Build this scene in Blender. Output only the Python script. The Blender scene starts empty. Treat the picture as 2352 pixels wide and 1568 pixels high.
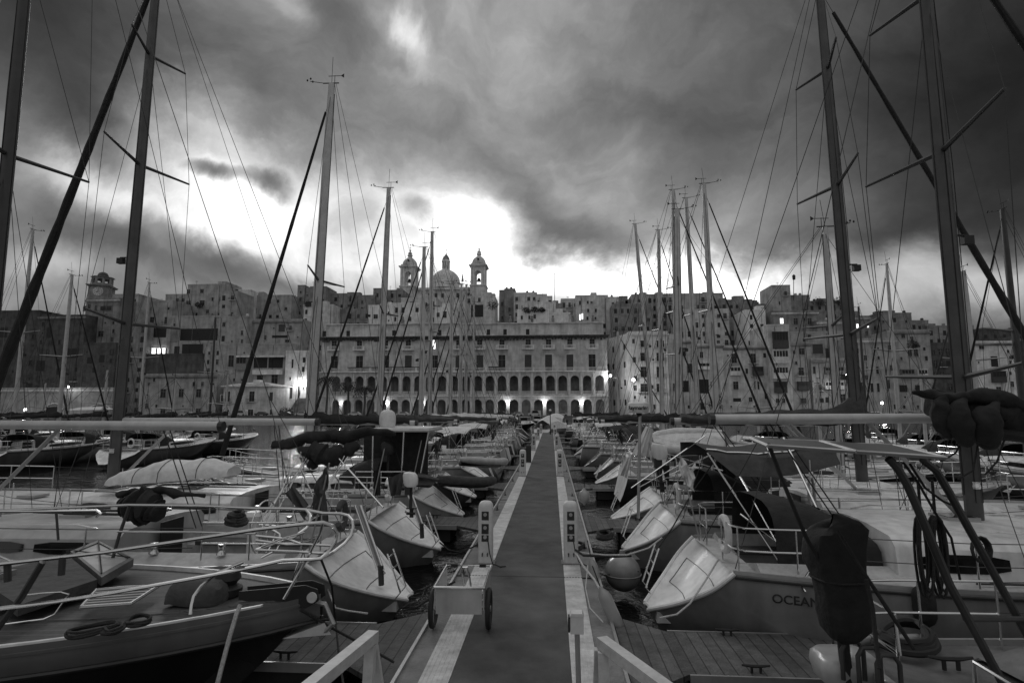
import bpy, math, random
from mathutils import Vector, Matrix
random.seed(7)
R = math.radians
sc = bpy.context.scene
col = sc.collection

# ------------------------------------------------------------------ camera
F_PX = 1307.0                       # focal length in pixels of a 2352 px wide picture
cam_d = bpy.data.cameras.new('camera')
cam = bpy.data.objects.new('camera', cam_d); col.objects.link(cam)
cam_d.sensor_width = 36.0
cam_d.lens = 36.0 * F_PX / 2352.0
cam_d.clip_start = 0.1; cam_d.clip_end = 4000
cam.location = (0, 0, 3.5)
cam.rotation_euler = (R(90 + 6.8), 0, R(3.94))
sc.camera = cam
CAM = Vector(cam.location); RM = cam.rotation_euler.to_matrix()

def ray(px, py):
    return (RM @ Vector(((px - 1176) / F_PX, -(py - 784) / F_PX, -1.0))).normalized()
def at(px, py, Y):                  # the point of the plane y = Y that stands at this place of the photograph
    d = ray(px, py); return CAM + d * ((Y - CAM.y) / d.y)
def gz(px, py, z):                  # the point at height z
    d = ray(px, py); return CAM + d * ((z - CAM.z) / d.z)

# ------------------------------------------------------------------ world
sc.view_settings.view_transform = 'Standard'
sc.view_settings.look = 'None'
sc.view_settings.exposure = 0.0
sc.view_settings.gamma = 1.0
w = bpy.data.worlds.new('World'); sc.world = w; w.use_nodes = True
nt = w.node_tree; nt.nodes.clear()
N = nt.nodes.new; LK = nt.links.new
def nd(t, **k):
    n = N(t)
    for a, b in k.items(): setattr(n, a, b)
    return n
def mth(op, a, b=None, c=None, clamp=False):
    n = nd('ShaderNodeMath', operation=op); n.use_clamp = clamp
    for i, v in enumerate((a, b, c)):
        if v is None: continue
        if isinstance(v, (int, float)): n.inputs[i].default_value = v
        else: LK(v, n.inputs[i])
    return n.outputs[0]
tc = nd('ShaderNodeTexCoord')
nrm = nd('ShaderNodeVectorMath', operation='NORMALIZE'); LK(tc.outputs['Generated'], nrm.inputs[0])
sep = nd('ShaderNodeSeparateXYZ'); LK(nrm.outputs[0], sep.inputs[0])
az = mth('ARCTAN2', sep.outputs[0], sep.outputs[1])
el = mth('ARCSINE', sep.outputs[2])
comb = nd('ShaderNodeCombineXYZ'); LK(az, comb.inputs[0]); LK(el, comb.inputs[1])
def noise(vec, scale, detail=6, rough=.55, dist=0.0, loc=(0,0,0), sc3=(1,1,1), rot=0):
    m = nd('ShaderNodeMapping'); m.inputs['Location'].default_value = loc; m.inputs['Scale'].default_value = sc3
    m.inputs['Rotation'].default_value = (0, 0, rot)
    LK(vec, m.inputs['Vector'])
    n = nd('ShaderNodeTexNoise'); n.inputs['Scale'].default_value = scale; n.inputs['Detail'].default_value = detail
    n.inputs['Roughness'].default_value = rough; n.inputs['Distortion'].default_value = dist
    LK(m.outputs[0], n.inputs['Vector']); return n
# warp the coordinates so that the cloud masses get ragged outlines
wn = noise(comb.outputs[0], 3.0, 7, .6, .3)
wv = nd('ShaderNodeVectorMath', operation='SUBTRACT'); LK(wn.outputs['Color'], wv.inputs[0]); wv.inputs[1].default_value = (.5, .5, .5)
ws = nd('ShaderNodeVectorMath', operation='SCALE'); LK(wv.outputs[0], ws.inputs[0]); ws.inputs['Scale'].default_value = .22
wa = nd('ShaderNodeVectorMath', operation='ADD'); LK(comb.outputs[0], wa.inputs[0]); LK(ws.outputs[0], wa.inputs[1])
W = wa.outputs[0]
def azel(px, py):
    d = ray(px, py); return math.atan2(d.x, d.y), math.asin(d.z)
def blob(px, py, sx, sy, rot, amp):
    a, e = azel(px, py)
    m = nd('ShaderNodeMapping', vector_type='TEXTURE')
    m.inputs['Location'].default_value = (a, e, 0); m.inputs['Rotation'].default_value = (0, 0, R(rot))
    m.inputs['Scale'].default_value = (sx / F_PX, sy / F_PX, 1)
    LK(W, m.inputs['Vector'])
    g = nd('ShaderNodeTexGradient', gradient_type='SPHERICAL'); LK(m.outputs[0], g.inputs[0])
    r = nd('ShaderNodeMapRange', interpolation_type='SMOOTHSTEP'); LK(g.outputs['Fac'], r.inputs['Value'])
    r.inputs['To Max'].default_value = amp
    return r.outputs[0]
# log-brightness of the sky: base plus masses of cloud (negative) and breaks (positive); rot is counter-clockwise
SKY = [
 (1176, 200, 1300, 800, 0, .45),
 (2350, 150, 1150, 900, 0, -1.9), (2100, 420, 700, 420, 0, -.5), (0, 60, 700, 420, 0, -.9), (1650, 420, 520, 260, -25, -.5),
 (540, 470, 330, 240, -15, 1.25), (760, 520, 360, 170, -10, .75), (430, 330, 190, 150, 0, .8),
 (1000, 490, 300, 190, -25, 1.15), (1130, 600, 240, 130, -35, 1.4), (1000, 640, 420, 90, 0, 1.0), (700, 380, 160, 80, -20, -.25), (1340, 480, 200, 120, 0, -.1), (560, 590, 260, 60, -10, 0),
 (1450, 640, 460, 95, 0, 1.9), (1700, 660, 330, 90, 0, 1.2), (2080, 660, 380, 110, 0, 1.9), (2100, 600, 120, 70, 0, .8), (2300, 700, 300, 110, 0, 1.2),
 (935, 70, 60, 110, 15, .9), (900, 30, 90, 50, 0, .4), (660, 20, 80, 40, -30, .7),
 (250, 320, 260, 150, -15, -.95), (90, 480, 260, 75, -20, -1.2), (330, 540, 330, 75, -20, -1.6), (560, 585, 240, 45, -16, -1.3), (60, 560, 280, 90, 0, -.7),
 (500, 395, 80, 30, 0, -1.7), (630, 425, 90, 38, -20, -1.6), (110, 600, 150, 60, 0, .9), (200, 400, 140, 60, -20, .7),
 (150, 430, 330, 190, 0, 1.5), (250, 520, 260, 100, -15, .5), (380, 510, 110, 90, 0, .2), (1690, 430, 480, 260, 0, 1.0), (2020, 440, 420, 260, 0, .65), (1660, 560, 380, 150, 0, .7), (1690, 640, 260, 70, 0, .6), (1400, 640, 200, 80, 0, .7), (2300, 440, 280, 240, 0, .1),
 (130, 20, 330, 120, 0, -1.0), (760, 40, 160, 110, 0, -.6), (950, 330, 330, 160, 0, -.45), (600, 630, 180, 60, 0, -.4), (2200, 300, 400, 250, 0, -.75), (1330, 420, 240, 170, -20, .35), (1820, 130, 300, 160, 0, .3), (1350, 530, 220, 120, 0, .45), (1900, 420, 520, 260, 0, .3), (2150, 180, 350, 220, 0, .15),
 (960, 500, 70, 40, -20, -.8), (820, 180, 300, 150, -40, -.2), (830, 520, 90, 60, 0, -.5), (540, 150, 330, 120, -35, -.45), (1330, 560, 300, 90, -15, -.9), (1180,430,200,90,-35,-.3)]
acc = None
for b in SKY:
    o = blob(*b); acc = o if acc is None else mth('ADD', acc, o)
dn = noise(W, 2.6, 8, .55, .4, sc3=(1, 1.8, 1), rot=R(22))
dn2 = noise(W, 7.5, 8, .6, .3, loc=(3, 1, 0), sc3=(1, 1.7, 1), rot=R(30))
det = mth('ADD', mth('MULTIPLY', mth('SUBTRACT', dn.outputs['Fac'], .5), 1.2), mth('MULTIPLY', mth('SUBTRACT', dn2.outputs['Fac'], .5), 1.15))
base = mth('ADD', mth('ADD', acc, det), -1.5)
lum = mth('EXPONENT', base, 0)
# the sky behind the photographer: an even unseen grey, brightened to light the facades
lum.node.inputs[0].default_value = 2.718
lum = mth('POWER', 2.71828, base)
lum = mth('MINIMUM', lum, 1.7)
back = mth('MULTIPLY_ADD', sep.outputs[1], -2.2, -.1, clamp=True)
BACK = .33
lum = mth('ADD', mth('MULTIPLY', lum, mth('SUBTRACT', 1.0, back)), mth('MULTIPLY', back, BACK))
zen = nd('ShaderNodeMapRange', interpolation_type='SMOOTHSTEP'); LK(sep.outputs[2], zen.inputs['Value'])   # unseen brightness added overhead to light the upward surfaces
zen.inputs['From Min'].default_value = .70; zen.inputs['From Max'].default_value = .92; zen.inputs['To Max'].default_value = .5
lum = mth('ADD', lum, zen.outputs[0])
rgb = nd('ShaderNodeCombineColor')
for i in range(3): LK(lum, rgb.inputs[i])
bg = nd('ShaderNodeBackground'); bg.inputs['Strength'].default_value = 1.0
LK(rgb.outputs[0], bg.inputs['Color'])
wo = nd('ShaderNodeOutputWorld'); LK(bg.outputs[0], wo.inputs['Surface'])

# ------------------------------------------------------------------ sun (dim glow low behind the town)
sl = bpy.data.lights.new('sun', 'SUN'); sl.energy = 0.5; sl.angle = R(14); sl.color = (1, 1, 1)
so = bpy.data.objects.new('sun', sl); col.objects.link(so)
sd = ray(620, 300)
so.rotation_euler = sd.to_track_quat('Z', 'Y').to_euler(); so.location = (0, 0, 60)

# ------------------------------------------------------------------ materials
M = {}
def mat(name, v, rough=.6, metal=0.0, var=.12, vs=3.0, bump=0.0, bs=20.0, coat=0.0, streak=0.0, emit=0.0, spec=.5, brick=0.0, plank=None):
    m = bpy.data.materials.new(name); m.use_nodes = True
    t = m.node_tree; b = t.nodes['Principled BSDF']
    b.inputs['Base Color'].default_value = (v, v, v, 1)
    b.inputs['Roughness'].default_value = rough; b.inputs['Metallic'].default_value = metal
    b.inputs['Coat Weight'].default_value = coat; b.inputs['Specular IOR Level'].default_value = spec
    L = t.links.new
    co = t.nodes.new('ShaderNodeTexCoord')
    if emit:
        b.inputs['Emission Color'].default_value = (1, 1, 1, 1); b.inputs['Emission Strength'].default_value = emit
    hgt = None
    if var:
        n = t.nodes.new('ShaderNodeTexNoise'); n.inputs['Scale'].default_value = vs; n.inputs['Detail'].default_value = 8
        n.inputs['Roughness'].default_value = .65
        L(co.outputs['Object'], n.inputs['Vector'])
        r = t.nodes.new('ShaderNodeMapRange'); L(n.outputs['Fac'], r.inputs['Value'])
        r.inputs['From Min'].default_value = .28; r.inputs['From Max'].default_value = .72
        r.inputs['To Min'].default_value = v * (1 - var * 1.6); r.inputs['To Max'].default_value = v * (1 + var)
        out = r.outputs[0]
        if streak:
            mp = t.nodes.new('ShaderNodeMapping'); mp.inputs['Scale'].default_value = (1, 1, .12); L(co.outputs['Object'], mp.inputs[0])
            n2 = t.nodes.new('ShaderNodeTexNoise'); n2.inputs['Scale'].default_value = vs * 3.1; n2.inputs['Detail'].default_value = 6
            L(mp.outputs[0], n2.inputs['Vector'])
            r2 = t.nodes.new('ShaderNodeMapRange'); L(n2.outputs['Fac'], r2.inputs['Value'])
            r2.inputs['From Min'].default_value = .35; r2.inputs['From Max'].default_value = .6
            r2.inputs['To Min'].default_value = 1 - streak; r2.inputs['To Max'].default_value = 1.05
            mm = t.nodes.new('ShaderNodeMath'); mm.operation = 'MULTIPLY'; L(out, mm.inputs[0]); L(r2.outputs[0], mm.inputs[1]); out = mm.outputs[0]
        if plank:
            axis, width = plank
            sp = t.nodes.new('ShaderNodeSeparateXYZ'); L(co.outputs['Object'], sp.inputs[0])
            q = t.nodes.new('ShaderNodeMath'); q.operation = 'DIVIDE'; L(sp.outputs[axis], q.inputs[0]); q.inputs[1].default_value = width
            fr = t.nodes.new('ShaderNodeMath'); fr.operation = 'FRACT'; L(q.outputs[0], fr.inputs[0])
            ab = t.nodes.new('ShaderNodeMath'); ab.operation = 'PINGPONG'; L(fr.outputs[0], ab.inputs[0]); ab.inputs[1].default_value = .5
            gp = t.nodes.new('ShaderNodeMapRange'); L(ab.outputs[0], gp.inputs['Value'])
            gp.inputs['From Min'].default_value = .03; gp.inputs['From Max'].default_value = .06; gp.inputs['To Min'].default_value = .15
            fl = t.nodes.new('ShaderNodeMath'); fl.operation = 'FLOOR'; L(q.outputs[0], fl.inputs[0])
            wn_ = t.nodes.new('ShaderNodeTexWhiteNoise'); wn_.noise_dimensions = '1D'; L(fl.outputs[0], wn_.inputs['W'])
            tone = t.nodes.new('ShaderNodeMapRange'); L(wn_.outputs[0], tone.inputs['Value']); tone.inputs['To Min'].default_value = .72; tone.inputs['To Max'].default_value = 1.15
            m1 = t.nodes.new('ShaderNodeMath'); m1.operation = 'MULTIPLY'; L(gp.outputs[0], m1.inputs[0]); L(tone.outputs[0], m1.inputs[1])
            m2 = t.nodes.new('ShaderNodeMath'); m2.operation = 'MULTIPLY'; L(out, m2.inputs[0]); L(m1.outputs[0], m2.inputs[1]); out = m2.outputs[0]
            hgt = gp.outputs[0]
        if brick:
            bk = t.nodes.new('ShaderNodeTexBrick'); bk.inputs['Scale'].default_value = 1.0
            mp = t.nodes.new('ShaderNodeMapping'); mp.inputs['Rotation'].default_value = (R(90), 0, 0); L(co.outputs['Object'], mp.inputs[0])
            L(mp.outputs[0], bk.inputs['Vector']); bk.inputs['Brick Width'].default_value = .9; bk.inputs['Row Height'].default_value = .42; bk.inputs['Mortar Size'].default_value = .03
            bk.inputs['Color1'].default_value = (1, 1, 1, 1); bk.inputs['Color2'].default_value = (.78, .78, .78, 1); bk.inputs['Mortar'].default_value = (.55, .55, .55, 1)
            m2 = t.nodes.new('ShaderNodeMath'); m2.operation = 'MULTIPLY'; L(out, m2.inputs[0]); L(bk.outputs['Color'], m2.inputs[1]); out = m2.outputs[0]
        c = t.nodes.new('ShaderNodeCombineColor')
        for i in range(3): L(out, c.inputs[i])
        L(c.outputs[0], b.inputs['Base Color'])
        if not hgt: hgt = None
    if bump:
        n = t.nodes.new('ShaderNodeTexNoise'); n.inputs['Scale'].default_value = bs; n.inputs['Detail'].default_value = 5
        L(co.outputs['Object'], n.inputs['Vector'])
        bp = t.nodes.new('ShaderNodeBump'); bp.inputs['Strength'].default_value = bump; bp.inputs['Distance'].default_value = .05
        L(n.outputs['Fac'], bp.inputs['Height']); L(bp.outputs[0], b.inputs['Normal'])
    M[name] = m; return m
mat('gelcoat', .78, .42, var=.2, vs=1.6, coat=.1, streak=.14)
mat('deck_dimmed', .15, .6, var=.25, vs=2.5, streak=.15, bump=.2, bs=60)  # near decks and cabins, frame-corner falloff put into the base colour
mat('smoked_panel', .012, .5, var=.2, spec=.15)
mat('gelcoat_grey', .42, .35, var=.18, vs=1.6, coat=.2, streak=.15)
mat('hull_white', .34, .3, var=.2, vs=1.1, coat=.3, streak=.2)  # white hulls, shade of the camera-facing sides put into the tone
mat('hull_slate', .25, .3, var=.2, vs=1.1, coat=.3, streak=.2)
mat('hull_grey', .11, .3, var=.2, vs=1.1, coat=.3, streak=.2)
mat('hull_navy', .028, .22, var=.25, vs=1.3, coat=.5)
mat('non_skid', .48, .75, var=.18, vs=5, bump=.25, bs=160)
mat('teak', .085, .7, var=.22, vs=9, streak=.2, plank=(1, .055))  # tone lowered, carries the darkening of the frame corner
mat('canvas_dark', .022, .9, var=.3, vs=5, bump=.6, bs=7)
mat('canvas_grey', .07, .9, var=.25, vs=5, bump=.6, bs=7)
mat('canvas_pale', .66, .85, var=.16, vs=4, bump=.6, bs=6)
mat('aluminium', .42, .38, metal=.55, var=.12, vs=5)
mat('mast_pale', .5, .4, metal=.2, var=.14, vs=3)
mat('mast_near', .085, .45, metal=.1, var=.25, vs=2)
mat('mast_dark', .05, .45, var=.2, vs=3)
mat('steel', .75, .18, metal=1.0, var=.06, vs=20)
mat('wire', .06, .5, metal=.5, var=.1)
mat('rope_dark', .03, .9, var=.3, vs=40, bump=.5, bs=120)
mat('rope_pale', .55, .9, var=.25, vs=40, bump=.5, bs=120)
mat('rubber', .02, .7, var=.2, vs=8)
mat('black_glass', .008, .08, var=0, spec=.7)
mat('plastic_pale', .62, .5, var=.12, vs=8)
mat('plastic_dark', .03, .5, var=.2, vs=8)
mat('carpet', .09, .95, var=.34, vs=1.1, bump=.35, bs=70)
mat('strip_pale', .56, .7, var=.22, vs=3.5, streak=.1, bump=.2, bs=60)
mat('concrete', .2, .9, var=.25, vs=2.5, bump=.4, bs=25)
mat('dock_planks', .10, .75, var=.3, vs=3.5, streak=.2, bump=.4, bs=30, plank=(0, .16))
mat('timber_white', .55, .6, var=.16, vs=6, bump=.2, bs=20)
mat('float_dark', .03, .8, var=.3, vs=3)
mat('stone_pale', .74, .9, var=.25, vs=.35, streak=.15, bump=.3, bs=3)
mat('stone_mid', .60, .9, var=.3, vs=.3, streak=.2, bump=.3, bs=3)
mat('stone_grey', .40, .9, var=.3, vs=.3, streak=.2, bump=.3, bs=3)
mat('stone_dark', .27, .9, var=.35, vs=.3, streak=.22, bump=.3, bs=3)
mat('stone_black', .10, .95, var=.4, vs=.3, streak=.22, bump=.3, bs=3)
mat('stone_brick', .11, .95, var=.4, vs=.4, streak=.3, brick=1)
mat('plaster_white', .8, .85, var=.15, vs=.4, streak=.2)
mat('weathered', .10, .95, var=.5, vs=.9, streak=.5, bump=.4, bs=3)
mat('opening', .012, .6, var=0)
mat('shutter', .06, .7, var=.2, vs=2)
mat('shutter_pale', .22, .7, var=.2, vs=2)
mat('iron', .02, .6, var=.2, vs=5)
mat('foliage', .05, .9, var=.35, vs=2)
mat('lit_window', .8, emit=2.2, var=0)
mat('lamp_glow', .9, emit=14.0, var=0)
mat('lead_dome', .62, .6, var=.2, vs=.6, streak=.3)
mat('bronze', .03, .5, var=.1)
mat('car_pale', .5, .3, var=.05, coat=.5)
mat('car_dark', .04, .3, var=.05, coat=.5)
mat('solar', .06, .4, var=.15)
mat('asphalt', .07, .9, var=.2, vs=.5)

# ------------------------------------------------------------------ mesh builder
class MB:
    def __init__(s): s.v = []; s.f = []
    def add(s, vs, fs):
        o = len(s.v); s.v += [tuple(v) for v in vs]; s.f += [tuple(i + o for i in f) for f in fs]; return s
    def box(s, c, d, rz=0.0, m=None):
        hx, hy, hz = d[0]/2, d[1]/2, d[2]/2
        ca, sa = math.cos(rz), math.sin(rz); vs = []
        for z in (-hz, hz):
            for x, y in ((-hx, -hy), (hx, -hy), (hx, hy), (-hx, hy)):
                vs.append((c[0] + x*ca - y*sa, c[1] + x*sa + y*ca, c[2] + z))
        return s.add(vs, [(3,2,1,0), (4,5,6,7), (0,1,5,4), (1,2,6,5), (2,3,7,6), (3,0,4,7)])
    def bb(s, x0, x1, y0, y1, z0, z1):
        return s.box(((x0+x1)/2, (y0+y1)/2, (z0+z1)/2), (abs(x1-x0), abs(y1-y0), abs(z1-z0)))
    def tube(s, pts, r, n=6, r2=None, cap=True, sy=1.0):
        pts = [Vector(p) for p in pts]; k = len(pts)
        if k < 2: return s
        rings = []; up = None
        for i, p in enumerate(pts):
            d = (pts[min(i+1, k-1)] - pts[max(i-1, 0)])
            if d.length < 1e-9: d = Vector((0, 0, 1))
            d.normalize()
            if up is None:
                a = Vector((0, 1, 0)) if abs(d.y) < .9 else Vector((1, 0, 0))
                up = (a - d * a.dot(d)).normalized()
            else:
                up = (up - d * up.dot(d));  up = up.normalized() if up.length > 1e-6 else d.orthogonal().normalized()
            sd_ = d.cross(up)
            rr = r if r2 is None else r + (r2 - r) * i / (k - 1)
            if isinstance(r, (list, tuple)): rr = r[i]
            rings.append([p + up * (math.cos(2*math.pi*j/n) * rr * sy) + sd_ * (math.sin(2*math.pi*j/n) * rr) for j in range(n)])
        vs = [q for rg in rings for q in rg]; fs = []
        for i in range(k-1):
            for j in range(n):
                j2 = (j+1) % n
                fs.append((i*n+j, i*n+j2, (i+1)*n+j2, (i+1)*n+j))
        if cap: fs.append(tuple(range(n-1, -1, -1))); fs.append(tuple((k-1)*n + j for j in range(n)))
        return s.add(vs, fs)
    def lathe(s, c, prof, n=16, a0=0.0, sx=1, sy=1):
        vs = []; fs = []
        for (r, z) in prof:
            for j in range(n):
                a = a0 + 2*math.pi*j/n; vs.append((c[0]+r*math.cos(a)*sx, c[1]+r*math.sin(a)*sy, c[2]+z))
        for i in range(len(prof)-1):
            for j in range(n):
                j2 = (j+1) % n; fs.append((i*n+j, i*n+j2, (i+1)*n+j2, (i+1)*n+j))
        fs.append(tuple(range(n-1, -1, -1))); fs.append(tuple((len(prof)-1)*n + j for j in range(n)))
        return s.add(vs, fs)
    def grid(s, rows):                # rows of equal length
        n = len(rows[0]); vs = [p for r in rows for p in r]
        return s.add(vs, [(i*n+j, i*n+j+1, (i+1)*n+j+1, (i+1)*n+j) for i in range(len(rows)-1) for j in range(n-1)])
    def torus(s, c, R_, r, axis='x', n=20, m=6):
        pts = []
        for i in range(n+1):
            a = 2*math.pi*i/n
            u, v_ = R_*math.cos(a), R_*math.sin(a)
            pts.append({'x': (c[0], c[1]+u, c[2]+v_), 'y': (c[0]+u, c[1], c[2]+v_), 'z': (c[0]+u, c[1]+v_, c[2])}[axis])
        return s.tube(pts, r, m, cap=False)
    def prism(s, prof, y0, y1):       # profile in x,z extruded along y
        n = len(prof)
        vs = [(x, y0, z) for x, z in prof] + [(x, y1, z) for x, z in prof]
        return s.add(vs, [tuple(range(n)), tuple(range(2*n-1, n-1, -1))] + [(i, i+n, (i+1) % n + n, (i+1) % n) for i in range(n)])
    def crumple(s, amp, scale=3.0, seed=0.0):
        from mathutils import noise as nz
        o = Vector((seed*3.1, seed*1.7, seed))
        s.v = [tuple(Vector(v) + nz.noise_vector(Vector(v)*scale + o)*amp + nz.noise_vector(Vector(v)*scale*3.1 + o)*amp*.35) for v in s.v]; return s
    def build(s, name, m, parent=None, smooth=False, fix=True):
        me = bpy.data.meshes.new(name)
        vs = s.v
        q_ = parent
        while q_ is not None and not q_.get('_w'): q_ = q_.parent
        if q_ is not None:                                # coordinates given in the world, root unrotated
            l = q_.location; vs = [(v[0]-l.x, v[1]-l.y, v[2]-l.z) for v in vs]
        me.from_pydata(vs, [], s.f); me.update()
        if fix:
            import bmesh
            bm = bmesh.new(); bm.from_mesh(me); bmesh.ops.recalc_face_normals(bm, faces=bm.faces); bm.to_mesh(me); bm.free()
        me.materials.append(M[m] if isinstance(m, str) else m)
        if smooth:
            for p in me.polygons: p.use_smooth = True
            try: me.set_sharp_from_angle(angle=R(40))
            except Exception: pass
        o = bpy.data.objects.new(name, me); col.objects.link(o)
        if parent is not None: o.parent = parent
        return o
def tag(o, label=None, cat=None, group=None, kind=None):
    if label: o['label'] = label
    if cat: o['category'] = cat
    if group: o['group'] = group
    if kind: o['kind'] = kind
    return o
def empty(name, loc, rz=0.0, label=None, cat=None, group=None, world=False):
    o = bpy.data.objects.new(name, None); col.objects.link(o); o.location = loc; o.rotation_euler = (0, 0, rz)
    o.empty_display_size = .3
    if world: o['_w'] = 1
    return tag(o, label, cat, group)
def lerp(a, b, t): return a + (b - a) * t
def sag(a, b, s, n=8):
    a = Vector(a); b = Vector(b)
    return [a.lerp(b, i/n) - Vector((0, 0, s * 4 * (i/n) * (1 - i/n))) for i in range(n+1)]
# ================================================================== SETTING
# water
def water():
    mb = MB(); mb.add([(-900, -80, 0), (900, -80, 0), (900, 196, 0), (-900, 196, 0)], [(0, 1, 2, 3)])
    m = bpy.data.materials.new('water'); m.use_nodes = True; t = m.node_tree; b = t.nodes['Principled BSDF']
    b.inputs['Base Color'].default_value = (.006, .006, .006, 1); b.inputs['Roughness'].default_value = .04
    b.inputs['IOR'].default_value = 1.33
    co = t.nodes.new('ShaderNodeTexCoord')
    h = None
    for s_, a in ((1.1, .9), (4.5, .35), (12, .12)):
        n = t.nodes.new('ShaderNodeTexNoise'); n.inputs['Scale'].default_value = s_; n.inputs['Detail'].default_value = 3; n.inputs['Distortion'].default_value = .8
        t.links.new(co.outputs['Object'], n.inputs['Vector'])
        x = t.nodes.new('ShaderNodeMath'); x.operation = 'MULTIPLY'; t.links.new(n.outputs['Fac'], x.inputs[0]); x.inputs[1].default_value = a
        if h is None: h = x.outputs[0]
        else:
            y = t.nodes.new('ShaderNodeMath'); y.operation = 'ADD'; t.links.new(h, y.inputs[0]); t.links.new(x.outputs[0], y.inputs[1]); h = y.outputs[0]
    bp = t.nodes.new('ShaderNodeBump'); bp.inputs['Strength'].default_value = .55; bp.inputs['Distance'].default_value = .09
    t.links.new(h, bp.inputs['Height']); t.links.new(bp.outputs[0], b.inputs['Normal'])
    tag(mb.build('water', m, fix=False), kind='structure')
water()
# ground under everything beyond the quay, out to the horizon
g = MB(); g.add([(-2500, 196, 1.3), (2500, 196, 1.3), (2500, 3200, 1.3), (-2500, 3200, 1.3)], [(0, 1, 2, 3)])
tag(g.build('ground', 'asphalt', fix=False), kind='structure')
q = MB(); q.bb(-320, 320, 186, 196.5, -1.0, 1.31); q.bb(-320, 320, 185.8, 186.3, 1.312, 1.5)
tag(q.build('quay', 'concrete'), kind='structure')
# hill
def hz_(Y): return 1.2 + max(0, min(1, (Y - 216) / 95)) * 52
rows = []
for Y in (214, 230, 250, 270, 290, 310, 340, 420):
    rows.append([(X, Y, max(.9, hz_(Y) * max(.25, 1 - (abs(X+20)/430)**2) + random.uniform(-1, 1))) for X in range(-330, 331, 22)])
tag(MB().grid(rows).build('hill', 'stone_dark'), kind='structure')

# pontoon walkway: X from -1.8 to .85, deck at z .5
PZ = .5
wk = MB(); wk.bb(-1.62, .67, -3, 76, .02, .40)
wk = tag(wk.build('pontoon_float', 'float_dark'), kind='structure')
wk = MB(); wk.bb(-1.8, .85, -3, 76, .36, .488); tag(wk.build('pier', 'concrete'), kind='structure')
wk = MB(); wk.bb(-1.16, .20, -3, 75.6, .489, .502); tag(wk.build('carpet_runner', 'carpet'), kind='structure')
# joints between the pontoon sections, crossing the whole walkway
wk = MB()
for i in range(9): wk.bb(-1.78, .83, 1.9+8.8*i, 1.94+8.8*i, .489, .5035)
tag(wk.build('section_joint', 'float_dark'), kind='structure')
wk = MB()
y = -3.0
while y < 75:
    l = 4.4
    for (a, b) in ((-1.5, -1.165), (.205, .52)): wk.bb(a, b, y, y + l - .012, .489, .503)
    y += l
# raised ribs of the tread strips
for (a, b) in ((-1.5, -1.165), (.205, .52)):
    for k in range(6):
        x = lerp(a + .03, b - .03, k / 5); wk.bb(x - .008, x + .008, 2.5, 40, .5025, .507)
tag(wk.build('tread_path', 'strip_pale'), kind='structure')
wk = MB()
for x in (-1.79, .80):
    wk.bb(x, x + .04 if x > 0 else x + .04, -3, 76, .489, .53)
tag(wk.build('edge_kerb', 'aluminium'), kind='structure')

# finger pontoons
FING = [(7.75, 1.3), (15.9, 1.15), (23.3, 1.1), (30.5, 1.1), (38.3, 1.1), (46.2, 1.1), (54, 1.1), (62, 1.1), (70, 1.1)]
def cleat(parent, x, y, z, rz=0):
    c = MB(); ca, sa = math.cos(rz), math.sin(rz)
    c.tube([(x - .16*ca, y - .16*sa, z + .085), (x - .05*ca, y-.05*sa, z + .075), (x+.05*ca, y+.05*sa, z+.075), (x + .16*ca, y + .16*sa, z + .085)], [.012, .018, .018, .012], 6)
    for s_ in (-.05, .05): c.tube([(x + s_*ca, y + s_*sa, z - .005), (x + s_*ca, y + s_*sa, z + .075)], .016, 6)
    return c.build('cleat', 'iron', parent)
for i, (Y, wd) in enumerate(FING):
    for s in (-1, 1):
        x0 = -1.8 if s < 0 else .85
        near = ('nearest', 'second', 'third', 'fourth', 'fifth', 'sixth', 'seventh', 'eighth', 'ninth')[i]
        e = empty('finger_pontoon', (x0, Y, 0), 0, f'{near} planked finger pontoon branching off the {"left" if s<0 else "right"} side of the walkway', 'pontoon', 'finger pontoons between the boats')
        ln = 7.0
        d = MB(); h = wd / 2
        # deck widens in a fillet where it meets the walkway
        pl = [(0.02*s, -h-.55), (.7*s, -h), (ln*s, -h), (ln*s, h), (.7*s, h), (0.02*s, h+.55)]
        n = len(pl)
        d.add([(x, y, .40) for x, y in pl] + [(x, y, .462) for x, y in pl], [tuple(range(n)), tuple(range(2*n-1, n-1, -1))] + [(k, (k+1) % n, (k+1) % n + n, k+n) for k in range(n)])
        d.build('deck', 'dock_planks', e)
        f = MB(); f.bb(s*.9, s*(ln-.2), -h+.06, h-.06, .03, .38); f.build('float', 'float_dark', e)
        b = MB(); b.bb(s*.72, s*ln, -h-.03, -h-.001, .36, .47); b.bb(s*.72, s*ln, h+.001, h+.03, .36, .47); b.build('edge_beam', 'aluminium', e)
        if Y < 50:
            cleat(e, s*1.5, h-.1, .462); cleat(e, s*1.5, -h+.1, .462); cleat(e, s*4.5, h-.1, .462)

# cleats bolted along both edges of the walkway
places = ['before the near fingers', 'by the nearest pedestals', 'after the nearest pedestals', 'by the second fingers', 'between second fingers and second pedestals', 'before the second pedestals', 'after the second pedestals']
for i, Y in enumerate((6.2, 10.9, 13.0, 17.6, 20.6, 24.6, 28.4)):
    for s in (-1, 1):
        e = empty('mooring_cleat', (-1.66 if s < 0 else .70, Y, .49), 0, f'iron cleat on the {"left" if s < 0 else "right"} edge of the walkway {places[i]}', 'cleat', 'cleats along the walkway edges')
        c = MB(); c.tube([(0, -.15, .09), (0, -.05, .075), (0, .05, .075), (0, .15, .09)], [.013, .02, .02, .013], 6); c.build('horn', 'iron', e)
        c = MB(); c.bb(-.04, .04, -.08, .08, 0, .012)
        for q_ in (-.05, .05): c.tube([(0, q_, .01), (0, q_, .075)], .016, 6)
        c.build('foot', 'iron', e)
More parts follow.
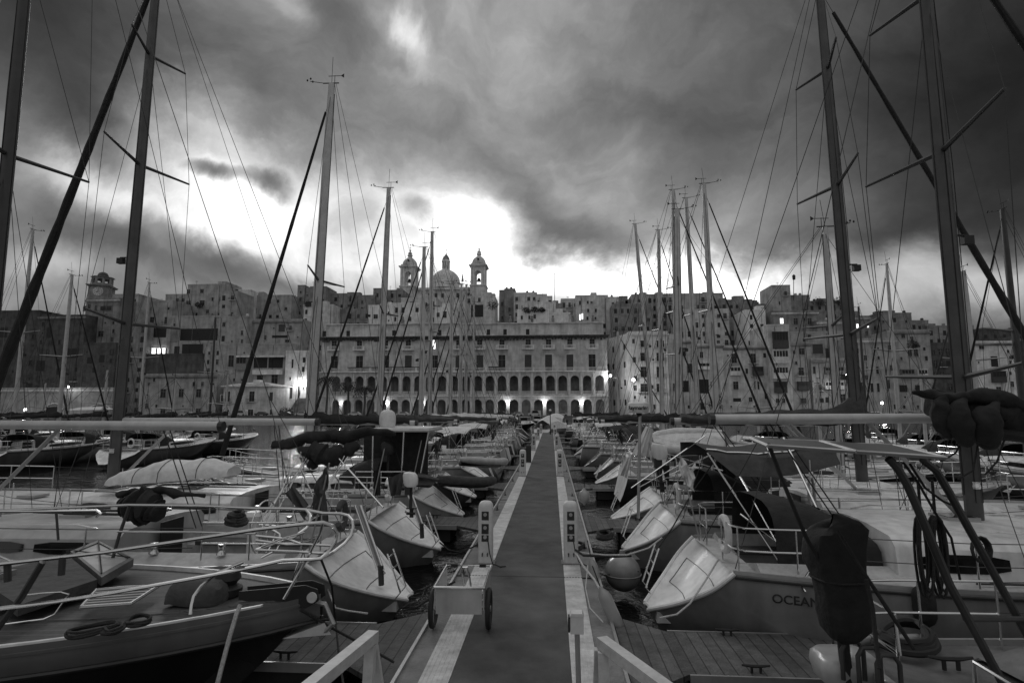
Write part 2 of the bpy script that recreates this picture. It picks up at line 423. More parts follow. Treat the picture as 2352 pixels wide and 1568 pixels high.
# service pedestals on the tread strips
def pedestal(x, y, lab, dark=False, h=1.19):
    e = empty('service_pedestal', (x, y, .503), 0, lab, 'power pedestal', 'service pedestals along the walkway')
    wd, dp = .145, .12
    rows = []
    prof = [(1, 0), (1, .30), (1, .62), (1, h-.14), (.97, h-.09), (.86, h-.045), (.66, h-.015), (.35, h), (.02, h+.003)]
    n = 20; vs = []
    for (k, z) in prof:
        r = []
        for j in range(n+1):
            a = 2*math.pi*j/n; c, s_ = math.cos(a), math.sin(a)
            r.append((math.copysign(abs(c)**.45, c)*wd*k, math.copysign(abs(s_)**.45, s_)*dp*k, z))
        rows.append(r)
    b = MB(); b.grid(rows); b.build('casing', 'plastic_dark' if dark else 'plastic_pale', e, smooth=True)
    pn = MB(); pn.bb(-.19, .19, -.15, .15, -.001, .02); pn.build('base_plate', 'concrete', e)
    if not dark:
        for z0, z1 in ((h*.70, h*.84), (h*.48, h*.64), (h*.36, h*.46)):
            p = MB(); p.bb(-.07, .07, -dp-.006, -dp+.004, z0, z1); pp = p.build('socket_panel', 'plastic_dark', e)
            k = MB(); zc = (z0+z1)/2
            k.tube([(0, -dp-.03, zc+.025), (0, -dp-.005, zc+.025)], .035, 10); k.build('socket', 'gelcoat_grey', pp)
        for s_ in (-1, 1):
            tnk = MB(); tnk.tube([(s_*.05, -dp-.05, h*.17), (s_*.05, -dp+.01, h*.17), ], .014, 6); tnk.tube([(s_*.05, -dp-.045, h*.17), (s_*.05, -dp-.045, h*.13)], .012, 6); tnk.build('tap', 'plastic_dark', e)
    return e
ords = ['nearest', 'second nearest', 'third', 'fourth', 'fifth', 'sixth', 'seventh']
for i, Y in enumerate((11.6, 26.3, 42.5, 57, 72)):
    pedestal(-1.32, Y, f'{ords[i]} pale service pedestal on the left tread strip of the walkway')
    pedestal(.36, Y + .1, f'{ords[i]} pale service pedestal on the right tread strip of the walkway')
pedestal(-1.32, 33, 'dark service pedestal on the left strip behind the second pale one', True, 1.0)

# power cables from the two near pedestals
c = MB(); c.tube([(-1.26, 11.46, .95), (-1.22, 11.36, .75), (-1.15, 11.3, .56), (-1.0, 11.25, .52), (-.9, 11.3, .52)], .012, 6)
tag(c.build('power_cable', 'rope_dark'), 'dark cable trailing from the nearest left pedestal onto the carpet', 'cable')
c = MB(); c.tube([(.40, 11.5, 1.0), (.43, 11.4, .8), (.5, 11.4, .6), (.7, 11.3, .53), (.95, 11.2, .42), (1.6, 11.2, .5)], .012, 6)
tag(c.build('power_cable', 'rope_dark'), 'dark cable trailing from the nearest right pedestal over the pontoon edge', 'cable')

# reader box on a pole
e = empty('card_reader_post', (.2, 5.1, .5), 0, 'small pale box on a thin post on the right strip at the ramp', 'post')
m = MB(); m.tube([(.02, 0, 0), (.0, 0, 1.2)], .022, 8); m.build('post', 'aluminium', e)
m = MB(); m.bb(-.055, .055, -.05, .05, 1.13, 1.27); m.prism([(-.06, 1.272), (.06, 1.272), (.045, 1.295), (-.045, 1.295)], -.055, .055); m.build('reader_box', 'plastic_pale', e)
m = MB(); m.bb(-.075, -.058, -.04, .04, 1.14, 1.26); m.build('flap', 'plastic_dark', e)

# white timber handrails of the boarding ramp
def beam(mb, a, b, w_, h_):
    a = Vector(a); b = Vector(b); d = (b - a).normalized()
    up = Vector((0, 0, 1)) if abs(d.z) < .9 else Vector((0, 1, 0))
    s_ = d.cross(up).normalized() * (w_/2); u = s_.cross(d).normalized() * (h_/2)
    vs = [p + k1*s_ + k2*u for p in (a, b) for k1, k2 in ((-1, -1), (1, -1), (1, 1), (-1, 1))]
    return mb.add(vs, [(0,1,2,3), (7,6,5,4), (0,4,5,1), (1,5,6,2), (2,6,7,3), (3,7,4,0)])
for nm, top, out, foot2, lab in (('l', (-1.60, 5.2, 1.5), (-2.05, 1.6, 1.62), (-1.52, 5.5, .5), 'white timber ramp handrail at the bottom of the picture, left of the carpet'),
                             ('r', (.42, 5.2, 1.5), (1.95, 1.6, 1.62), (.36, 5.5, .5), 'white timber ramp handrail at the bottom of the picture, right of the carpet')):
    e = empty('ramp_handrail', (top[0], top[1], .5), 0, lab, 'handrail', 'white handrails of the boarding ramp', world=True)
    m = MB(); beam(m, Vector(top)+Vector((0, .05, .0)), out, .10, .09); m.build('top_rail', 'timber_white', e)
    m = MB(); beam(m, (top[0], top[1]-.02, top[2]-.05), (top[0]+(.02 if nm=='r' else -.02), top[1]-.06, .5), .085, .085); m.build('post', 'timber_white', e)
    m = MB(); beam(m, (top[0]-(.0 if nm=='l' else .03), top[1]+.05, top[2]-.06), foot2, .07, .05); m.build('brace', 'timber_white', e)
    m = MB(); beam(m, (lerp(top[0], out[0], .6), 3.1, 1.5), (lerp(top[0], out[0], .6), 3.1, .45), .08, .08); m.build('post', 'timber_white', e)
    m = MB(); beam(m, (top[0], top[1]-.05, .95), (out[0], 1.8, 1.05), .03, .06); m.build('mid_rail', 'timber_white', e)

# dock cart
e = empty('dock_cart', (-1.28, 8.5, .503), R(1.5), 'grey two wheeled dock cart with pale rim parked on the left strip', 'cart')
m = MB(); x0, x1, y0, y1, zt, zb = -.34, .34, -.55, .55, .6, .27
m.bb(x0+.03, x1-.03, y0, y0+.02, zb, zt); m.build('front_panel', 'gelcoat_grey', e)
m = MB(); m.bb(x0+.0, x0+.015, y0+.021, y1-.021, zb+.05, zt); m.build('side_panel', 'gelcoat_grey', e)
m = MB(); m.bb(x1-.015, x1, y0+.021, y1-.021, zb+.05, zt); m.build('side_panel', 'gelcoat_grey', e)
m = MB(); m.tube([(x0, y0, zt+.01), (x1, y0, zt+.01), (x1, y1, zt+.01), (x0, y1, zt+.01), (x0, y0, zt+.01)], .017, 8); m.build('rim', 'steel', e, smooth=True)
m = MB()
for y in (-.4, -.1, .2, .5): m.tube([(x0+.02, y, zb+.04), (x1-.02, y, zb+.04)], .012, 6)
m.build('floor_bars', 'aluminium', e)
for s_ in (-1, 1):
    wv_ = MB(); wx = s_ * .385; wv_.torus((wx, -.3, .27), .235, .035, 'x', 24, 8); wh = wv_.build('wheel', 'rubber', e, smooth=True)
    k = MB(); k.tube([(wx-.03, -.3, .27), (wx+.03, -.3, .27)], .04, 10)
    for j in range(8):
        a = math.pi*j/4; k.tube([(wx, -.3, .27), (wx, -.3+.22*math.cos(a), .27+.22*math.sin(a))], .006, 5)
    k.build('hub', 'aluminium', wh)
m = MB(); m.tube([(-.38, -.3, .27), (.38, -.3, .27)], .014, 6); m.build('axle', 'iron', e)
m = MB(); m.tube([(-.05, .5, zb), (-.05, .15, .62), (-.03, .12, .70), (.03, .12, .70), (.05, .15, .62), (.05, .5, zb)], .016, 8); m.build('handle', 'steel', e)
m = MB(); m.bb(.17, .27, y1-.02, y1+.02, zt-.01, zt+.035); m.bb(-.27, -.17, y1-.02, y1+.02, zt-.01, zt+.035); m.build('grip', 'rubber', e)

# lamp on the pier end
def street_lamp(x, y, z0, h, lab, glow=True, arm=0.0, mast='iron', group='lit street lamps', r=.28, power=60):
    e = empty('street_lamp', (x, y, z0), 0, lab, 'street lamp', group)
    m = MB(); m.tube([(0, 0, 0), (0, 0, .5), (0, 0, h)], [.09, .06, .045], 8)
    if arm: m.tube([(0, 0, h), (arm*.5, 0, h+.35), (arm, 0, h+.3)], .04, 6)
    m.build('pole', mast, e)
    g_ = MB(); g_.lathe((arm, 0, h + (.12 if not arm else .1)), [(.02, -r), (r*.7, -r*.7), (r, 0), (r*.7, r*.7), (.02, r)], 12)
    g_.build('lamp_shade', 'lamp_glow' if glow else 'plastic_pale', e, smooth=True)
    if glow:
        ld = bpy.data.lights.new('bulb', 'POINT'); ld.energy = power; ld.shadow_soft_size = .3
        lo = bpy.data.objects.new('bulb', ld); col.objects.link(lo); lo.parent = e; lo.location = (arm, -.6, h - .2)
    return e
street_lamp(-.15, 70, .5, 2.75, 'slender dark lamp post with unlit globe at the far end of the pier', glow=False, group='lamp at the pier end', r=.17)
# ================================================================== BOATS
HK = [1.0, .8, .55, .28, 0.0]
class Hull:
    def __init__(s, L, B, Fs, Fb, scoop=1.35, sr=.72, over=1.1):
        s.L, s.B, s.Fs, s.Fb, s.sc, s.sr, s.ov = L, B, Fs, Fb, scoop, sr, over
    def sheer(s, t): return s.Fs + (s.Fb - s.Fs) * t**1.7 - .06*math.sin(math.pi*t)
    def b(s, t):
        if t < .42: return s.B/2 * (s.sr + (1-s.sr)*math.sin(t/.42*math.pi/2))
        return s.B/2 * max(0, 1 - ((t-.42)/.58)**2.3)**.85
    def xz(s, t, k):
        zk = [1, .78, .52, .30, .12][k]
        xs = s.sc * [1, .72, .36, .0, .12][k]
        xb = s.L - s.ov * [0, .22, .5, .78, 1.0][k]
        return xs + (xb-xs)*t, (s.sheer(t)*zk if k < 4 else (s.sheer(t)*.12 if k == 4 else -.3))
    def pt(s, t, k, side):
        if k == 5:
            x = s.sc*.35 + (s.L - s.ov*1.6 - s.sc*.35)*t; z = -.3; w_ = .35
        else:
            x, z = s.xz(t, k); w_ = [1, .985, .94, .86, .74][k]
        e = [1, .93, .60, .17, .13, .1][k] if s.sc > .8 else [1, .99, .95, .88, .6, .4][k]
        f = e + (1-e)*min(1, t/.2)**.7
        tb = t if k == 0 else min(1, t*(1+.02*k))
        y = s.b(tb) * w_ * f
        if t >= 1: y = .02
        return (x, side*max(y, .02), z)
    def side_y(s, x, z):                  # half width of the hull at x and height z
        pts = []
        for k in range(5):
            x0, _ = s.xz(0, k); x1, _ = s.xz(1, k); t = max(0, min(1, (x-x0)/(x1-x0))); q = s.pt(t, k, 1); pts.append((q[2], q[1]))
        for (za, ya), (zb, yb) in zip(pts, pts[1:]):
            if zb <= z <= za: return ya + (yb-ya)*(za-z)/(za-zb)
        return pts[0][1]
    def tx(s, x): return max(0, min(1, (x - s.sc)/(s.L - s.sc)))
    def by(s, x): return s.b(s.tx(x))
    def zs(s, x): return s.sheer(s.tx(x))
    def build(s, e, hullm, deckm, near=True, cock=True, strake='plastic_dark', transom='gelcoat', stripe=None):
        n = 22 if near else 12
        ts = [i/n for i in range(n+1)]
        mb = MB()
        for sd_ in (-1, 1): mb.grid([[s.pt(t, k, sd_) for k in range(6)] for t in ts])
        for k in range(3, 5):     # close under the scoop and the stem
            mb.add([s.pt(0, k, -1), s.pt(0, k, 1), s.pt(0, k+1, 1), s.pt(0, k+1, -1)], [(0, 1, 2, 3)])
        mb.add([s.pt(1, k, sd_) for sd_ in (-1, 1) for k in range(6)], [(k, k+1, k+7, k+6) for k in range(5)])
        hl = mb.build('hull', hullm, e, smooth=True)
        if strake:
            r = MB()
            for sd_ in (-1, 1): r.tube([Vector(s.pt(t, 0, sd_)) + Vector((0, sd_*.008, -.045)) for t in ts], .022 if near else .03, 5)
            r.build('rubbing_strake', strake, hl)
        if stripe:
            r = MB()
            for sd_ in (-1, 1):
                r.grid([[Vector(s.pt(t, 3, sd_)) + Vector((0, sd_*.012, .02)), Vector(s.pt(t, 3, sd_)) + Vector((0, sd_*.012, -.05))] for t in ts[1:-1]])
            r.build('stripe', stripe, hl)
        # transom: a concave scoop between two bulwark edges
        tr = MB(); fr = [-1, -.88, -.80, -.4, 0, .4, .80, .88, 1]; inn = [0, .01, .10, .17, .20, .17, .10, .01, 0]
        rows = []
        for k in range(4):
            a = Vector(s.pt(0, k, -1)); b_ = Vector(s.pt(0, k, 1)); row = []
            for f_, i_ in zip(fr, inn):
                p = a.lerp(b_, (f_+1)/2); sc_ = min(1, s.sc) * (1 if k < 3 else .25) if s.sc > .3 else .05
                row.append((p.x + i_*sc_, p.y, p.z - (i_*.25*sc_ if k < 3 else 0)))
            rows.append(row)
        if near and s.sc > .3:                 # refine the rows so that the scoop reads as one smooth moulding
            rr = []
            for i in range(len(rows)-1):
                for q_ in (0, .25, .5, .75):
                    a_, b2, c2, d2 = rows[max(i-1, 0)], rows[i], rows[i+1], rows[min(i+2, len(rows)-1)]
                    rr.append([tuple(.5*(2*b2[j][k_]+(c2[j][k_]-a_[j][k_])*q_+(2*a_[j][k_]-5*b2[j][k_]+4*c2[j][k_]-d2[j][k_])*q_*q_+(3*b2[j][k_]-a_[j][k_]-3*c2[j][k_]+d2[j][k_])*q_**3) for k_ in range(3)) for j in range(len(fr))])
            rr.append(rows[-1]); rows = rr
        tr.grid(rows); tro = tr.build('transom', transom, e, smooth=near)
        if near and s.sc > .8:
            rm = MB()
            for sd_ in (-1, 1): rm.tube([Vector(r_[0 if sd_ < 0 else -1]) + Vector((-.005, 0, .01)) for r_ in rows], .035, 8)
            rm.tube([Vector(q_) + Vector((-.005, 0, 0)) for q_ in rows[-1]], .03, 6)
            rm.build('rim', transom, tro, smooth=True)
            sm = MB(); r1, r2 = rows[len(rows)//3], rows[len(rows)*2//3]
            for r_ in (r1, r2): sm.tube([Vector(q_) + Vector((-.006, 0, .004)) for q_ in r_[2:7]], .007, 4)
            for j_ in (2, 6): sm.tube([Vector(r_[j_]) + Vector((-.006, 0, .004)) for r_ in rows[len(rows)//3:len(rows)*2//3+1]], .007, 4)
            sm.build('locker_seam', 'plastic_dark', tro)
            st = MB()
            for (x0, x1, z) in ((.10, .55, .30),):
                hw = s.b(0)*(.26 if x0 < .3 else .42); st.bb(x0*s.sc, x1*s.sc, -hw, hw, z*s.Fs-.14, z*s.Fs+.02)
            st.build('step', deckm if deckm == 'teak' else 'gelcoat', tro)
            ld = MB()
            for y in (-.17, .17): ld.tube([(.1, y+.35, .42*s.Fs), (.02, y+.35, .5*s.Fs), (.25, y+.35, s.Fs*1.02)], .014, 6)
            for q_ in (.3, .6, .9): ld.tube([(lerp(.02, .25, q_), .18, lerp(.5, 1.02, q_)*s.Fs), (lerp(.02, .25, q_), .52, lerp(.5, 1.02, q_)*s.Fs)], .012, 6)
            ld.build('swim_ladder', 'steel', tro)
        # deck with a sunken cockpit
        xc0, xc1 = s.sc + .35, s.L*.36
        xs = [s.sc + (s.L - .05 - s.sc)*i/n for i in range(n+1)]
        st_ = [(x, 0) for x in xs]
        if cock: st_ = [p for p in st_ if not (xc0 < p[0] < xc1)] + [(xc0, 0), (xc0+.001, 1), ((xc0+xc1)/2, 1), (xc1-.001, 1), (xc1, 0)]
        st_.sort(); rows = []
        for x, c_ in st_:
            b_ = s.by(x); z = s.zs(x) - .01; cw = min(.62, b_*.5)
            zc = z + .03 - (.5 if c_ else 0); zi = z + .02
            sw = cw + .42 if c_ else cw*.9        # seat
            rows.append([(x, -b_, z), (x, -min(sw, b_*.9), zi+(.12 if c_ else 0)), (x, -min(sw, b_*.9)+.02, zi-(.15 if c_ else 0)), (x, -cw, zi-(.15 if c_ else 0)), (x, -cw+.01, zc), (x, cw-.01, zc),
                         (x, cw, zi-(.15 if c_ else 0)), (x, min(sw, b_*.9)-.02, zi-(.15 if c_ else 0)), (x, min(sw, b_*.9), zi+(.12 if c_ else 0)), (x, b_, z)])
        MB().grid(rows).build('deck', deckm, e)
        tt = MB()
        for sd_ in (-1, 1):
            tt.grid([[(x, sd_*(s.by(x)-.002), s.zs(x)-.03), (x, sd_*(s.by(x)-.01), s.zs(x)+.045), (x, sd_*(s.by(x)-.05), s.zs(x)+.045), (x, sd_*(s.by(x)-.055), s.zs(x)-.03)] for x in xs[:-1]])
        tt.build('toe_rail', 'aluminium' if deckm != 'teak' else 'gelcoat', e)
    def cabin(s, e, a=.36, f=.73, h=.46, m='gelcoat', win=True, near=True, wsc=.62, hat=True):
        rows = []; n = 14 if near else 7; X0, X1 = s.L*a, s.L*f
        def prof(u):
            x = lerp(X0, X1, u); w_ = s.by(x)*wsc*(1 - .35*u**3); hh = h*(1 - .55*u**2) * (1 if u < .98 else .3); z = s.zs(x)
            return x, w_, hh, z
        for i in range(n+1):
            x, w_, hh, z = prof(i/n)
            rows.append([(x, -w_-.05, z-.02), (x, -w_, z+hh*.72), (x, -w_*.9, z+hh*.93), (x, -w_*.45, z+hh*1.04), (x, 0, z+hh*1.08), (x, w_*.45, z+hh*1.04), (x, w_*.9, z+hh*.93), (x, w_, z+hh*.72), (x, w_+.05, z-.02)])
        mb = MB().grid(rows); mb.add(rows[0], [tuple(range(9))]); mb.add(rows[-1], [tuple(range(9))])
        cb = mb.build('coachroof', m, e, smooth=True)
        if win:
            for sd_ in (-1, 1):
                for u0, u1 in (((.06, .30), (.34, .56), (.60, .78)) if near else ((.08, .75),)):
                    wr = []
                    for j in range(5):
                        u = lerp(u0, u1, j/4); x, w_, hh, z = prof(u)
                        lo, hi = .22, .62
                        if j in (0, 4): lo, hi = .30, .54
                        o_ = .012
                        wr.append([(x, sd_*(w_+.05-.05*lo/.72+o_), z+hh*lo), (x, sd_*(w_+.05-.05*hi/.72+o_), z+hh*hi)])
                    MB().grid(wr).build('window', 'black_glass', cb)
        if near and hat:
            for u in (.35, .8):
                x, w_, hh, z = prof(u); k = MB(); k.bb(x-.24, x+.24, -.24, .24, z+hh*1.02, z+hh*1.08+.045); ho = k.build('hatch', 'aluminium', cb)
                k = MB(); k.bb(x-.2, x+.2, -.2, .2, z+hh*1.08+.046, z+hh*1.08+.052); k.build('pane', 'black_glass', ho)
            for sd_ in (-1, 1):
                k = MB(); pts = []
                for j in range(9):
                    x, w_, hh, z = prof(.12+.6*j/8); pts.append((x, sd_*w_*.8, z+hh*.97+(.06 if j not in (0, 8) else 0)))
                k.tube(pts, .013, 6); k.build('grab_rail', 'steel', cb, smooth=True)
        return cb

def rail_tube(pts, r=.0125, name='rail', m='steel', e=None, n=6): return MB().tube(pts, r, n).build(name, m, e, smooth=True)
def stern_rail(H, e, near, hgt=.62):
    z0 = H.Fs; b_ = H.b(.03)*.93; x0 = H.sc + .1
    for sd_ in (-1, 1):
        mb = MB()
        for q in (1, .5):
            mb.tube([(x0+1.5, sd_*(b_+.06), z0+hgt*q), (x0+.5, sd_*(b_+.03), z0+hgt*q), (x0+.08, sd_*(b_-.03), z0+hgt*q), (x0-.05, sd_*(b_-.25), z0+hgt*q), (x0-.05, sd_*.45, z0+hgt*q)] + ([(x0-.05, sd_*.42, z0+hgt*.5)] if q == 1 else []), .0135 if near else .018, 6)
        for x, y in ((x0+1.5, b_+.06), (x0+.75, b_+.045), (x0, b_-.12), (x0-.05, .45)):
            mb.tube([(x, sd_*y, z0-.02), (x, sd_*y, z0+hgt)], .0125 if near else .018, 6)
        mb.build('stern_rail', 'steel', e, smooth=True)
def bow_rail(H, e, near, hgt=.62):
    mb = MB(); L = H.L
    for q in (1, .5):
        pts = []
        for x, k in ((L-1.7, 1), (L-.9, 1), (L-.25, 1)): pts.append((x, H.by(x)*.96, H.zs(x)+hgt*q))
        pts.append((L+.08, .16, H.Fb+hgt*q)); pts2 = [(x, -y, z) for x, y, z in reversed(pts)]
        mb.tube(pts + pts2, .0135 if near else .018, 6)
    for x in (L-1.7, L-.9, L-.2):
        for sd_ in (-1, 1): mb.tube([(x, sd_*H.by(x)*.96, H.zs(x)-.02), (x, sd_*H.by(x)*.96, H.zs(x)+hgt)], .0125 if near else .018, 6)
    mb.build('bow_rail', 'steel', e, smooth=True)
def life_lines(H, e, near, hgt=.6):
    for sd_ in (-1, 1):
        xs = [lerp(H.sc+1.6, H.L-1.7, i/5) for i in range(6)]
        mb = MB()
        for q in (1, .52): mb.tube([(x, sd_*H.by(x)*.95, H.zs(x)+hgt*q) for x in xs], .006 if near else .01, 4)
        g_ = mb.build('lifeline', 'wire', e)
        for x in xs[1:-1]:
            MB().tube([(x, sd_*H.by(x)*.96, H.zs(x)-.02), (x, sd_*H.by(x)*.95, H.zs(x)+hgt+.02)], .013, 6).build('stanchion', 'steel', g_)
def masthead(e, x, z, par):
    mb = MB(); mb.tube([(x-.25, 0, z+.02), (x+.3, 0, z+.03)], .02, 5)
    mb.tube([(x, 0, z), (x-.05, .1, z+.9)], .008, 4)
    mb.tube([(x+.25, 0, z+.03), (x+.75, 0, z+.12)], .012, 4)
    for a in range(3):
        c_ = (x+.75+.1*math.cos(a*2.1), .1*math.sin(a*2.1), z+.16); mb.lathe(c_, [(.01, -.04), (.035, 0), (.01, .04)], 6)
    mb.tube([(x-.3, 0, z+.28), (x+.12, 0, z+.28)], .012, 4); mb.tube([(x-.1, 0, z), (x-.1, 0, z+.3)], .01, 4)
    mb.add([(x-.3, 0, z+.28), (x-.42, 0, z+.36), (x-.42, 0, z+.2)], [(0, 1, 2)])
    mb.build('wind_vane', 'iron', par)
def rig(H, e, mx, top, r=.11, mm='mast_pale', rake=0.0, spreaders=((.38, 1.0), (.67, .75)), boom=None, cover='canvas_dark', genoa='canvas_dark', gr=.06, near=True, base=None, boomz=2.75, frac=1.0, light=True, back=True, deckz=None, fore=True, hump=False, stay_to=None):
    wr = .0075 if near else .011
    zb = H.zs(mx) + .35 if base is None else base
    P = lambda q: Vector((lerp(mx, mx - rake, q), 0, lerp(zb, top, q)))
    mb = MB(); mb.tube([P(0), P(.45), P(.8), P(1)], [r*1.28, r*1.25, r*1.1, r*.85], 10, sy=.72)
    ms = mb.build('mast', mm, e, smooth=True)
    masthead(e, P(1).x, top, ms)
    if near:
        k = MB(); k.tube([P(.04)-Vector((r*1.3, 0, 0)), P(.45)-Vector((r*1.27, 0, 0)), P(.97)-Vector((r*.95, 0, 0))], .016, 5); k.build('sail_track', 'mast_dark', ms)
        k = MB()
        for dy, dx in ((r*.8, r*.4), (-r*.75, r*.9), (-r*.9, -r*.2)): k.tube([P(.03)+Vector((dx, dy, 0)), P(.5)+Vector((dx+.02, dy*1.05, 0)), P(.96)+Vector((dx*.6, dy*.6, 0))], .008, 4)
        k.build('halyard', 'rope_dark', ms)
        k = MB(); p_ = P(.06)
        for sd_ in (-1, 1): k.lathe((p_.x, sd_*r*.95, p_.z-.1), [(.05, -.03), (.06, .0), (.05, .05), (.06, .08), (.02, .09)], 8)
        k.build('mast_winch', 'steel', ms)
    if light:
        p = P(.4); k = MB(); k.bb(p.x+.1+r, p.x+.26+r, -.06, .06, p.z-.12, p.z+.02); k.bb(p.x+r-.02, p.x+.2+r, -.02, .02, p.z+.02, p.z+.05); k.build('deck_light', 'iron', ms)
    b_ = H.by(mx)*.93; zd = H.zs(mx); tips = []
    for q, f in spreaders:
        p = P(q)
        for sd_ in (-1, 1):
            tip = (p.x - .28, sd_*b_*f, p.z + .1)
            MB().tube([(p.x, sd_*r*.6, p.z), tip], [.045, .026], 6).build('spreader', 'mast_dark' if near else 'aluminium', ms)
            tips.append((sd_, tip))
    T = P(frac*.985)
    for sd_ in (-1, 1):
        mine = [t for s_, t in tips if s_ == sd_]
        s_ = MB(); s_.tube([(mx-.1, sd_*b_, zd)] + mine + [T], wr, 4)
        s_.tube([(mx+.12, sd_*b_*.85, zd), P(spreaders[0][0] if spreaders else .5) - Vector((0, 0, .1))], wr, 4)
        s_.tube([(mx-.45, sd_*b_*.92, zd), P(spreaders[0][0] if spreaders else .5) - Vector((0, 0, .1))], wr, 4)
        if mine: s_.tube([mine[0], P(spreaders[-1][0]) - Vector((0, 0, .1))], wr, 4)
        s_.build('shroud', 'wire', e)
    if back:
        s_ = MB(); j = Vector((H.sc+1.3, 0, H.Fs+2.6))
        s_.tube([P(1) - Vector((.1, 0, 0)), j], wr, 4)
        for sd_ in (-1, 1): s_.tube([j, (H.sc+.1, sd_*H.b(0)*.75, H.Fs)], wr, 4)
        s_.build('backstay', 'wire', e)
    if fore:
        bow = Vector((H.L-.15, 0, H.Fb+.05)); q = frac*.97; tp = P(q)
        n = 26; pts = [bow.lerp(tp, .05 + .90*i/n) for i in range(n+1)]
        if genoa:
            rr = [gr*(1.15 - .65*i/n)*(1 + .10*math.sin(i*2.3)) for i in range(n+1)]
            fs_ = MB(); fs_.tube(pts, rr, 8); fs = fs_.build('furled_sail', genoa, e, smooth=True)
        s_ = MB(); s_.tube([bow, tp], wr, 4)
        s_.lathe(bow + Vector((-.12, 0, .22)), [(.03, -.1), (.11, -.08), (.06, 0), (.11, .08), (.03, .1)], 10); s_.build('forestay', 'wire', e)
    if boom:
        bl = boom; bz = boomz
        bx0, bx1 = mx - r - .05, mx - bl
        k = MB(); k.tube([(bx0, 0, bz), (lerp(bx0, bx1, .5), 0, bz-.01), (bx1, 0, bz-.02)], .085, 10, sy=.8); bo = k.build('boom', 'mast_pale' if near else mm, e, smooth=True)
        k = MB(); k.tube([(bx1+.001, 0, bz-.02), (bx1-.08, 0, bz-.02)], .092, 10); k.build('end_cap', 'plastic_dark', bo)
        k = MB(); k.tube([(bx0, 0, H.zs(mx)+.55), (mx-1.5, 0, bz-.08)], .035, 6); k.build('vang', 'aluminium', bo)
        k = MB()
        for dx in (0, .12): k.tube([(bx1+.9+dx, .03, bz-.1), (H.L*.3+dx, .1, H.zs(2)+.3)], .011, 4)
        k.tube([(bx1, 0, bz+.05), P(1)-Vector((.15, 0, 0))], wr*.8, 4)
        k.build('mainsheet', 'rope_dark', bo)
        if cover:
            rows = []; n = 18
            for i in range(n+1):
                u = i/n; x = lerp(bx0+.28, bx1+.15, u)
                h = lerp(.34, .13, u**.7) * (1+.10*math.sin(i*1.9+bl)) + (.55*math.exp(-(u/.07)**2) if hump else .15*math.exp(-(u/.06)**2))
                wd = lerp(.15, .11, u)
                rows.append([(x, -wd*.5, bz-.06), (x, -wd, bz+.03), (x, -wd*.95, bz+h*.5), (x, -.03, bz+h), (x, .03, bz+h), (x, wd*.95, bz+h*.5), (x, wd, bz+.03), (x, wd*.5, bz-.06)])
            c_ = MB().grid(rows); c_.add(rows[0], [tuple(range(8))]); c_.add(rows[-1], [tuple(range(8))])
            c_.crumple(.05, 2.5, mx).build('sail_cover', cover, e, smooth=True)
    return ms
def wheel_station(H, e, x=None, m='steel'):
    x = H.sc + 1.25 if x is None else x; z = H.Fs - .45
    k = MB(); k.lathe((x+.2, 0, z), [(.16, 0), (.10, .15), (.09, .8), (.15, .95), (.12, 1.02)], 10); pd = k.build('binnacle', 'gelcoat', e, smooth=True)
    k = MB(); k.torus((x, 0, z+.75), .46, .014, 'x', 28, 6)
    for j in range(6):
        a = math.pi*j/3; k.tube([(x, 0, z+.75), (x, .46*math.cos(a), z+.75+.46*math.sin(a))], .007, 4)
    k.build('wheel', 'steel', pd, smooth=True)
def sprayhood(H, e, m='canvas_dark', h=.85, hx=None):
    x0, x1 = hx or (H.L*.30, H.L*.42)
    rows = []; W_ = H.by(x1)*.62
    for i in range(7):
        u = i/6; x = lerp(x0, x1+.25, u); hh = h * math.sin(math.pi*(.5 + .42*u))**.6 if u > .1 else h*.97
        z = H.zs(x) + .12; row = []
        for j in range(11):
            a = math.pi*j/10; row.append((x, -W_*math.copysign(abs(math.cos(a))**.6, math.cos(a)), z + hh*abs(math.sin(a))**.55))
        rows.append(row)
    s_ = MB().grid(rows).build('sprayhood', m, e, smooth=True)
    wr = []
    for j in range(3, 8):
        a = math.pi*j/10
        p = [rows[i][j] for i in (4, 5)]
        wr.append([Vector(p[0]) + Vector((.02, 0, .015)), Vector(p[1]) + Vector((.02, 0, .015))])
    MB().grid(wr).build('pane', 'black_glass', s_)
def bimini(H, e, x0, x1, z, m='canvas_grey', wf=.9, sagz=.0):
    W_ = H.by((x0+x1)/2)*wf; rows = []
    for i in range(9):
        u = i/8; x = lerp(x0, x1, u); row = []
        for j in range(9):
            v_ = j/8*2-1; zz = z + .14*(1-v_*v_) - .10*(2*u-1)**2 - sagz*math.sin(math.pi*u)*(.5+.5*abs(v_)) - (.12 if j in (0, 8) else 0)
            row.append((x, W_*v_, zz))
        rows.append(row)
    b_ = MB().grid(rows).crumple(.03, 2.2, x0).build('bimini', m, e, smooth=True)
    xm = (x0+x1)/2
    for xa in (x0+.05, xm, x1-.05):
        k = MB()
        for sd_ in (-1, 1): k.tube([(xm, sd_*W_, H.Fs+.1), (xa, sd_*W_*.99, z-.05)], .012, 5)
        k.tube([(xa, W_*(j/8*2-1)*.99, z+.14*(1-(j/8*2-1)**2)-.09-.08*(abs(xa-xm)/(x1-x0)*2)**2) for j in range(9)], .012, 5)
        k.build('frame', 'steel', b_)
def winch(H, e, x, y, dz=.14):
    k = MB(); k.lathe((x, y, H.zs(x)+dz), [(.075, 0), (.07, .02), (.045, .06), (.05, .1), (.065, .14), (.06, .16), (.01, .165)], 10); k.build('winch', 'steel', e, smooth=True)
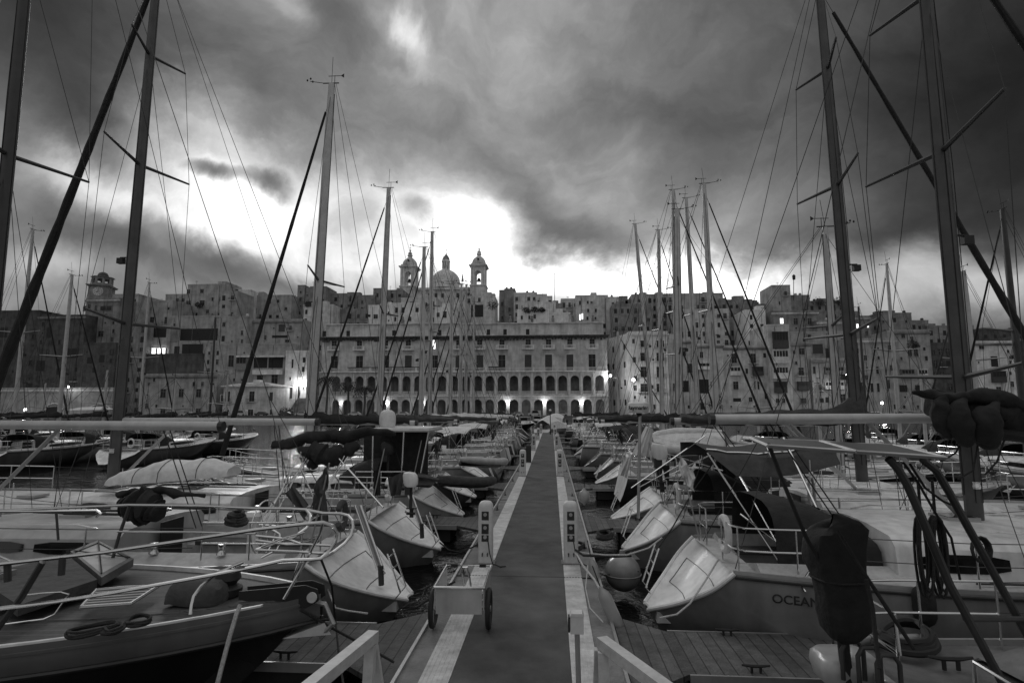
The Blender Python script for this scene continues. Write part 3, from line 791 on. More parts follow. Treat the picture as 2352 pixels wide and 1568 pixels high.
def anchor(H, e):
    k = MB(); L = H.L; z = H.Fb
    k.bb(L-.7, L+.15, -.06, .06, z-.02, z+.05); a = k.build('bow_roller', 'steel', e)
    k = MB(); k.tube([(L-.4, 0, z+.09), (L+.15, 0, z+.06), (L+.22, 0, z-.1)], .025, 6); k.add([(L+.05, -.14, z-.22), (L+.05, .14, z-.22), (L+.33, 0, z-.02), (L+.2, 0, z-.12)], [(0, 1, 2), (0, 3, 1), (0, 2, 3), (1, 3, 2)]); k.build('anchor', 'aluminium', a)

def fittings(H, e, X, Y):
    r = random.Random(int(Y*10)); L = H.L
    for sd_ in (-1, 1):                       # genoa tracks, cockpit coamings, lines led aft
        k = MB(); k.tube([(x, sd_*H.by(x)*.80, H.zs(x)+.035) for x in (L*.38, L*.46, L*.54)], .014, 4); k.build('genoa_track', 'iron', e)
        k = MB(); 
        for q_ in (.12, .2, .29): k.tube([(L*.37, sd_*q_, H.zs(L*.37)+.54), (L*.45, sd_*q_*.8, H.zs(L*.45)+.53), (L*.56, sd_*.1, H.zs(L*.56)+.50)], .009, 4)
        k.build('control_line', 'rope_dark' if r.random() < .6 else 'rope_pale', e)
        k = MB(); x0, x1 = H.sc+.6, L*.34; k.bb(x0, x1, sd_*.66-.18, sd_*.66+.18, H.Fs-.13, H.Fs-.06); k.build('cushion', r.choice(['canvas_grey', 'canvas_dark', 'canvas_pale']), e)
    for x in (L*.66, L*.82):                  # deck hatches forward, vents
        k = MB(); k.bb(x-.22, x+.22, -.22, .22, H.zs(x)+.03, H.zs(x)+(.32 if x < L*.7 else .09)); k.build('vent_box', 'gelcoat_grey', e)
    k = MB(); k.bb(L*.35, L*.352, -.3, .3, H.Fs-.45, H.Fs+.42); k.build('companionway', 'opening', e)
    fs_ = MB(); a = (H.sc+.05, H.b(0)*.8, H.Fs); fs_.tube([a, (a[0]-.3, a[1], a[2]+1.5)], .014, 5); fl = fs_.build('flagstaff', 'aluminium', e)
    if r.random() < .6:
        rows = [[(a[0]-.3+.04*i+.02*math.sin(j*2+i), a[1]+.05*math.sin(i*1.7+j), a[2]+1.48-.09*j-.05*i) for i in range(7)] for j in range(5)]
        MB().grid(rows).build('ensign', r.choice(['canvas_grey', 'canvas_dark', 'canvas_pale']), fl)
    k = MB(); c = (H.sc+.1, -H.b(0)*.45, H.Fs+.42); n = 14    # horseshoe buoy on the stern rail
    k.tube([(c[0]-.03, c[1]+.2*math.cos(R(-60+300*i/n)+math.pi/2), c[2]+.24*math.sin(R(-60+300*i/n)+math.pi/2)) for i in range(n+1)], .055, 8); k.build('horseshoe_buoy', r.choice(['canvas_pale', 'canvas_grey', 'gelcoat']), e, smooth=True)
def yacht(X, Y, side, label, L=11.5, B=3.7, Fs=1.05, Fb=1.4, hull='hull_white', deck='non_skid', scoop=1.35, mast=None, near=True, hood='canvas_dark', bim=None, group=None, bowin=False, rz=None, boom=4.6, **kw):
    """stern-to yacht: (X, Y) is the middle of its transom at the water, side -1 = left row, 1 = right row"""
    rot = ((math.pi if side < 0 else 0.0) + (0 if near else random.uniform(-.07, .07))) if rz is None else rz
    e = empty('sailing_yacht', (X, Y, 0), rot, label, 'sailing boat', group or ('yachts moored along the left side of the walkway' if side < 0 else 'yachts moored along the right side of the walkway'))
    H = Hull(L, B, Fs, Fb, scoop, kw.pop('sr', .72))
    H.build(e, hull, deck, near, transom=kw.pop('transom', 'gelcoat'), strake=kw.pop('strake', 'plastic_dark'), stripe=kw.pop('stripe', None))
    H.cabin(e, a=kw.pop('ca', .36), near=near, h=kw.pop('ch', .46), wsc=kw.pop('cw', .62), m=kw.pop('cm', 'gelcoat')); hx = kw.pop('hx', None)
    stern_rail(H, e, near)
    if near: bow_rail(H, e, near); life_lines(H, e, near); wheel_station(H, e)
    if near:
        for x in (H.L*.22, H.L*.31):
            for sd_ in (-1, 1): winch(H, e, x, sd_*min(1.15, H.by(x)*.8))
        anchor(H, e)
    if hood: sprayhood(H, e, hood, hx=hx)
    if near or Y < 50: fittings(H, e, X, Y)
    if bim: bimini(H, e, *bim)
    if mast: rig(H, e, near=near, boom=boom, **mast)
    return e, H

def motorboat(X, Y, side, label, L=7.5, B=2.7, hull='hull_white', cover=None, rz=None, group=None):
    rot = (math.pi if side < 0 else 0.0) if rz is None else rz
    e = empty('motor_boat', (X, Y, 0), rot, label, 'motor boat', group or 'motor boats on the pontoons')
    H = Hull(L, B, .75, 1.15, .5, .86, 1.3)
    H.build(e, hull, 'gelcoat', False)
    H.cabin(e, .34, .78, .5, near=False, wsc=.72)
    rows = []                                   # raked windscreen
    for j in range(7):
        a = -1.1 + 2.2*j/6; y = math.sin(a)*.95; x = L*.38 + math.cos(a)*.5
        rows.append([(x, y, 1.35), (x-.35, y*.9, 1.85)])
    MB().grid(rows).build('windscreen', 'black_glass', e)
    k = MB(); k.bb(-.45, -.1, -.22, .22, .75, 1.25); k.bb(-.38, -.2, -.12, .12, -.2, .75); k.build('outboard', 'plastic_dark', e)
    if cover:
        rows = []
        for i in range(9):
            u = i/8; x = lerp(.4, L*.62, u); h = 1.0 + .85*math.sin(math.pi*min(1, u*1.1+.05))**.8; b_ = H.by(x)*1.02
            rows.append([(x, -b_, .8), (x, -b_*.8, .8+h*.55), (x, -b_*.25, .8+h*.9), (x, 0, .8+h), (x, b_*.25, .8+h*.9), (x, b_*.8, .8+h*.55), (x, b_, .8)])
        MB().grid(rows).build('cover', cover, e, smooth=False)
    else:
        k = MB(); k.bb(L*.3, L*.55, -.9, .9, 2.0, 2.06); 
        for x, y in ((L*.31, -.85), (L*.31, .85), (L*.54, -.85), (L*.54, .85)): k.tube([(x, y, 1.0), (x, y, 2.02)], .025, 5)
        k.build('hard_top', 'gelcoat', e)
    return e
def dinghy(loc, rz, L, label, m='canvas_grey', flip=False, tilt=(0, 0), scl=1.0):
    e = empty('inflatable_dinghy', loc, rz, label, 'dinghy', 'inflatable dinghies carried by the yachts')
    s_ = -1 if flip else 1
    pts = [(-L/2, -.5, 0), (-L/4, -.55, 0), (L*.12, -.55, 0), (L*.34, -.42, .05*s_), (L*.46, -.2, .13*s_), (L*.5, 0, .16*s_), (L*.46, .2, .13*s_), (L*.34, .42, .05*s_), (L*.12, .55, 0), (-L/4, .55, 0), (-L/2, .5, 0)]
    MB().tube(pts, [.13]+[.19]*9+[.13], 10).build('tube', m, e, smooth=True)
    k = MB(); rows = []
    for i in range(7):
        u = i/6; x = lerp(-L/2+.1, L*.42, u); w_ = .5*(1 - max(0, u-.6)*1.6)
        rows.append([(x, -w_, -.08*s_), (x, 0, (-.26+.2*u)*s_), (x, w_, -.08*s_)])
    k.grid(rows); k.build('floor', 'canvas_dark' if m != 'canvas_pale' else 'canvas_pale', e)
    k = MB(); k.bb(-L/2+.05, -L/2+.1, -.45, .45, -.2, .2); k.build('transom', 'plastic_dark', e)
    e.rotation_euler = (tilt[0], tilt[1], rz); e.scale = (scl,)*3
    return e
# ------------------------------------------------------------------ the rows of yachts beside the walkway
def M_(px, py, Y):                     # mast foot X, at the height of the boom
    return at(px, py, Y).x
def mast_of(px0, py0, px1, py1, Y, X, side, r=.11, top=None, **k):
    foot = at(px1, py1, Y); tp = at(px0, py0, Y)
    zb = k.pop('base', 1.9)
    if abs(tp.z - foot.z) < .1: sl = 0
    else: sl = (tp.x - foot.x) / (tp.z - foot.z)
    z1 = tp.z if top is None else top
    x0 = foot.x + sl*(zb - foot.z); x1 = foot.x + sl*(z1 - foot.z)
    d = dict(mx=abs(x0 - X), top=z1, rake=abs(x0-X) - abs(x1-X), r=r, base=zb); d.update(k); return d
LX, RX = -2.42, 1.5

# --- left row, near to far
e2, H2 = yacht(-2.43, 9.95, -1, 'white yacht with scooped stern second from the camera on the left row', sr=.64, cm='gelcoat_grey', L=12.2, B=3.75, Fs=1.15, hood=None,  # cabin a tone darker, frame-edge darkening put into its colour
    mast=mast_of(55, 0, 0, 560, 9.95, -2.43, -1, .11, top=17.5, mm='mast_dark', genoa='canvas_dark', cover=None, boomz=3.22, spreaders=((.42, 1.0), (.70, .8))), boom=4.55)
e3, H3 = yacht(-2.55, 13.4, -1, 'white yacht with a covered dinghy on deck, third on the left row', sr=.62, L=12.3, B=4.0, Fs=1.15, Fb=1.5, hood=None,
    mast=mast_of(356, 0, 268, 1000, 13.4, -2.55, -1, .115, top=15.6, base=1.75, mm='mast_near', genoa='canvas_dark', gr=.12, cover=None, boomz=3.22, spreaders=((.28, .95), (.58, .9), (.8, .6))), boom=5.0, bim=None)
e4, H4 = yacht(-2.7, 17.6, -1, 'yacht with flat topped gantry and pale radome, fourth on the left row', L=8.0, B=3.3, Fs=1.1, hood='canvas_dark', stripe='hull_navy',
    mast=mast_of(762, 193, 712, 960, 17.6, -2.7, -1, .125, genoa='canvas_dark', gr=.075, cover='canvas_dark', boomz=3.1, spreaders=((.46, 1.0),)), boom=3.4)
def dark_flutter(H, e, pts, m='canvas_dark'):
    pass
e5, H5 = yacht(-2.8, 21.2, -1, 'low yacht with dark stern canopy and dinghy on its stern, fifth on the left row', L=9.5, B=3.2, near=True, hood='canvas_dark', bim=(1.4, 3.2, 2.6, 'canvas_dark'), mast=None, hull='hull_grey')
e6, H6 = yacht(-2.5, 25.5, -1, 'yacht with tall pale mast on the left row beside the second left pedestal', L=9.0, B=3.2, near=True, hood='canvas_grey',
    mast=mast_of(893, 432, 872, 930, 25.5, -2.5, -1, .115, genoa='canvas_dark', cover='canvas_grey', boomz=3.0, spreaders=((.5, 1.0),)), boom=3.6)
FAR_L = [
 (29, 'small white yacht without boom cover behind the second left pedestal', None, dict(L=9)),
 (32.8, 'yacht whose short mast stands just left of the church dome, left row', (972, 565, 965, 930), {}),
 (36.4, 'yacht with mast right beside the church tower, left row', (993, 533, 987, 930), {}),
 (40.4, 'grey hulled yacht in the far half of the left row', None, dict(hull='hull_grey')),
 (44.2, 'far yacht of the left row with mast in front of the church dome', (1037, 652, 1034, 930), {}),
 (48.6, 'far yacht of the left row with a mast and whip aerial right of the dome', (1060, 652, 1058, 930), {}),
 (52.2, 'far yacht of the left row with the shortest mast, under the right bell tower', (1072, 655, 1071, 930), {}),
 (56.4, 'navy hulled far yacht of the left row with a dark canopy', None, dict(hull='hull_navy')),
 (60.2, 'white far yacht of the left row last but two', (1089, 700, 1088, 930), {}),
 (64.4, 'grey far yacht of the left row last but one', None, dict(hull='hull_grey')),
 (68.4, 'farthest yacht of the left row beside the pier end', None, {})]
for Y, lab, mm_, k in FAR_L:
    m_ = None if mm_ is None else mast_of(*mm_, Y, -2.6, -1, .12, near=False) if False else (None if mm_ is None else mast_of(*mm_, Y, -2.6, -1, .12, cover=random.choice(['canvas_dark', 'canvas_grey', 'canvas_pale']), boomz=2.9, spreaders=((.5, .9),)))
    if m_: m_['mx'] = max(3.6, m_['mx'])
    yacht(-2.6, Y, -1, lab, near=False, transom=random.choice(['gelcoat', 'gelcoat_grey', 'hull_navy', 'hull_grey', 'hull_white']), scoop=random.choice([.2, .3, 1.2, .9]), Fs=random.uniform(.95, 1.25), hood=random.choice(['canvas_dark', 'canvas_grey', None]), bim=random.choice([None, (1.4, 3.2, 2.5, 'canvas_dark'), (1.4, 3.2, 2.5, 'canvas_pale')]), mast=m_, **dict(dict(L=9.0 if mm_ else 10.5, B=3.2), **k))

# --- right row
e_r2, HR2 = yacht(1.5, 9.7, 1, 'grey sided yacht with name lettering on its hull, second on the right row', sr=.62, L=10.7, B=3.8, Fs=1.2, Fb=1.45, hull='hull_slate', scoop=1.05, hood='canvas_dark', hx=(1.7, 2.9), ca=.30, ch=.6, cw=.72,
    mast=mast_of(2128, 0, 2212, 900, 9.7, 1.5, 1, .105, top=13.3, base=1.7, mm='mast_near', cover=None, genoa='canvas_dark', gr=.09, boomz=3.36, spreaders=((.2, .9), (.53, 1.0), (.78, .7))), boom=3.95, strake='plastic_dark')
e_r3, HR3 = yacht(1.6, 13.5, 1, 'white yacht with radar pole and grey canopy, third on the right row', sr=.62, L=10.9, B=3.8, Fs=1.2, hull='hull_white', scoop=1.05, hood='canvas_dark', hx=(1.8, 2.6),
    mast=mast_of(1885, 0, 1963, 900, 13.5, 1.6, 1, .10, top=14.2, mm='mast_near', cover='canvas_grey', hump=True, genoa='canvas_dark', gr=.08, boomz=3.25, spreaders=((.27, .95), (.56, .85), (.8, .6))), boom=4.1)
e_r4, HR4 = yacht(1.75, 17.4, 1, 'yacht with overturned pale dinghy on stern davits, fourth on the right row', L=11, B=3.5, hull='hull_white', hood='canvas_dark',
    mast=dict(mx=6.6, top=9.0, r=.09, cover='canvas_dark', boomz=3.1, genoa=None, spreaders=((.6, .8),)), boom=4.4)
e_r5, HR5 = yacht(2.3, 21.0, 1, 'dark hulled flat sterned yacht beyond the second finger pontoon, right row', L=11, B=3.5, Fs=1.25, scoop=.25, hull='hull_navy', hood='canvas_grey', mast=None, strake='gelcoat')
yacht(1.9, 25.5, 1, 'yacht with the thickest mast of the right hand cluster', L=10.5, near=True, hood='canvas_dark', mast=mast_of(1555, 481, 1561, 930, 25.5, 1.9, 1, .13, cover='canvas_dark', boomz=3.0, genoa=None), boom=3.4)
FAR_R = [
 (29, 'yacht whose mast is the rightmost of the right hand cluster', (1603, 425, 1630, 930), dict(L=10.4)),
 (32.8, 'yacht whose slim mast top rises left in the cluster on the right row', (1545, 438, 1556, 930), {}),
 (36.4, 'yacht whose mast stands second from right in the cluster', (1575, 460, 1601, 930), dict(L=12.5)),
 (40.4, 'yacht with the shortest upright mast of the right hand cluster', (1523, 525, 1531, 930), {}),
 (44.4, 'far yacht of the right row with a strongly leaning mast', (1457, 517, 1494, 930), {}),
 (48.6, 'navy hulled far yacht of the right row', None, dict(hull='hull_navy')),
 (52.4, 'white far yacht of the right row under a pale canopy', None, dict()),
 (56.6, 'far yacht of the right row with a mast cut short by the rooftops', (1419, 760, 1421, 930), {}),
 (60.4, 'grey far yacht of the right row', None, dict(hull='hull_grey')),
 (64.6, 'farthest but one yacht of the right row', None, {}),
 (68.6, 'farthest yacht of the right row by the pier end lamp', None, dict(hull='hull_grey'))]
for Y, lab, mm_, k in FAR_R:
    m_ = None if mm_ is None else mast_of(*mm_, Y, 1.8, 1, .125, cover=random.choice(['canvas_dark', 'canvas_grey', 'canvas_dark']), boomz=2.9, spreaders=((.5, .9),))
    if m_: m_['mx'] = max(3.4, min(8.6, m_['mx']))
    yacht(1.8+random.uniform(-.3, .5), Y, 1, lab, near=False, transom=random.choice(['gelcoat', 'gelcoat_grey', 'hull_navy', 'hull_grey', 'hull_white']), scoop=random.choice([.2, .3, 1.2, .9]), Fs=random.uniform(.95, 1.25), hood=random.choice(['canvas_dark', 'canvas_grey', None]), bim=random.choice([None, (1.4, 3.2, 2.5, 'canvas_dark'), (1.4, 3.2, 2.5, 'canvas_pale')]), mast=m_, **dict(dict(L=10.5, B=3.3), **k))

# --- yachts on the neighbouring docks, lying along our view
def other(px, py_top, Y, lab, r=.12, X=None, hull='hull_white', rz=math.pi/2, mm='mast_pale', L=11, near=False, boom=4.0, genoa='canvas_dark', cover='canvas_dark', pxb=None, **k):
    foot = at(pxb if pxb else px, 930, Y); tp = at(px, py_top, Y)
    # boat axis along +y or -y: mast stands mx ahead of the transom
    mx = L*.55; sgn = 1 if rz > 0 else -1
    e, H = yacht(foot.x, Y - sgn*mx, 1, lab, rz=rz, L=L, hull=hull, near=near, group='yachts on the neighbouring docks', boom=boom, hood='canvas_dark',
                 mast=dict(mx=mx, top=tp.z, r=r, mm=mm, cover=cover, genoa=genoa, boomz=3.0, spreaders=((.5, .9),)), **k)
    return e
other(40, 528, 36, 'white yacht on the left dock at the picture edge with tall mast', pxb=35)
other(145, 632, 36, 'grey yacht on the left dock, square stern toward us, left of the thick mast', hull='hull_grey', pxb=138)
other(320, 650, 44, 'yacht on the left dock whose mast shows right of the thick near mast', pxb=322, hull='hull_navy', r=.1)
other(240, 850, 40, 'low yacht on the left dock seen under the long boom', hull='hull_white', r=.09, genoa=None)
other(100, 880, 50, 'dark yacht on the left dock behind the square stern', hull='hull_navy', r=.09, genoa=None)
other(400, 870, 38, 'pale yacht on the left dock right of the thick mast', hull='hull_grey', r=.09, genoa=None)
other(520, 860, 46, 'navy yacht on the left dock above the covered dinghy', hull='hull_navy', r=.09, genoa=None)
other(475, 730, 60, 'yacht with dark pole mast before the low quay house, left dock', hull='hull_grey', r=.12, genoa=None, mm='mast_dark', pxb=483)
other(2058, 606, 40, 'yacht on the right dock with mast between the two thick near masts', pxb=2062)
other(2222, 624, 30, 'yacht on the right dock with mast close behind the thickest right mast', r=.2, pxb=2240, genoa='canvas_grey')
other(2340, 480, 26, 'yacht on the right dock with mast at the right picture edge', r=.13, pxb=2349, mm='mast_dark')
other(1880, 880, 34, 'white yacht on the right dock below the grey sail cover', r=.09, genoa=None)
other(2120, 870, 34, 'grey yacht on the right dock below the thickest mast', hull='hull_grey', r=.09, genoa=None)
other(1740, 870, 44, 'navy yacht on the right dock seen under the long boom', hull='hull_navy', r=.09, genoa=None)
other(1985, 705, 50, 'yacht on the right dock whose short mast shows over the rooftops', r=.11, pxb=1988, genoa=None, mm='mast_dark')

# --- beyond the pier end
motorboat(at(1262, 985, 84).x - 1.2, 81, 1, 'motor boat under a tall pale tent cover lying across the pier end', L=8.5, B=3.2, cover='canvas_pale', rz=R(60))
fb = [(1090, 92, 'closest to the palace centre arches'), (1130, 100, 'under the right bell tower'), (1165, 88, 'halfway between right bell tower and pier lamp'), (1195, 110, 'behind the pedestals of the left strip'), (1330, 92, 'before the last ground arches of the palace'), (1365, 104, 'before the right end of the palace'), (1410, 95, 'under the gap beside the palace'), (1450, 112, 'hidden behind the radar scanner'), (1040, 112, 'below the church dome'), (980, 100, 'below the left bell tower'), (1300, 125, 'off the quay just right of the pier lamp'), (1225, 130, 'off the quay just left of the pier lamp'), (1500, 105, 'before the white corner house'), (1560, 120, 'behind the mast cluster'), (900, 118, 'right of the pale radome'), (1150, 140, 'farthest out before the palace'), (1380, 140, 'farthest out before the palace right end'), (820, 105, 'before the palms'), (1640, 108, 'before the twin balcony house'), (740, 120, 'right of the tall pale mast')]
look = ['white', 'navy', 'grey']
for i, (px, Y, wh) in enumerate(fb):
    c_ = look[i % 3]
    motorboat(at(px, 960, Y).x, Y, 1, f'{c_} distant motor boat {wh}', L=7+i % 3, hull='hull_'+c_, cover=[None, 'canvas_dark', 'canvas_pale', None][i % 4], rz=R([90, 20, 160, 75][i % 4]), group='motor boats off the quay')
# ================================================================== NEAR YACHT, BOTTOM LEFT (bow to the walkway)
def world_part(e, name, m, fn, smooth=False, parent=None):
    """part given in world coordinates under a rotated thing"""
    mb = MB(); fn(mb)
    inv = (Matrix.Translation(e.location) @ e.rotation_euler.to_matrix().to_4x4()).inverted()
    mb.v = [tuple(inv @ Vector(v)) for v in mb.v]
    return mb.build(name, m, parent or e, smooth=smooth)
def P3(l): return [at(x, y, Y) for x, y, Y in l]
def GZ(l, z): return [gz(x, y, z) for x, y in l]

e1 = empty('sailing_yacht', (-12.7, 6.55, 0), 0, 'dark hulled yacht with laid teak deck and big steel bow rail, nearest left', 'sailing boat', 'yachts moored along the left side of the walkway')
H1 = Hull(10.1, 3.5, 1.2, 1.42, .3, .8, 1.2)
H1.build(e1, 'hull_navy', 'teak', True, strake='hull_grey')
k = MB(); ts = [i/24 for i in range(25)]
for sd_ in (-1, 1):
    k.grid([[Vector(H1.pt(t, 0, sd_))+Vector((0, sd_*.012, .03)), Vector(H1.pt(t, 0, sd_))+Vector((0, sd_*.02, -.1)), Vector(H1.pt(t, 0, sd_))+Vector((0, sd_*.018, -.21)), Vector(H1.pt(t, 0, sd_))+Vector((0, sd_*.008, -.23))] for t in ts])
k.build('bulwark', 'hull_grey', e1, smooth=True)  # grey band toned down, corner falloff put into the colour
k = MB()
for sd_ in (-1, 1): k.tube([Vector(H1.pt(t, 0, sd_))+Vector((0, sd_*.02, -.25)) for t in ts], .022, 6)
k.build('rubbing_band', 'plastic_dark', e1)
H1.cabin(e1, .30, .66, .42, near=True, m='deck_dimmed')
def tubes(e, name, m, lists, r, n=8, parent=None):
    return world_part(e, name, m, lambda mb: [mb.tube(P3(l), r, n) for l in lists], True, parent)
# bow rail: near side top rail with its loop, near lower rail; far side the same
tubes(e1, 'bow_rail', 'steel', [
  [(-160, 1312, 5.15), (0, 1295, 5.25), (240, 1268, 5.5), (430, 1240, 5.7), (588, 1216, 5.9), (700, 1203, 6.1), (742, 1199, 6.2), (765, 1207, 6.3), (775, 1224, 6.35), (770, 1244, 6.35), (752, 1268, 6.3), (736, 1282, 6.25), (716, 1284, 6.2), (650, 1286, 6.1), (588, 1300, 5.95), (487, 1320, 5.8), (256, 1361, 5.5), (128, 1381, 5.35), (0, 1396, 5.25), (-160, 1414, 5.15)]], .019)
tubes(e1, 'bow_rail', 'steel', [
  [(-160, 1184, 8.1), (0, 1172, 8.0), (295, 1159, 7.7), (449, 1160.6, 7.5), (587, 1167, 7.3), (665, 1167.5, 7.2), (703, 1170, 7.15), (742, 1178, 7.1), (783, 1179, 7.0), (801, 1184, 6.95), (810, 1195, 6.9), (811, 1210, 6.9), (806, 1228, 6.85), (792, 1246, 6.8), (764, 1268, 6.7), (738, 1282, 6.4)],
  [(703, 1170, 7.15), (712, 1181, 7.1), (712, 1196, 7.05), (704, 1212, 7.0), (676, 1232, 6.9), (640, 1244, 6.8), (588, 1262, 6.7)]], .019)
tubes(e1, 'pulpit_seat', 'steel', [
  [(588, 1240, 6.6), (660, 1250, 6.6), (700, 1249, 6.6), (764, 1253, 6.6)], [(588, 1262, 6.4), (680, 1266, 6.4), (750, 1271, 6.4)],
  [(588, 1214, 6.7), (625, 1216, 6.7), (642, 1226, 6.7), (645, 1243, 6.65), (636, 1262, 6.6), (600, 1280, 6.5)],
  [(588, 1230, 6.6), (660, 1237, 6.6), (690, 1248, 6.6)], [(600, 1255, 6.6), (650, 1235, 6.6), (700, 1222, 6.6)]], .013)
tubes(e1, 'rail_leg', 'steel', [[(742, 1200, 6.2), (735, 1225, 6.25), (690, 1310, 6.25), (652, 1375, 6.2)]], .017)
tubes(e1, 'rail_leg', 'steel', [[(560, 1290, 5.9), (500, 1315, 5.85), (462, 1345, 5.8), (445, 1368, 5.75), (440, 1388, 5.72), (437, 1410, 5.7)]], .017)
tubes(e1, 'rail_leg', 'steel', [[(697, 1262, 6.9), (672, 1330, 6.85)]], .014)
tubes(e1, 'rail_leg', 'mast_dark', [[(298, 1160, 7.7), (275, 1225, 7.7), (248, 1320, 7.7)]], .022)
tubes(e1, 'rail_leg', 'mast_dark', [[(128, 1163, 7.9), (131, 1200, 7.9), (134, 1240, 7.9)]], .016)
tubes(e1, 'rail_leg', 'mast_dark', [[(144, 1278, 5.4), (141, 1320, 5.4)]], .03)
tubes(e1, 'rail_leg', 'mast_dark', [[(17, 1290, 5.3), (18, 1335, 5.3)]], .03)
tubes(e1, 'shroud', 'mast_dark', [[(98, 1290, 5.3), (50, 1370, 5.3), (0, 1435, 5.3), (-40, 1490, 5.3)]], .03)
tubes(e1, 'lifeline', 'steel', [[(-100, 1180, 5.1), (0, 1172+2, 5.15), (100, 1174, 5.2), (222, 1172, 5.3), (231, 1178, 5.3), (222, 1186, 5.32)]], .013)
tubes(e1, 'lifeline', 'steel', [[(270, 1220, 7.6), (450, 1221, 7.4), (588, 1225, 7.2)]], .013)
tubes(e1, 'spare_rail', 'steel', [[(41, 1380, 5.6), (55, 1366, 5.6), (100, 1361, 5.7), (140, 1359, 5.75), (158, 1364, 5.75), (150, 1375, 5.75), (125, 1410, 5.7), (100, 1421, 5.6), (0, 1434, 5.5)]], .008)
# skylight hatch on the foredeck
zd = 1.40
def hatch_fn(z0, z1, q, w_):
    c = GZ(q, z0); c2 = [Vector((p.x, p.y, z1)) for p in c]
    return c, c2
quad = [(160, 1282), (224, 1255), (306, 1300), (232, 1345)]
def f(mb):
    c, c2 = hatch_fn(zd, zd+.10, quad, .05)
    mb.add(c+c2, [(0,1,5,4), (1,2,6,5), (2,3,7,6), (3,0,4,7)])
    ce = sum(c2, Vector())/4
    inner = [p.lerp(ce, .16) for p in c2]
    mb.add(c2+inner, [(0,1,5,4), (1,2,6,5), (2,3,7,6), (3,0,4,7)])
hf = world_part(e1, 'hatch', 'deck_dimmed', f)
def f(mb):
    c, c2 = hatch_fn(zd, zd+.085, quad, .05); ce = sum(c2, Vector())/4; inner = [p.lerp(ce, .15) for p in c2]; mb.add(inner, [(0, 1, 2, 3)])
world_part(e1, 'pane', 'gelcoat_grey', f, parent=hf)
def f(mb):
    c, c2 = hatch_fn(zd, zd+.115, quad, .05); ce = sum(c2, Vector())/4; inner = [p.lerp(ce, .12) for p in c2]
    mb.tube([inner[0], inner[2]], .009, 5); mb.tube([inner[1], inner[3]], .009, 5)
world_part(e1, 'hatch_bars', 'iron', f, parent=hf)
# big deck box
def f(mb):
    b_ = [(-60, 1345), (150, 1290), (222, 1352), (40, 1415)]; c = GZ(b_, zd); c2 = [p + Vector((0, 0, .11)) for p in c]; mb.add(c+c2, [(0,1,5,4), (1,2,6,5), (2,3,7,6), (3,0,4,7), (4,5,6,7)])
world_part(e1, 'deck_locker', 'canvas_grey', f)
# grating
def f(mb):
    for i in range(7):
        a = gz(lerp(188, 222, i/6), lerp(1392, 1356, i/6), zd+.06); b_ = gz(lerp(300, 362, i/6), lerp(1384, 1345, i/6), zd+.06); mb.tube([a, b_], .016, 5)
    mb.tube(GZ([(186, 1394), (300, 1386), (364, 1345), (290, 1348), (222, 1354), (186, 1394)], zd+.06), .02, 6)
world_part(e1, 'grating', 'aluminium', f)
# windlass under a cover dimmed in colour towards the frame corner, with dark gypsy
wp = gz(440, 1385, zd)
def f(mb):
    rows = []
    for z, a, b_ in ((-.02, .3, .17), (.06, .31, .18), (.15, .29, .16), (.2, .24, .12), (.23, .1, .05), (.235, .01, .01)):
        rows.append([(wp.x+a*math.copysign(abs(math.cos(t))**.5, math.cos(t)), wp.y+.1+b_*math.copysign(abs(math.sin(t))**.5, math.sin(t)), zd+z) for t in [2*math.pi*j/24 for j in range(25)]])
    mb.grid(rows).crumple(.03, 6)
wl = world_part(e1, 'windlass', 'canvas_grey', f, smooth=True)
def f(mb):
    p = gz(520, 1365, zd); mb.lathe((p.x, p.y, zd), [(.16, 0), (.17, .08), (.1, .12), (.15, .18), (.13, .26), (.05, .28)], 14)
world_part(e1, 'capstan', 'iron', f, smooth=True, parent=wl)
# bow roller with a pale disc
def f(mb):
    p = Vector((-2.72, 6.45, 1.44))
    for s_ in (-.09, .09): mb.add([p+Vector((-.75, s_, -.03)), p+Vector((.02, s_, -.1)), p+Vector((.16, s_, -.02)), p+Vector((.14, s_, .1)), p+Vector((.0, s_, .14)), p+Vector((-.75, s_, .06)),
          p+Vector((-.75, s_+.02, -.03)), p+Vector((.02, s_+.02, -.1)), p+Vector((.16, s_+.02, -.02)), p+Vector((.14, s_+.02, .1)), p+Vector((.0, s_+.02, .14)), p+Vector((-.75, s_+.02, .06))],
          [(0,1,2,3,4,5), (11,10,9,8,7,6)] + [(i, (i+1) % 6, (i+1) % 6+6, i+6) for i in range(6)])
br = world_part(e1, 'bow_roller', 'iron', f)
def f(mb): mb.tube([(-2.63, 6.33, 1.46), (-2.63, 6.355, 1.46)], .055, 16)
world_part(e1, 'roller', 'plastic_pale', f, parent=br)
def f(mb):
    p = Vector((-2.62, 6.45, 1.36)); mb.tube([p+Vector((-.6, 0, .1)), p+Vector((.1, 0, .0)), p+Vector((.2, 0, -.2)), p+Vector((.05, 0, -.35))], .028, 6)
    mb.add([p+Vector((-.28, -.2, -.3)), p+Vector((-.28, .2, -.3)), p+Vector((.18, 0, -.32)), p+Vector((.1, 0, -.2))], [(0, 1, 2), (0, 2, 3), (1, 3, 2), (0, 3, 1)])
world_part(e1, 'anchor', 'aluminium', f, parent=br)
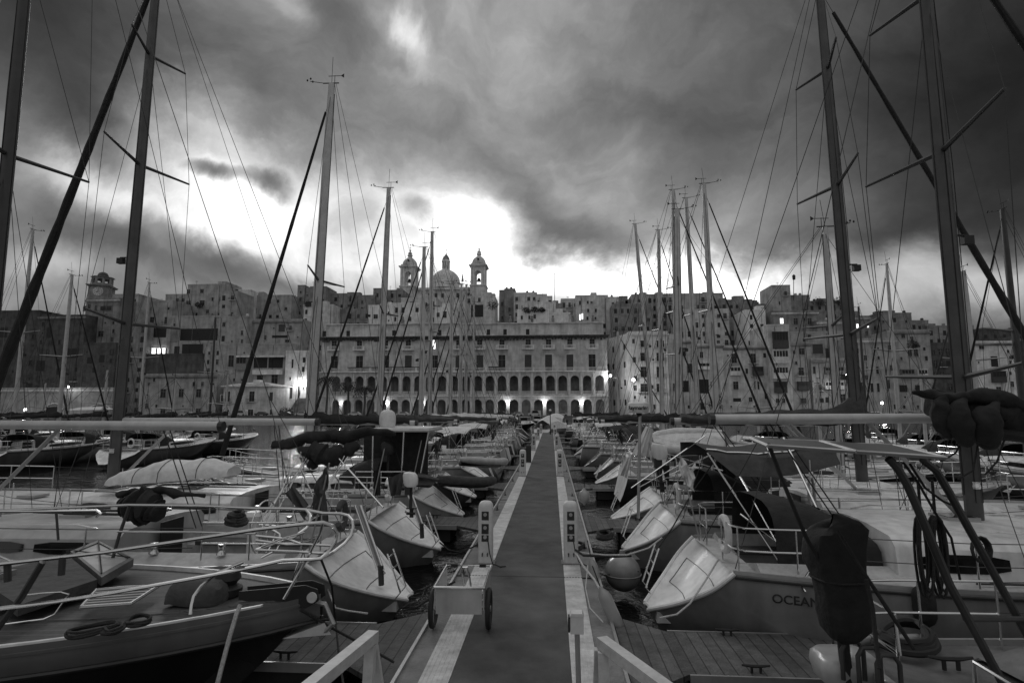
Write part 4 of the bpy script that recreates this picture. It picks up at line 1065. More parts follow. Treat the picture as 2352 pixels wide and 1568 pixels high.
# coils of rope along the near gunwale
def coil(pts, z, lab, r=.014, m='rope_dark', turns=3, name='rope_coil'):
    mb = MB(); c = sum((gz(x, y, z) for x, y in pts), Vector())/len(pts)
    for t in range(turns):
        q = [gz(x, y, z) for x, y in pts]; q = [c + (p-c)*(1-.09*t+random.uniform(-.07, .07)) + Vector((random.uniform(-.02, .02), random.uniform(-.02, .02), r*.9*t + random.uniform(0, r*.8))) for p in q]; q.append(q[0]); 
        # smooth loop
        n = len(q)-1; sm = []
        for i in range(n):
            for u in (0, .25, .5, .75):
                a, b_, c_, d_ = q[(i-1) % n], q[i], q[(i+1) % n], q[(i+2) % n]
                sm.append(.5*((2*b_)+(c_-a)*u+(2*a-5*b_+4*c_-d_)*u*u+(3*b_-a-3*c_+d_)*u**3))
        sm.append(sm[0]); mb.tube(sm, r, 6)
    o = mb.build(name, m, None, smooth=True); return tag(o, lab, 'rope', 'coiled ropes on the decks')
coil([(145, 1459), (170, 1449), (262, 1432), (270, 1440), (210, 1458), (160, 1466)], 1.46, 'long flattened rope coil on the teak deck of the nearest left yacht')
coil([(232, 1452), (250, 1443), (282, 1439), (280, 1450), (250, 1458)], 1.46, 'small middle rope coil on the teak deck by the bulwark')
coil([(287, 1434), (300, 1420), (330, 1414), (345, 1424), (330, 1436), (300, 1441)], 1.46, 'round rope coil next to the bow end of the teak deck')
# pale mooring rope down from the bow
def rope(pts, r, lab, m='rope_pale', name='mooring_line', grp='mooring lines'):
    return tag(MB().tube(pts, r, 6).build(name, m, None, smooth=True), lab, 'rope', grp)
a = gz(556, 1398, 1.35)
rope(P3([(552, 1388, 5.95), (543, 1410, 5.9), (528, 1460, 5.86), (512, 1520, 5.8), (498, 1575, 5.75), (485, 1640, 5.7)]), .022, 'thick pale rope hanging down the dark hull at the bottom left')
rope(P3([(737, 1283, 6.25), (762, 1345, 7.0), (770, 1420, 7.6), (778, 1500, 7.0), (790, 1580, 6.2)]), .013, 'dark line from the steel bow rail down to the nearest left finger', 'rope_dark')
rope(P3([(690, 1400, 6.3), (760, 1440, 6.6), (830, 1478, 6.8), (905, 1520, 6.9)]), .014, 'dark line from the anchor roller across the nearest left finger', 'rope_dark')
rope(P3([(897, 1198, 12.4), (930, 1290, 10.4), (952, 1340, 9.9), (990, 1345, 9.9)]) if False else P3([(955, 1395, 9.2), (985, 1375, 9.5), (1015, 1350, 9.9), (1045, 1335, 10.1)]), .018, 'mooring rope from the second left yacht to the walkway edge', 'rope_dark')
rope(P3([(1010, 1245, 13.2), (1030, 1262, 13.0), (1060, 1268, 12.6), (1085, 1256, 12.6), (1105, 1245, 12.7)]), .016, 'slack mooring rope from the third left yacht to the walkway edge', 'rope_dark')
rope(P3([(750, 1345, 9.0), (770, 1395, 8.6), (800, 1402, 8.4), (845, 1408, 8.4)]), .014, 'rope with spring lying at the inner corner of the nearest left finger', 'rope_pale')

# boom things hanging over the left boats -----------------------------------------------------
# covered dinghy upside down on the third left yacht
e = empty('covered_dinghy', at(402, 1082, 12.9), R(2), 'pale canvas covered dinghy lashed on deck of the third left yacht', 'dinghy')
rows = []
for i in range(15):
    u = i/14; x = lerp(-1.4, 1.4, u); w_ = .62*math.sin(math.pi*min(1, max(0, .06+.88*u)))**.35*(1+.04*math.sin(i*2.1)); h = .42*math.sin(math.pi*(.06+.88*u))**.5*(1+.08*math.sin(i*1.3)) * lerp(.95, 1.15, u)
    z0 = lerp(-.24, -.02, u)
    rows.append([(x, w_*math.cos(math.pi*j/10), z0 - .05 + h*abs(math.sin(math.pi*j/10))**.7 + .012*math.sin(i*3+j*2)) for j in range(11)])
k = MB().grid(rows); k.add(rows[0], [tuple(range(11))]); k.add(rows[-1], [tuple(range(11))]); cv = k.build('cover', 'canvas_pale', e, smooth=True)
k = MB()
for i in (4, 7, 11): k.tube([Vector(p)*1.0+Vector((0, 0, .012)) for p in rows[i]], .008, 4)
k.build('lashing', 'rope_dark', cv)
# folded canopy of the third left yacht
e = empty('folded_canopy', at(735, 1015, 12.2), R(0), 'dark folded canopy roll bundled on steel hoops over the second left yacht cockpit', 'canopy', world=True)
def blobrow(pts, rs, n=9, jitter=.12):
    mb = MB(); pp = []
    V = P3(pts); vs = []
    for i in range(len(V)-1):
        for u in (0, .16, .34, .5, .67, .84): pp.append((V[i].lerp(V[i+1], u), lerp(rs[i], rs[i+1], u)))
    pp.append((V[-1], rs[-1]))
    mb.tube([p for p, _ in pp], [r*(1+random.uniform(-jitter, jitter)) for _, r in pp], n+5); return mb.crumple(.05, 4, rs[0]*9)
blobrow([(625, 1024, 12.2), (660, 1018, 12.2), (705, 1006, 12.2), (760, 1000, 12.2), (800, 1003, 12.2), (850, 990, 12.2), (905, 995, 12.2)], [.08, .12, .13, .14, .16, .10, .04]).build('canvas_roll', 'canvas_dark', e, smooth=True)
blobrow([(690, 1035, 12.1), (725, 1038, 12.0), (755, 1050, 12.0), (790, 1040, 12.1), (820, 1022, 12.1)], [.10, .2, .22, .18, .08], jitter=.25).build('canvas_fold', 'canvas_dark', e, smooth=True)
blobrow([(712, 1060, 12.0), (722, 1068, 12.0), (725, 1074, 12.0)], [.10, .09, .05]).build('canvas_end', 'canvas_dark', e, smooth=True)
for a, b_ in (((702, 1018), (600, 1215)), ((712, 1030), (610, 1225)), ((720, 1036), (588, 1205)), ((800, 1030), (750, 1120)), ((806, 1036), (742, 1135)), ((758, 1030), (880, 1165)), ((690, 1075), (728, 1160))):
    MB().tube(P3([(*a, 12.1), (*b_, 10.8 if b_[1] > 1150 else 11.6)]), .016, 6).build('hoop', 'steel', e, smooth=True)

# gantry with radome on the fourth left yacht
e = empty('stern_gantry', at(920, 1080, 17.2), 0, 'flat roofed stern gantry with thin steel legs on the fourth left yacht', 'gantry', world=True)
z = at(920, 985, 17).z
p = [at(857, 985, 16.4), at(985, 980, 16.4)]
k = MB(); k.bb(p[0].x, p[1].x, 16.4, 18.4, z-.02, z+.05); k.build('roof_panel', 'gelcoat', e)
k = MB(); k.bb(p[0].x-.02, p[1].x+.02, 16.38, 18.42, z-.06, z-.021); k.build('roof_frame', 'aluminium', e)
for px, Yy, bx in ((857, 16.45, 856), (928, 16.45, 922), (985, 16.45, 960), (940, 18.3, 925), (975, 18.3, 960)):
    a = at(px, 985, Yy); b_ = at(bx, 1075, Yy); MB().tube([(a.x, Yy, z-.06), (b_.x, Yy, 1.2)], .022, 6).build('leg', 'steel', e)
k = MB(); k.lathe(tuple(at(890, 971, 17.2)), [(.02, .40), (.12, .385), (.2, .33), (.24, .22), (.25, .1), (.25, 0), (.22, -.12)], 20)
tag(k.build('radome', 'plastic_pale', None, smooth=True), 'pale domed satellite radome standing on the flat gantry of the fourth left yacht', 'radome')
k = MB(); k.bb(*[v for v in (at(846, 990, 17.8).x, at(990, 990, 17.8).x)], 17.4, 17.45, 1.3, z-.1)
tag(k.build('canvas_screen', 'canvas_dark', None), 'dark canvas screen hanging under the gantry with the radome', 'screen')

# outboards, flags and clothes on the left boats
def outboard(p, rz, lab, cowl='gelcoat', s=1.0, parent=None):
    e = empty('outboard_motor', p, rz, lab, 'outboard motor', 'outboard motors on the stern rails')
    rows = []
    for z, a, b_, o_ in ((-.05, .12, .10, 0), (0, .17, .13, 0), (.14, .19, .14, -.01), (.25, .18, .135, -.03), (.31, .14, .11, -.05), (.33, .02, .02, -.06)):
        rows.append([(o_*s+a*s*math.copysign(abs(math.cos(2*math.pi*j/16))**.6, math.cos(2*math.pi*j/16)), b_*s*math.copysign(abs(math.sin(2*math.pi*j/16))**.6, math.sin(2*math.pi*j/16)), z*s) for j in range(17)])
    MB().grid(rows).build('cowl', cowl, e, smooth=True)
    k = MB(); k.bb(-.03*s, .04*s, -.03*s, .03*s, -.62*s, 0); k.bb(-.10*s, .16*s, -.06*s, .06*s, -.6*s, -.57*s); k.bb(-.14*s, .0, -.09*s, .09*s, -.25*s, -.02*s); k.build('leg', 'plastic_dark', e)
    k = MB(); k.tube([(-.1*s, 0, -.72*s), (.12*s, 0, -.72*s)], .035*s, 8)
    for a in range(3): k.add([(-.11*s, 0, -.72*s), (-.11*s, .11*s*math.cos(a*2.1), -.72*s+.11*s*math.sin(a*2.1)), (-.13*s, .11*s*math.cos(a*2.1+.6), -.72*s+.11*s*math.sin(a*2.1+.6))], [(0, 1, 2)])
    k.bb(-.02*s, .08*s, -.015*s, .015*s, -.82*s, -.6*s); k.build('propeller', 'iron', e)
    return e
outboard(at(944, 1113, 11.9), 0, 'pale capped outboard motor clamped on the stern of the third left yacht', s=.8)
outboard(at(892, 1040, 17), 0, 'dark outboard motor under the radome gantry', 'plastic_dark', s=1.0)
# boarding planks / davits seen on the two nearest left sterns
for (a, b_, lab) in ((at(822, 1160, 10.2), at(874, 1312, 9.9), 'shiny folded gangplank lying down the scooped stern of the second left yacht'), (at(940, 1130, 13.4), at(968, 1212, 13.2), 'shiny folded gangplank lying down the scooped stern of the third left yacht')):
    e = empty('folded_gangplank', a, 0, lab, 'gangplank', 'folded gangplanks on the scooped sterns', world=True)
    for dx in (-.05, .05): MB().tube([a+Vector((dx, 0, 0)), b_+Vector((dx, 0, .02))], .022, 6).build('rail', 'steel', e, smooth=True)
    k = MB(); beam(k, a, b_, .07, .02); k.build('tread', 'aluminium', e)
    k = MB(); k.tube([b_+Vector((0, 0, .1)), b_+Vector((0.02, 0, -.22))], .05, 8); k.build('hinge', 'plastic_dark', e)
def cloth(pts, Y, lab, m, name='weather_cloth', cat='cloth', n=7, amp=.05, grp='canvas and clothes hanging on the rails', dy=.0):
    """hanging cloth: a corner quad with folds, doubled so that it has thickness"""
    (a, b_, c_, d_) = [at(x, y, Y) for x, y in pts]; rows = []; back = []
    for i in range(n+1):
        v_ = i/n; row = []; rb = []
        for j in range(n*2+1):
            u = j/(n*2); p = a.lerp(b_, u).lerp(d_.lerp(c_, u), v_); off = amp*math.sin(u*13+v_*2)*(.3+v_)
            row.append(p + Vector((0, off, -.02*math.sin(u*6)))); rb.append(p + Vector((0, off+.012, -.02*math.sin(u*6))))
        rows.append(row); back.append(rb)
    k = MB().grid(rows).grid(back)
    for r_, s_ in ((rows[0], back[0]), (rows[-1], back[-1])): k.grid([r_, s_])
    for q_ in (0, -1): k.grid([[r[q_] for r in rows], [r[q_] for r in back]])
    return tag(k.build(name, m, None, smooth=True), lab, cat, grp)
cloth([(652, 1130), (675, 1118), (705, 1160), (700, 1195)], 9.6, 'dark weather cloth sagging between rails behind the steel bow rail, left one', 'canvas_grey')
cloth([(720, 1135), (745, 1122), (752, 1200), (712, 1205)], 9.6, 'dark weather cloth hanging behind the steel bow rail, right one', 'canvas_grey')
cloth([(890, 1095), (930, 1085), (918, 1140), (895, 1135)], 12.6, 'bundled jacket hanging on the stern rail of the third left yacht', 'canvas_grey', 'hanging_jacket', 'clothes')
cloth([(858, 1078), (873, 1078), (872, 1140), (856, 1135)], 12.8, 'long dark cover hanging at the cockpit of the third left yacht', 'canvas_dark')
cloth([(985, 1120), (1010, 1100), (960, 1085), (955, 1118)], 15.4, 'grey pennant shaped cloth tied above the stern of the fourth left yacht', 'canvas_grey')
# inflatable dinghy hung across the stern of the fifth left yacht
dinghy(at(1068, 1107, 18.6), R(8), 2.5, 'grey inflatable dinghy hanging across the sterns beyond the left pedestal', 'canvas_grey', tilt=(R(-14), R(4)), scl=.72)
dinghy(at(1108, 1062, 23.4), R(12), 2.5, 'pale inflatable dinghy on the stern of a yacht by the second left pedestal', 'gelcoat_grey', tilt=(R(-14), R(5)), scl=.75)
# rolling furling drum and bundles
e = None

# ================================================================== RIGHT SIDE
# spherical fender / buoy between the two near right yachts
k = MB(); k.lathe((1.33, 11.4, .42), [(.02, .34)] + [(.34*math.cos(R(a)), .34*math.sin(R(a))) for a in range(75, -80, -15)] + [(.02, -.34)], 22); k.lathe((1.33, 11.4, .74), [(.06, 0), (.05, .09), (.02, .1)], 8); k.torus((1.33, 11.4, .40), .342, .012, 'z', 24, 5)
bo = k.build('mooring_buoy', 'hull_slate', None, smooth=True); tag(bo, 'big grey ball fender floating beside the nearest right pedestal', 'buoy')
def fender(p, lab, L=.55, r=.11, tilt=(0, 0), m='hull_white', grp='fenders'):
    e = empty('fender', p, 0, lab, 'fender', grp)
    k = MB(); k.lathe((0, 0, 0), [(.02, -L/2-.04), (.04, -L/2), (r*.8, -L/2+.05), (r, -L/2+.12), (r, L/2-.12), (r*.8, L/2-.05), (.04, L/2), (.02, L/2+.05)], 12); k.build('body', m, e, smooth=True)
    k = MB(); k.tube([(0, 0, L/2), (.02, 0, L/2+.35)], .008, 4); k.build('lanyard', 'rope_dark', e); e.rotation_euler = (tilt[0], tilt[1], 0)
fender(at(1402, 1400, 8.6), 'pale sausage fender tilted against the right pontoon edge at the near finger', .6, .10, (0, R(-24)))
fender(at(1365, 1312, 10.7), 'short pale fender on the right pontoon edge under the ball fender', .4, .09, (0, R(-14)))
fender(at(1342, 1140, 15.2), 'pale round fender at the second right finger', .35, .14)
# mooring ropes, right
Z = lambda l: P3(l)
rope(Z([(1322, 1266, 11.2), (1345, 1270, 11.0), (1390, 1274, 10.8), (1440, 1274, 10.8), (1490, 1258, 11), (1520, 1235, 11.4)]), .016, 'pale mooring rope sagging past the ball fender')
rope(Z([(1322, 1262, 11.2), (1340, 1275, 10.9), (1400, 1278, 10.8), (1450, 1276, 10.9)]), .02, 'dark mooring rope drooping before the ball fender', 'rope_dark')
rope(Z([(1322, 1268, 11.2), (1340, 1300, 10.4), (1365, 1330, 9.8), (1385, 1365, 9.3), (1392, 1400, 8.8), (1400, 1415, 8.6)]), .018, 'pale rope looping down from the pedestal foot to the near right finger')
rope(Z([(1350, 1298, 10.4), (1345, 1350, 9.5), (1355, 1395, 8.9), (1385, 1428, 8.3)]), .009, 'thin pale line slack along the right pontoon edge')
rope(Z([(1650, 1284, 9.2), (1622, 1330, 8.9), (1585, 1385, 8.6), (1555, 1410, 8.45), (1515, 1418, 8.4)]), .014, 'pale line from the hull with the name lettering to the near right finger')
rope(Z([(1850, 1120, 13.8), (1480, 1300, 11.5)]) if False else Z([(1640, 1060, 12.6), (1590, 1130, 11.8), (1545, 1210, 11.1), (1500, 1275, 10.9)]), .012, 'dark line slanting from a stern rail to the ball fender', 'rope_dark')
coil([(1315, 1252), (1330, 1248), (1342, 1254), (1334, 1262), (1320, 1262)], .56, 'dark rope coil on the right pontoon edge at the nearest pedestal', .022)
coil([(1372, 1232), (1392, 1226), (1408, 1232), (1398, 1240), (1378, 1240)], .52, 'dark rope heap on the second right finger', .04)

# name lettering on the second right yacht
def text_part(txt, size, e, mtx, m, name='lettering', ext=.003):
    cu = bpy.data.curves.new(name, 'FONT'); cu.body = txt; cu.size = size; cu.extrude = ext; cu.align_x = 'CENTER'; cu.align_y = 'CENTER'
    t = bpy.data.objects.new(name, cu); col.objects.link(t); bpy.context.view_layer.update()
    me = bpy.data.meshes.new_from_object(t); bpy.data.objects.remove(t)
    inv = (Matrix.Translation(e.location) @ e.rotation_euler.to_matrix().to_4x4()).inverted()
    me.transform(inv @ mtx); me.materials.clear(); me.materials.append(M[m])
    o = bpy.data.objects.new(name, me); col.objects.link(o); o.parent = e; return o
def hull_text(e, H, x, z, txt, size):
    cu = bpy.data.curves.new('lettering', 'FONT'); cu.body = txt; cu.size = size; cu.align_x = 'CENTER'; cu.align_y = 'CENTER'; cu.offset = .002
    t = bpy.data.objects.new('t', cu); col.objects.link(t); bpy.context.view_layer.update(); me = bpy.data.meshes.new_from_object(t); bpy.data.objects.remove(t)
    for v in me.vertices:
        lx, lz = x + v.co.x, z + v.co.y; v.co = (lx, -(H.side_y(lx, lz) + .012), lz)
    me.materials.clear(); me.materials.append(M['plastic_dark']); o = bpy.data.objects.new('lettering', me); col.objects.link(o); o.parent = e; return o
hull_text(e_r2, HR2, 1.98, .93, 'OCEANIS 375', .165)

# radar on its pole, stern of the third right yacht
pb = at(1466, 1190, 13.2)
e = empty('radar_pole', (pb.x, 13.2, 1.1), 0, 'slim pole carrying a flat pale radar scanner with lettering on the third right yacht', 'radar', world=True)
k = MB(); k.tube([(pb.x, 13.2, 1.1), (at(1470, 950, 13.2).x, 13.2, at(1470, 950, 13.2).z)], .035, 8); k.build('pole', 'aluminium', e, smooth=True)
c_ = at(1466, 935, 13.2)
k = MB(); k.lathe(tuple(c_), [(.02, -.13), (.2, -.13), (.24, -.08), (.25, .0), (.235, .09), (.2, .115), (.02, .125)], 24); rd = k.build('scanner', 'gelcoat', e, smooth=True)
# lettering bent round the front of the scanner
def curved_text(txt, size, c, r, e, par, m):
    cu = bpy.data.curves.new('lettering', 'FONT'); cu.body = txt; cu.size = size; cu.extrude = .0; cu.align_x = 'CENTER'; cu.align_y = 'CENTER'; cu.offset = .004
    t = bpy.data.objects.new('t', cu); col.objects.link(t); bpy.context.view_layer.update(); me = bpy.data.meshes.new_from_object(t); bpy.data.objects.remove(t)
    a0 = math.atan2(c.x - CAM.x, c.y - CAM.y)
    for v in me.vertices:
        a = v.co.x / r + 0; ang = a - 0
        # outward direction toward the camera is -y turned by a0
        dx, dy = math.sin(ang - a0), -math.cos(ang - a0)
        v.co = (c.x + dx*r - e.location.x, c.y + dy*r - e.location.y, c.z + v.co.y - e.location.z)
    me.materials.clear(); me.materials.append(M[m]); o = bpy.data.objects.new('lettering', me); col.objects.link(o); o.parent = par; return o
curved_text('Raymarine', .12, c_ + Vector((0, 0, -.015)), .254, e, rd, 'plastic_dark')
k = MB(); k.tube([at(1466, 945, 13.2), at(1470, 955, 13.2)], .06, 8); k.build('bracket', 'iron', e)

# cockpit canopy (sagging grey canvas) of the third right yacht on crossed struts
e = empty('cockpit_canopy', at(1775, 1070, 11.6), 0, 'wide sagging grey canvas canopy on crossed steel struts above the second right yacht', 'canopy', world=True)
cs = [at(1622, 1036, 11.2), at(1905, 1022, 11.2), at(1930, 1065, 10.9), at(1690, 1092, 10.9)]
rows = []
for i in range(13):
    u = i/12; a = cs[0].lerp(cs[1], u) + Vector((0, 2.2, .05)); b_ = cs[0].lerp(cs[1], u) + Vector((0, 0, .02)); c2 = cs[3].lerp(cs[2], u)
    sg = .16*math.sin(math.pi*u)
    rows.append([a + Vector((0, 0, -.3)), a + Vector((0, 0, -sg)), a.lerp(b_, .5)+Vector((0, 0, .08-sg)), b_ + Vector((0, 0, -sg*.8+.012*math.sin(i*2.2))), b_.lerp(c2, .4)+Vector((0, -.06, -.02+.02*math.sin(i*1.7))), c2 + Vector((0, -.02, -.1*math.sin(math.pi*u)))])
MB().grid(rows).build('canvas', 'canvas_grey', e, smooth=True)
k = MB(); k.tube([r[0] for r in rows], .02, 6); k.tube([r[3]+Vector((0, -.01, .02)) for r in rows], .02, 6); k.build('frame', 'steel', e)
def strut(a, b_, Y0, Y1, r=.016, m='steel', name='strut', par=None):
    MB().tube([at(*a, Y0), at(*b_, Y1)], r, 6).build(name, m, par or e, smooth=True)
strut((1625, 1040), (1790, 1290), 11.1, 9.2); strut((1695, 1085), (1850, 1360), 11, 8.2, .018)
strut((1755, 1012), (1905, 1330), 11.2, 9.0, .022); strut((1800, 1005), (1935, 1290), 11.2, 9.4, .022)
strut((1575, 1060), (1470, 1118), 11.6, 12.2, .013) ; strut((1700, 1180), (1780, 1240), 9.6, 9.3, .014)
strut((1450+0, 1120), (1620, 1000), 12.2, 12.8, .014)
strut((1850, 1325), (1925, 1215), 8.4, 9.2, .014)

# overturned dinghy on the davits of the fourth right yacht, and the pale bundled sail beside it
dinghy(at(1576, 1012, 15.2), R(176), 3.3, 'overturned pale dinghy held up on davits above the sterns right of the radar pole', 'canvas_pale', flip=True, tilt=(R(-40), 0), scl=.6)
e = empty('davits', at(1560, 1060, 15.2), 0, 'steel davits carrying the overturned pale dinghy', 'davit', world=True)
for px in (1530, 1640):
    MB().tube(P3([(px, 1012, 15.3), (px+8, 1040, 15.3), (px-5, 1075, 15.8), (px+5, 1130, 16.5)]), .025, 8).build('arm', 'steel', e, smooth=True)
strut((1530, 1040), (1660, 1080), 15.2, 15.2, .015, par=e); strut((1640, 1040), (1540, 1090), 15.2, 15.2, .015, par=e)
k = MB(); rows = []
for i in range(7):
    u = i/6; a = at(lerp(1483, 1452, u), lerp(978, 1040, u), 14.6); b_ = at(lerp(1500, 1495, u), lerp(985, 1050, u), 14.6)
    rows.append([a.lerp(b_, j/10) + Vector((0, -.16*math.sin(math.pi*j/10) + .03*math.sin(j*2.6), 0)) for j in range(11)])
k.grid(rows); k.grid([[p + Vector((0, .2*abs(math.sin(math.pi*j/10)), 0)) for j, p in enumerate(r)] for r in rows])
tag(k.build('hanging_canvas', 'canvas_pale', None, smooth=True), 'pale pleated canvas hanging just right of the radar pole', 'canvas', 'canvas and clothes hanging on the rails')
outboard(at(1516, 1050, 14.2), 0, 'white outboard motor on the stern right of the radar pole', s=1.0)
# boots / trousers hanging
e = empty('hanging_trousers', at(1523, 1090, 15.5), 0, 'pair of dark trousers hanging from a rail right of the radar pole', 'clothes', 'canvas and clothes hanging on the rails')
k = MB(); k.tube([(-.09, 0, .2), (-.1, 0, -.05), (-.12, 0, -.27)], [.09, .06, .05], 8); k.build('trouser_leg', 'canvas_dark', e, smooth=True)
k = MB(); k.tube([(.08, 0, .2), (.1, 0, -.05), (.10, 0, -.26)], [.09, .06, .05], 8); k.build('trouser_leg', 'canvas_dark', e, smooth=True)
k = MB(); k.tube([(-.17, 0, .2), (.17, 0, .2)], .05, 8); k.build('waist', 'canvas_dark', e, smooth=True)
cloth([(1436, 1050), (1452, 1046), (1440, 1100), (1420, 1085)], 15, 'crumpled pale cloth hanging left of the radar pole', 'canvas_pale')
# white locker / steering pod on the fourth right yacht stern
# ================================================================== NEAREST YACHT, BOTTOM RIGHT
e0 = empty('sailing_yacht', (2.68, 4.75, 0), 0, 'pale decked yacht with dark covered motor and solar panels, nearest on the right row', 'sailing boat', 'yachts moored along the right side of the walkway')
H0 = Hull(10.5, 3.5, 1.18, 1.5, .12, .86)
H0.build(e0, 'hull_navy', 'deck_dimmed', True, cock=False, strake='gelcoat_grey', transom='hull_navy')
k = MB(); rws = []
for z, a, b_ in ((-.13, .24, .22), (-.02, .27, .25), (.05, .26, .24), (.09, .22, .2), (.10, .1, .1), (.101, .01, .01)): rws.append([(-.02+a*math.copysign(abs(math.cos(t))**.5, math.cos(t)), .95+b_*math.copysign(abs(math.sin(t))**.5, math.sin(t)), 1.2+z) for t in [2*math.pi*j/28 for j in range(29)]])
k.grid(rws).build('stern_locker', 'gelcoat_grey', e0, smooth=True)  # white block, its grey carries the frame-corner darkening
k = MB(); n = 14                                    # white quarter moulding round the stern, corner falloff put into its grey
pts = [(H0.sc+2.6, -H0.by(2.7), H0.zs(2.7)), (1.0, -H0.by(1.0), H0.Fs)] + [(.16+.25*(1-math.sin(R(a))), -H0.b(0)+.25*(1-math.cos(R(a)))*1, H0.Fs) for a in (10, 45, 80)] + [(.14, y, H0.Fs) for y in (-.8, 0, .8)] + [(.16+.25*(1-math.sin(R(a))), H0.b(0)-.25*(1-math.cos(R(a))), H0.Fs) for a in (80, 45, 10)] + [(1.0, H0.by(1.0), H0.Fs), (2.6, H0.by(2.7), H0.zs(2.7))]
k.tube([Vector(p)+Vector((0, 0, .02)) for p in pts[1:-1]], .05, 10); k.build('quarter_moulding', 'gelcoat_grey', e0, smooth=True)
# cabin with a big sloping window
k = MB(); cx0, cx1, yw = 1.25, 7.0, 1.2; z0 = 1.2
prof = [(cx0, z0+.02), (cx0+.25, z0+.12), (cx0+1.1, z0+.48), (cx0+1.5, z0+.56), (cx1-1, z0+.62), (cx1, z0+.1)]
rows = [[(x, -yw*(1 if i else 1), z0-.03), (x, -yw*.93, lerp(z0, z, .7)), (x, -yw*.8, z), (x, 0, z+.05), (x, yw*.8, z), (x, yw*.93, lerp(z0, z, .7)), (x, yw, z0-.03)] for i, (x, z) in enumerate(prof)]
k.grid(rows); cb = k.build('coachroof', 'deck_dimmed', e0, smooth=False)
k = MB(); k.add([(cx0+.34, .2, z0+.215), (cx0+1.05, .2, z0+.515), (cx0+1.05, .9, z0+.51), (cx0+.34, .9, z0+.205)], [(0, 1, 2, 3)]); k.build('window', 'smoked_panel', cb)
k = MB(); k.tube([(cx0+.3, .16, z0+.18), (cx0+1.09, .16, z0+.515), (cx0+1.09, .94, z0+.505), (cx0+.3, .94, z0+.175), (cx0+.3, .16, z0+.18)], .022, 6); k.build('window_frame', 'gelcoat_grey', cb)
k = MB(); k.bb(cx0+1.7, cx0+2.6, -.9, .9, z0+.66, z0+.74); k.build('sliding_hatch', 'canvas_dark', cb)
for sd_ in (-1, 1): MB().bb(cx0+1.4, cx0+2.6, sd_*yw*.98-.01, sd_*yw*.98+.01, z0+.14, z0+.32).build('window', 'black_glass', cb)
stern_rail(H0, e0, True)
life_lines(H0, e0, True)
# gantry legs, crossbar and solar panels
def gleg(pts, r=.032): return world_part(e0, 'gantry_leg', 'mast_dark', lambda mb: mb.tube(P3(pts), r, 8), True)
gleg([(2040, 1052, 4.6), (2062, 1075, 4.6), (2085, 1115, 4.62), (2120, 1195, 4.65), (2180, 1340, 4.7), (2240, 1450, 4.75), (2312, 1585, 4.8)])
gleg([(2120, 1056, 5.0), (2150, 1080, 5.05), (2180, 1130, 5.1), (2215, 1195, 5.15), (2290, 1330, 5.3), (2365, 1470, 5.4)])
gleg([(1765, 1020, 4.7), (1800, 1110, 5.0), (1850, 1230, 5.3), (1905, 1330, 5.5), (1930, 1420, 5.6)], .018)
world_part(e0, 'gantry_crossbar', 'mast_dark', lambda mb: mb.tube(P3([(2218, 1420, 4.75), (2352, 1421, 5.3), (2400, 1421, 5.5)]), .024, 8), True)
pc = [at(1764, 1022, 4.6), at(1722, 1004, 5.6), at(2050, 1021, 5.6), at(2172, 1049, 4.5)]
def slab(mb, c, th, a=0, b_=1):
    q = [c[0].lerp(c[3], a), c[1].lerp(c[2], a), c[1].lerp(c[2], b_), c[0].lerp(c[3], b_)]; lo = [p - Vector((0, 0, th)) for p in q]
    mb.add(q + lo, [(0, 1, 2, 3), (7, 6, 5, 4), (0, 1, 5, 4), (1, 2, 6, 5), (2, 3, 7, 6), (3, 0, 4, 7)])
for a, b_ in ((0, .49), (.51, 1)):
    pn = world_part(e0, 'solar_panel', 'solar', lambda mb: slab(mb, pc, .022, a+.01, b_-.01))
    def fr(mb):
        q = [pc[0].lerp(pc[3], a), pc[1].lerp(pc[2], a), pc[1].lerp(pc[2], b_), pc[0].lerp(pc[3], b_)]; q = [p + Vector((0, 0, -.006)) for p in q]; mb.tube(q+[q[0]], .016, 4)
    world_part(e0, 'panel_frame', 'aluminium', fr, parent=pn)
# covered motor standing on the stern corner
e = empty('covered_outboard', at(1933, 1430, 5.5), R(8), 'tall dark canvas cover strapped over a motor on the nearest right yacht stern', 'motor cover')
rows = []; b0 = e.location.z
prof = [(-.02, .02, .02), (0, .13, .12), (.06, .18, .16), (.2, .19, .17), (.35, .2, .18), (.5, .205, .185), (.65, .22, .2), (.78, .235, .21), (.88, .235, .21), (.95, .2, .18), (.99, .12, .1), (1.0, .01, .01)]
for i, (z, a, b_) in enumerate(prof):
    rows.append([((math.copysign(abs(math.cos(t))**.55, math.cos(t))*a*(1+.03*math.sin(3*t+i)) - .10*(z-.5)*.6), math.copysign(abs(math.sin(t))**.55, math.sin(t))*b_*(1+.04*math.sin(5*t+i*2)), z + (.07*math.cos(t) if z > .7 else 0)) for t in [2*math.pi*j/24 for j in range(25)]])
rows = [[(x, y, z-.12) for x, y, z in r] for r in rows]
MB().grid(rows).crumple(.035, 4).build('cover', 'canvas_dark', e, smooth=True)
k = MB(); k.tube([Vector(p)*1.01 for p in rows[5]], .012, 5); k.build('strap', 'rope_dark', e)
k = MB(); k.tube([(0, 0, -.1), (.02, 0, -.55)], .05, 8); k.build('leg', 'plastic_dark', e)
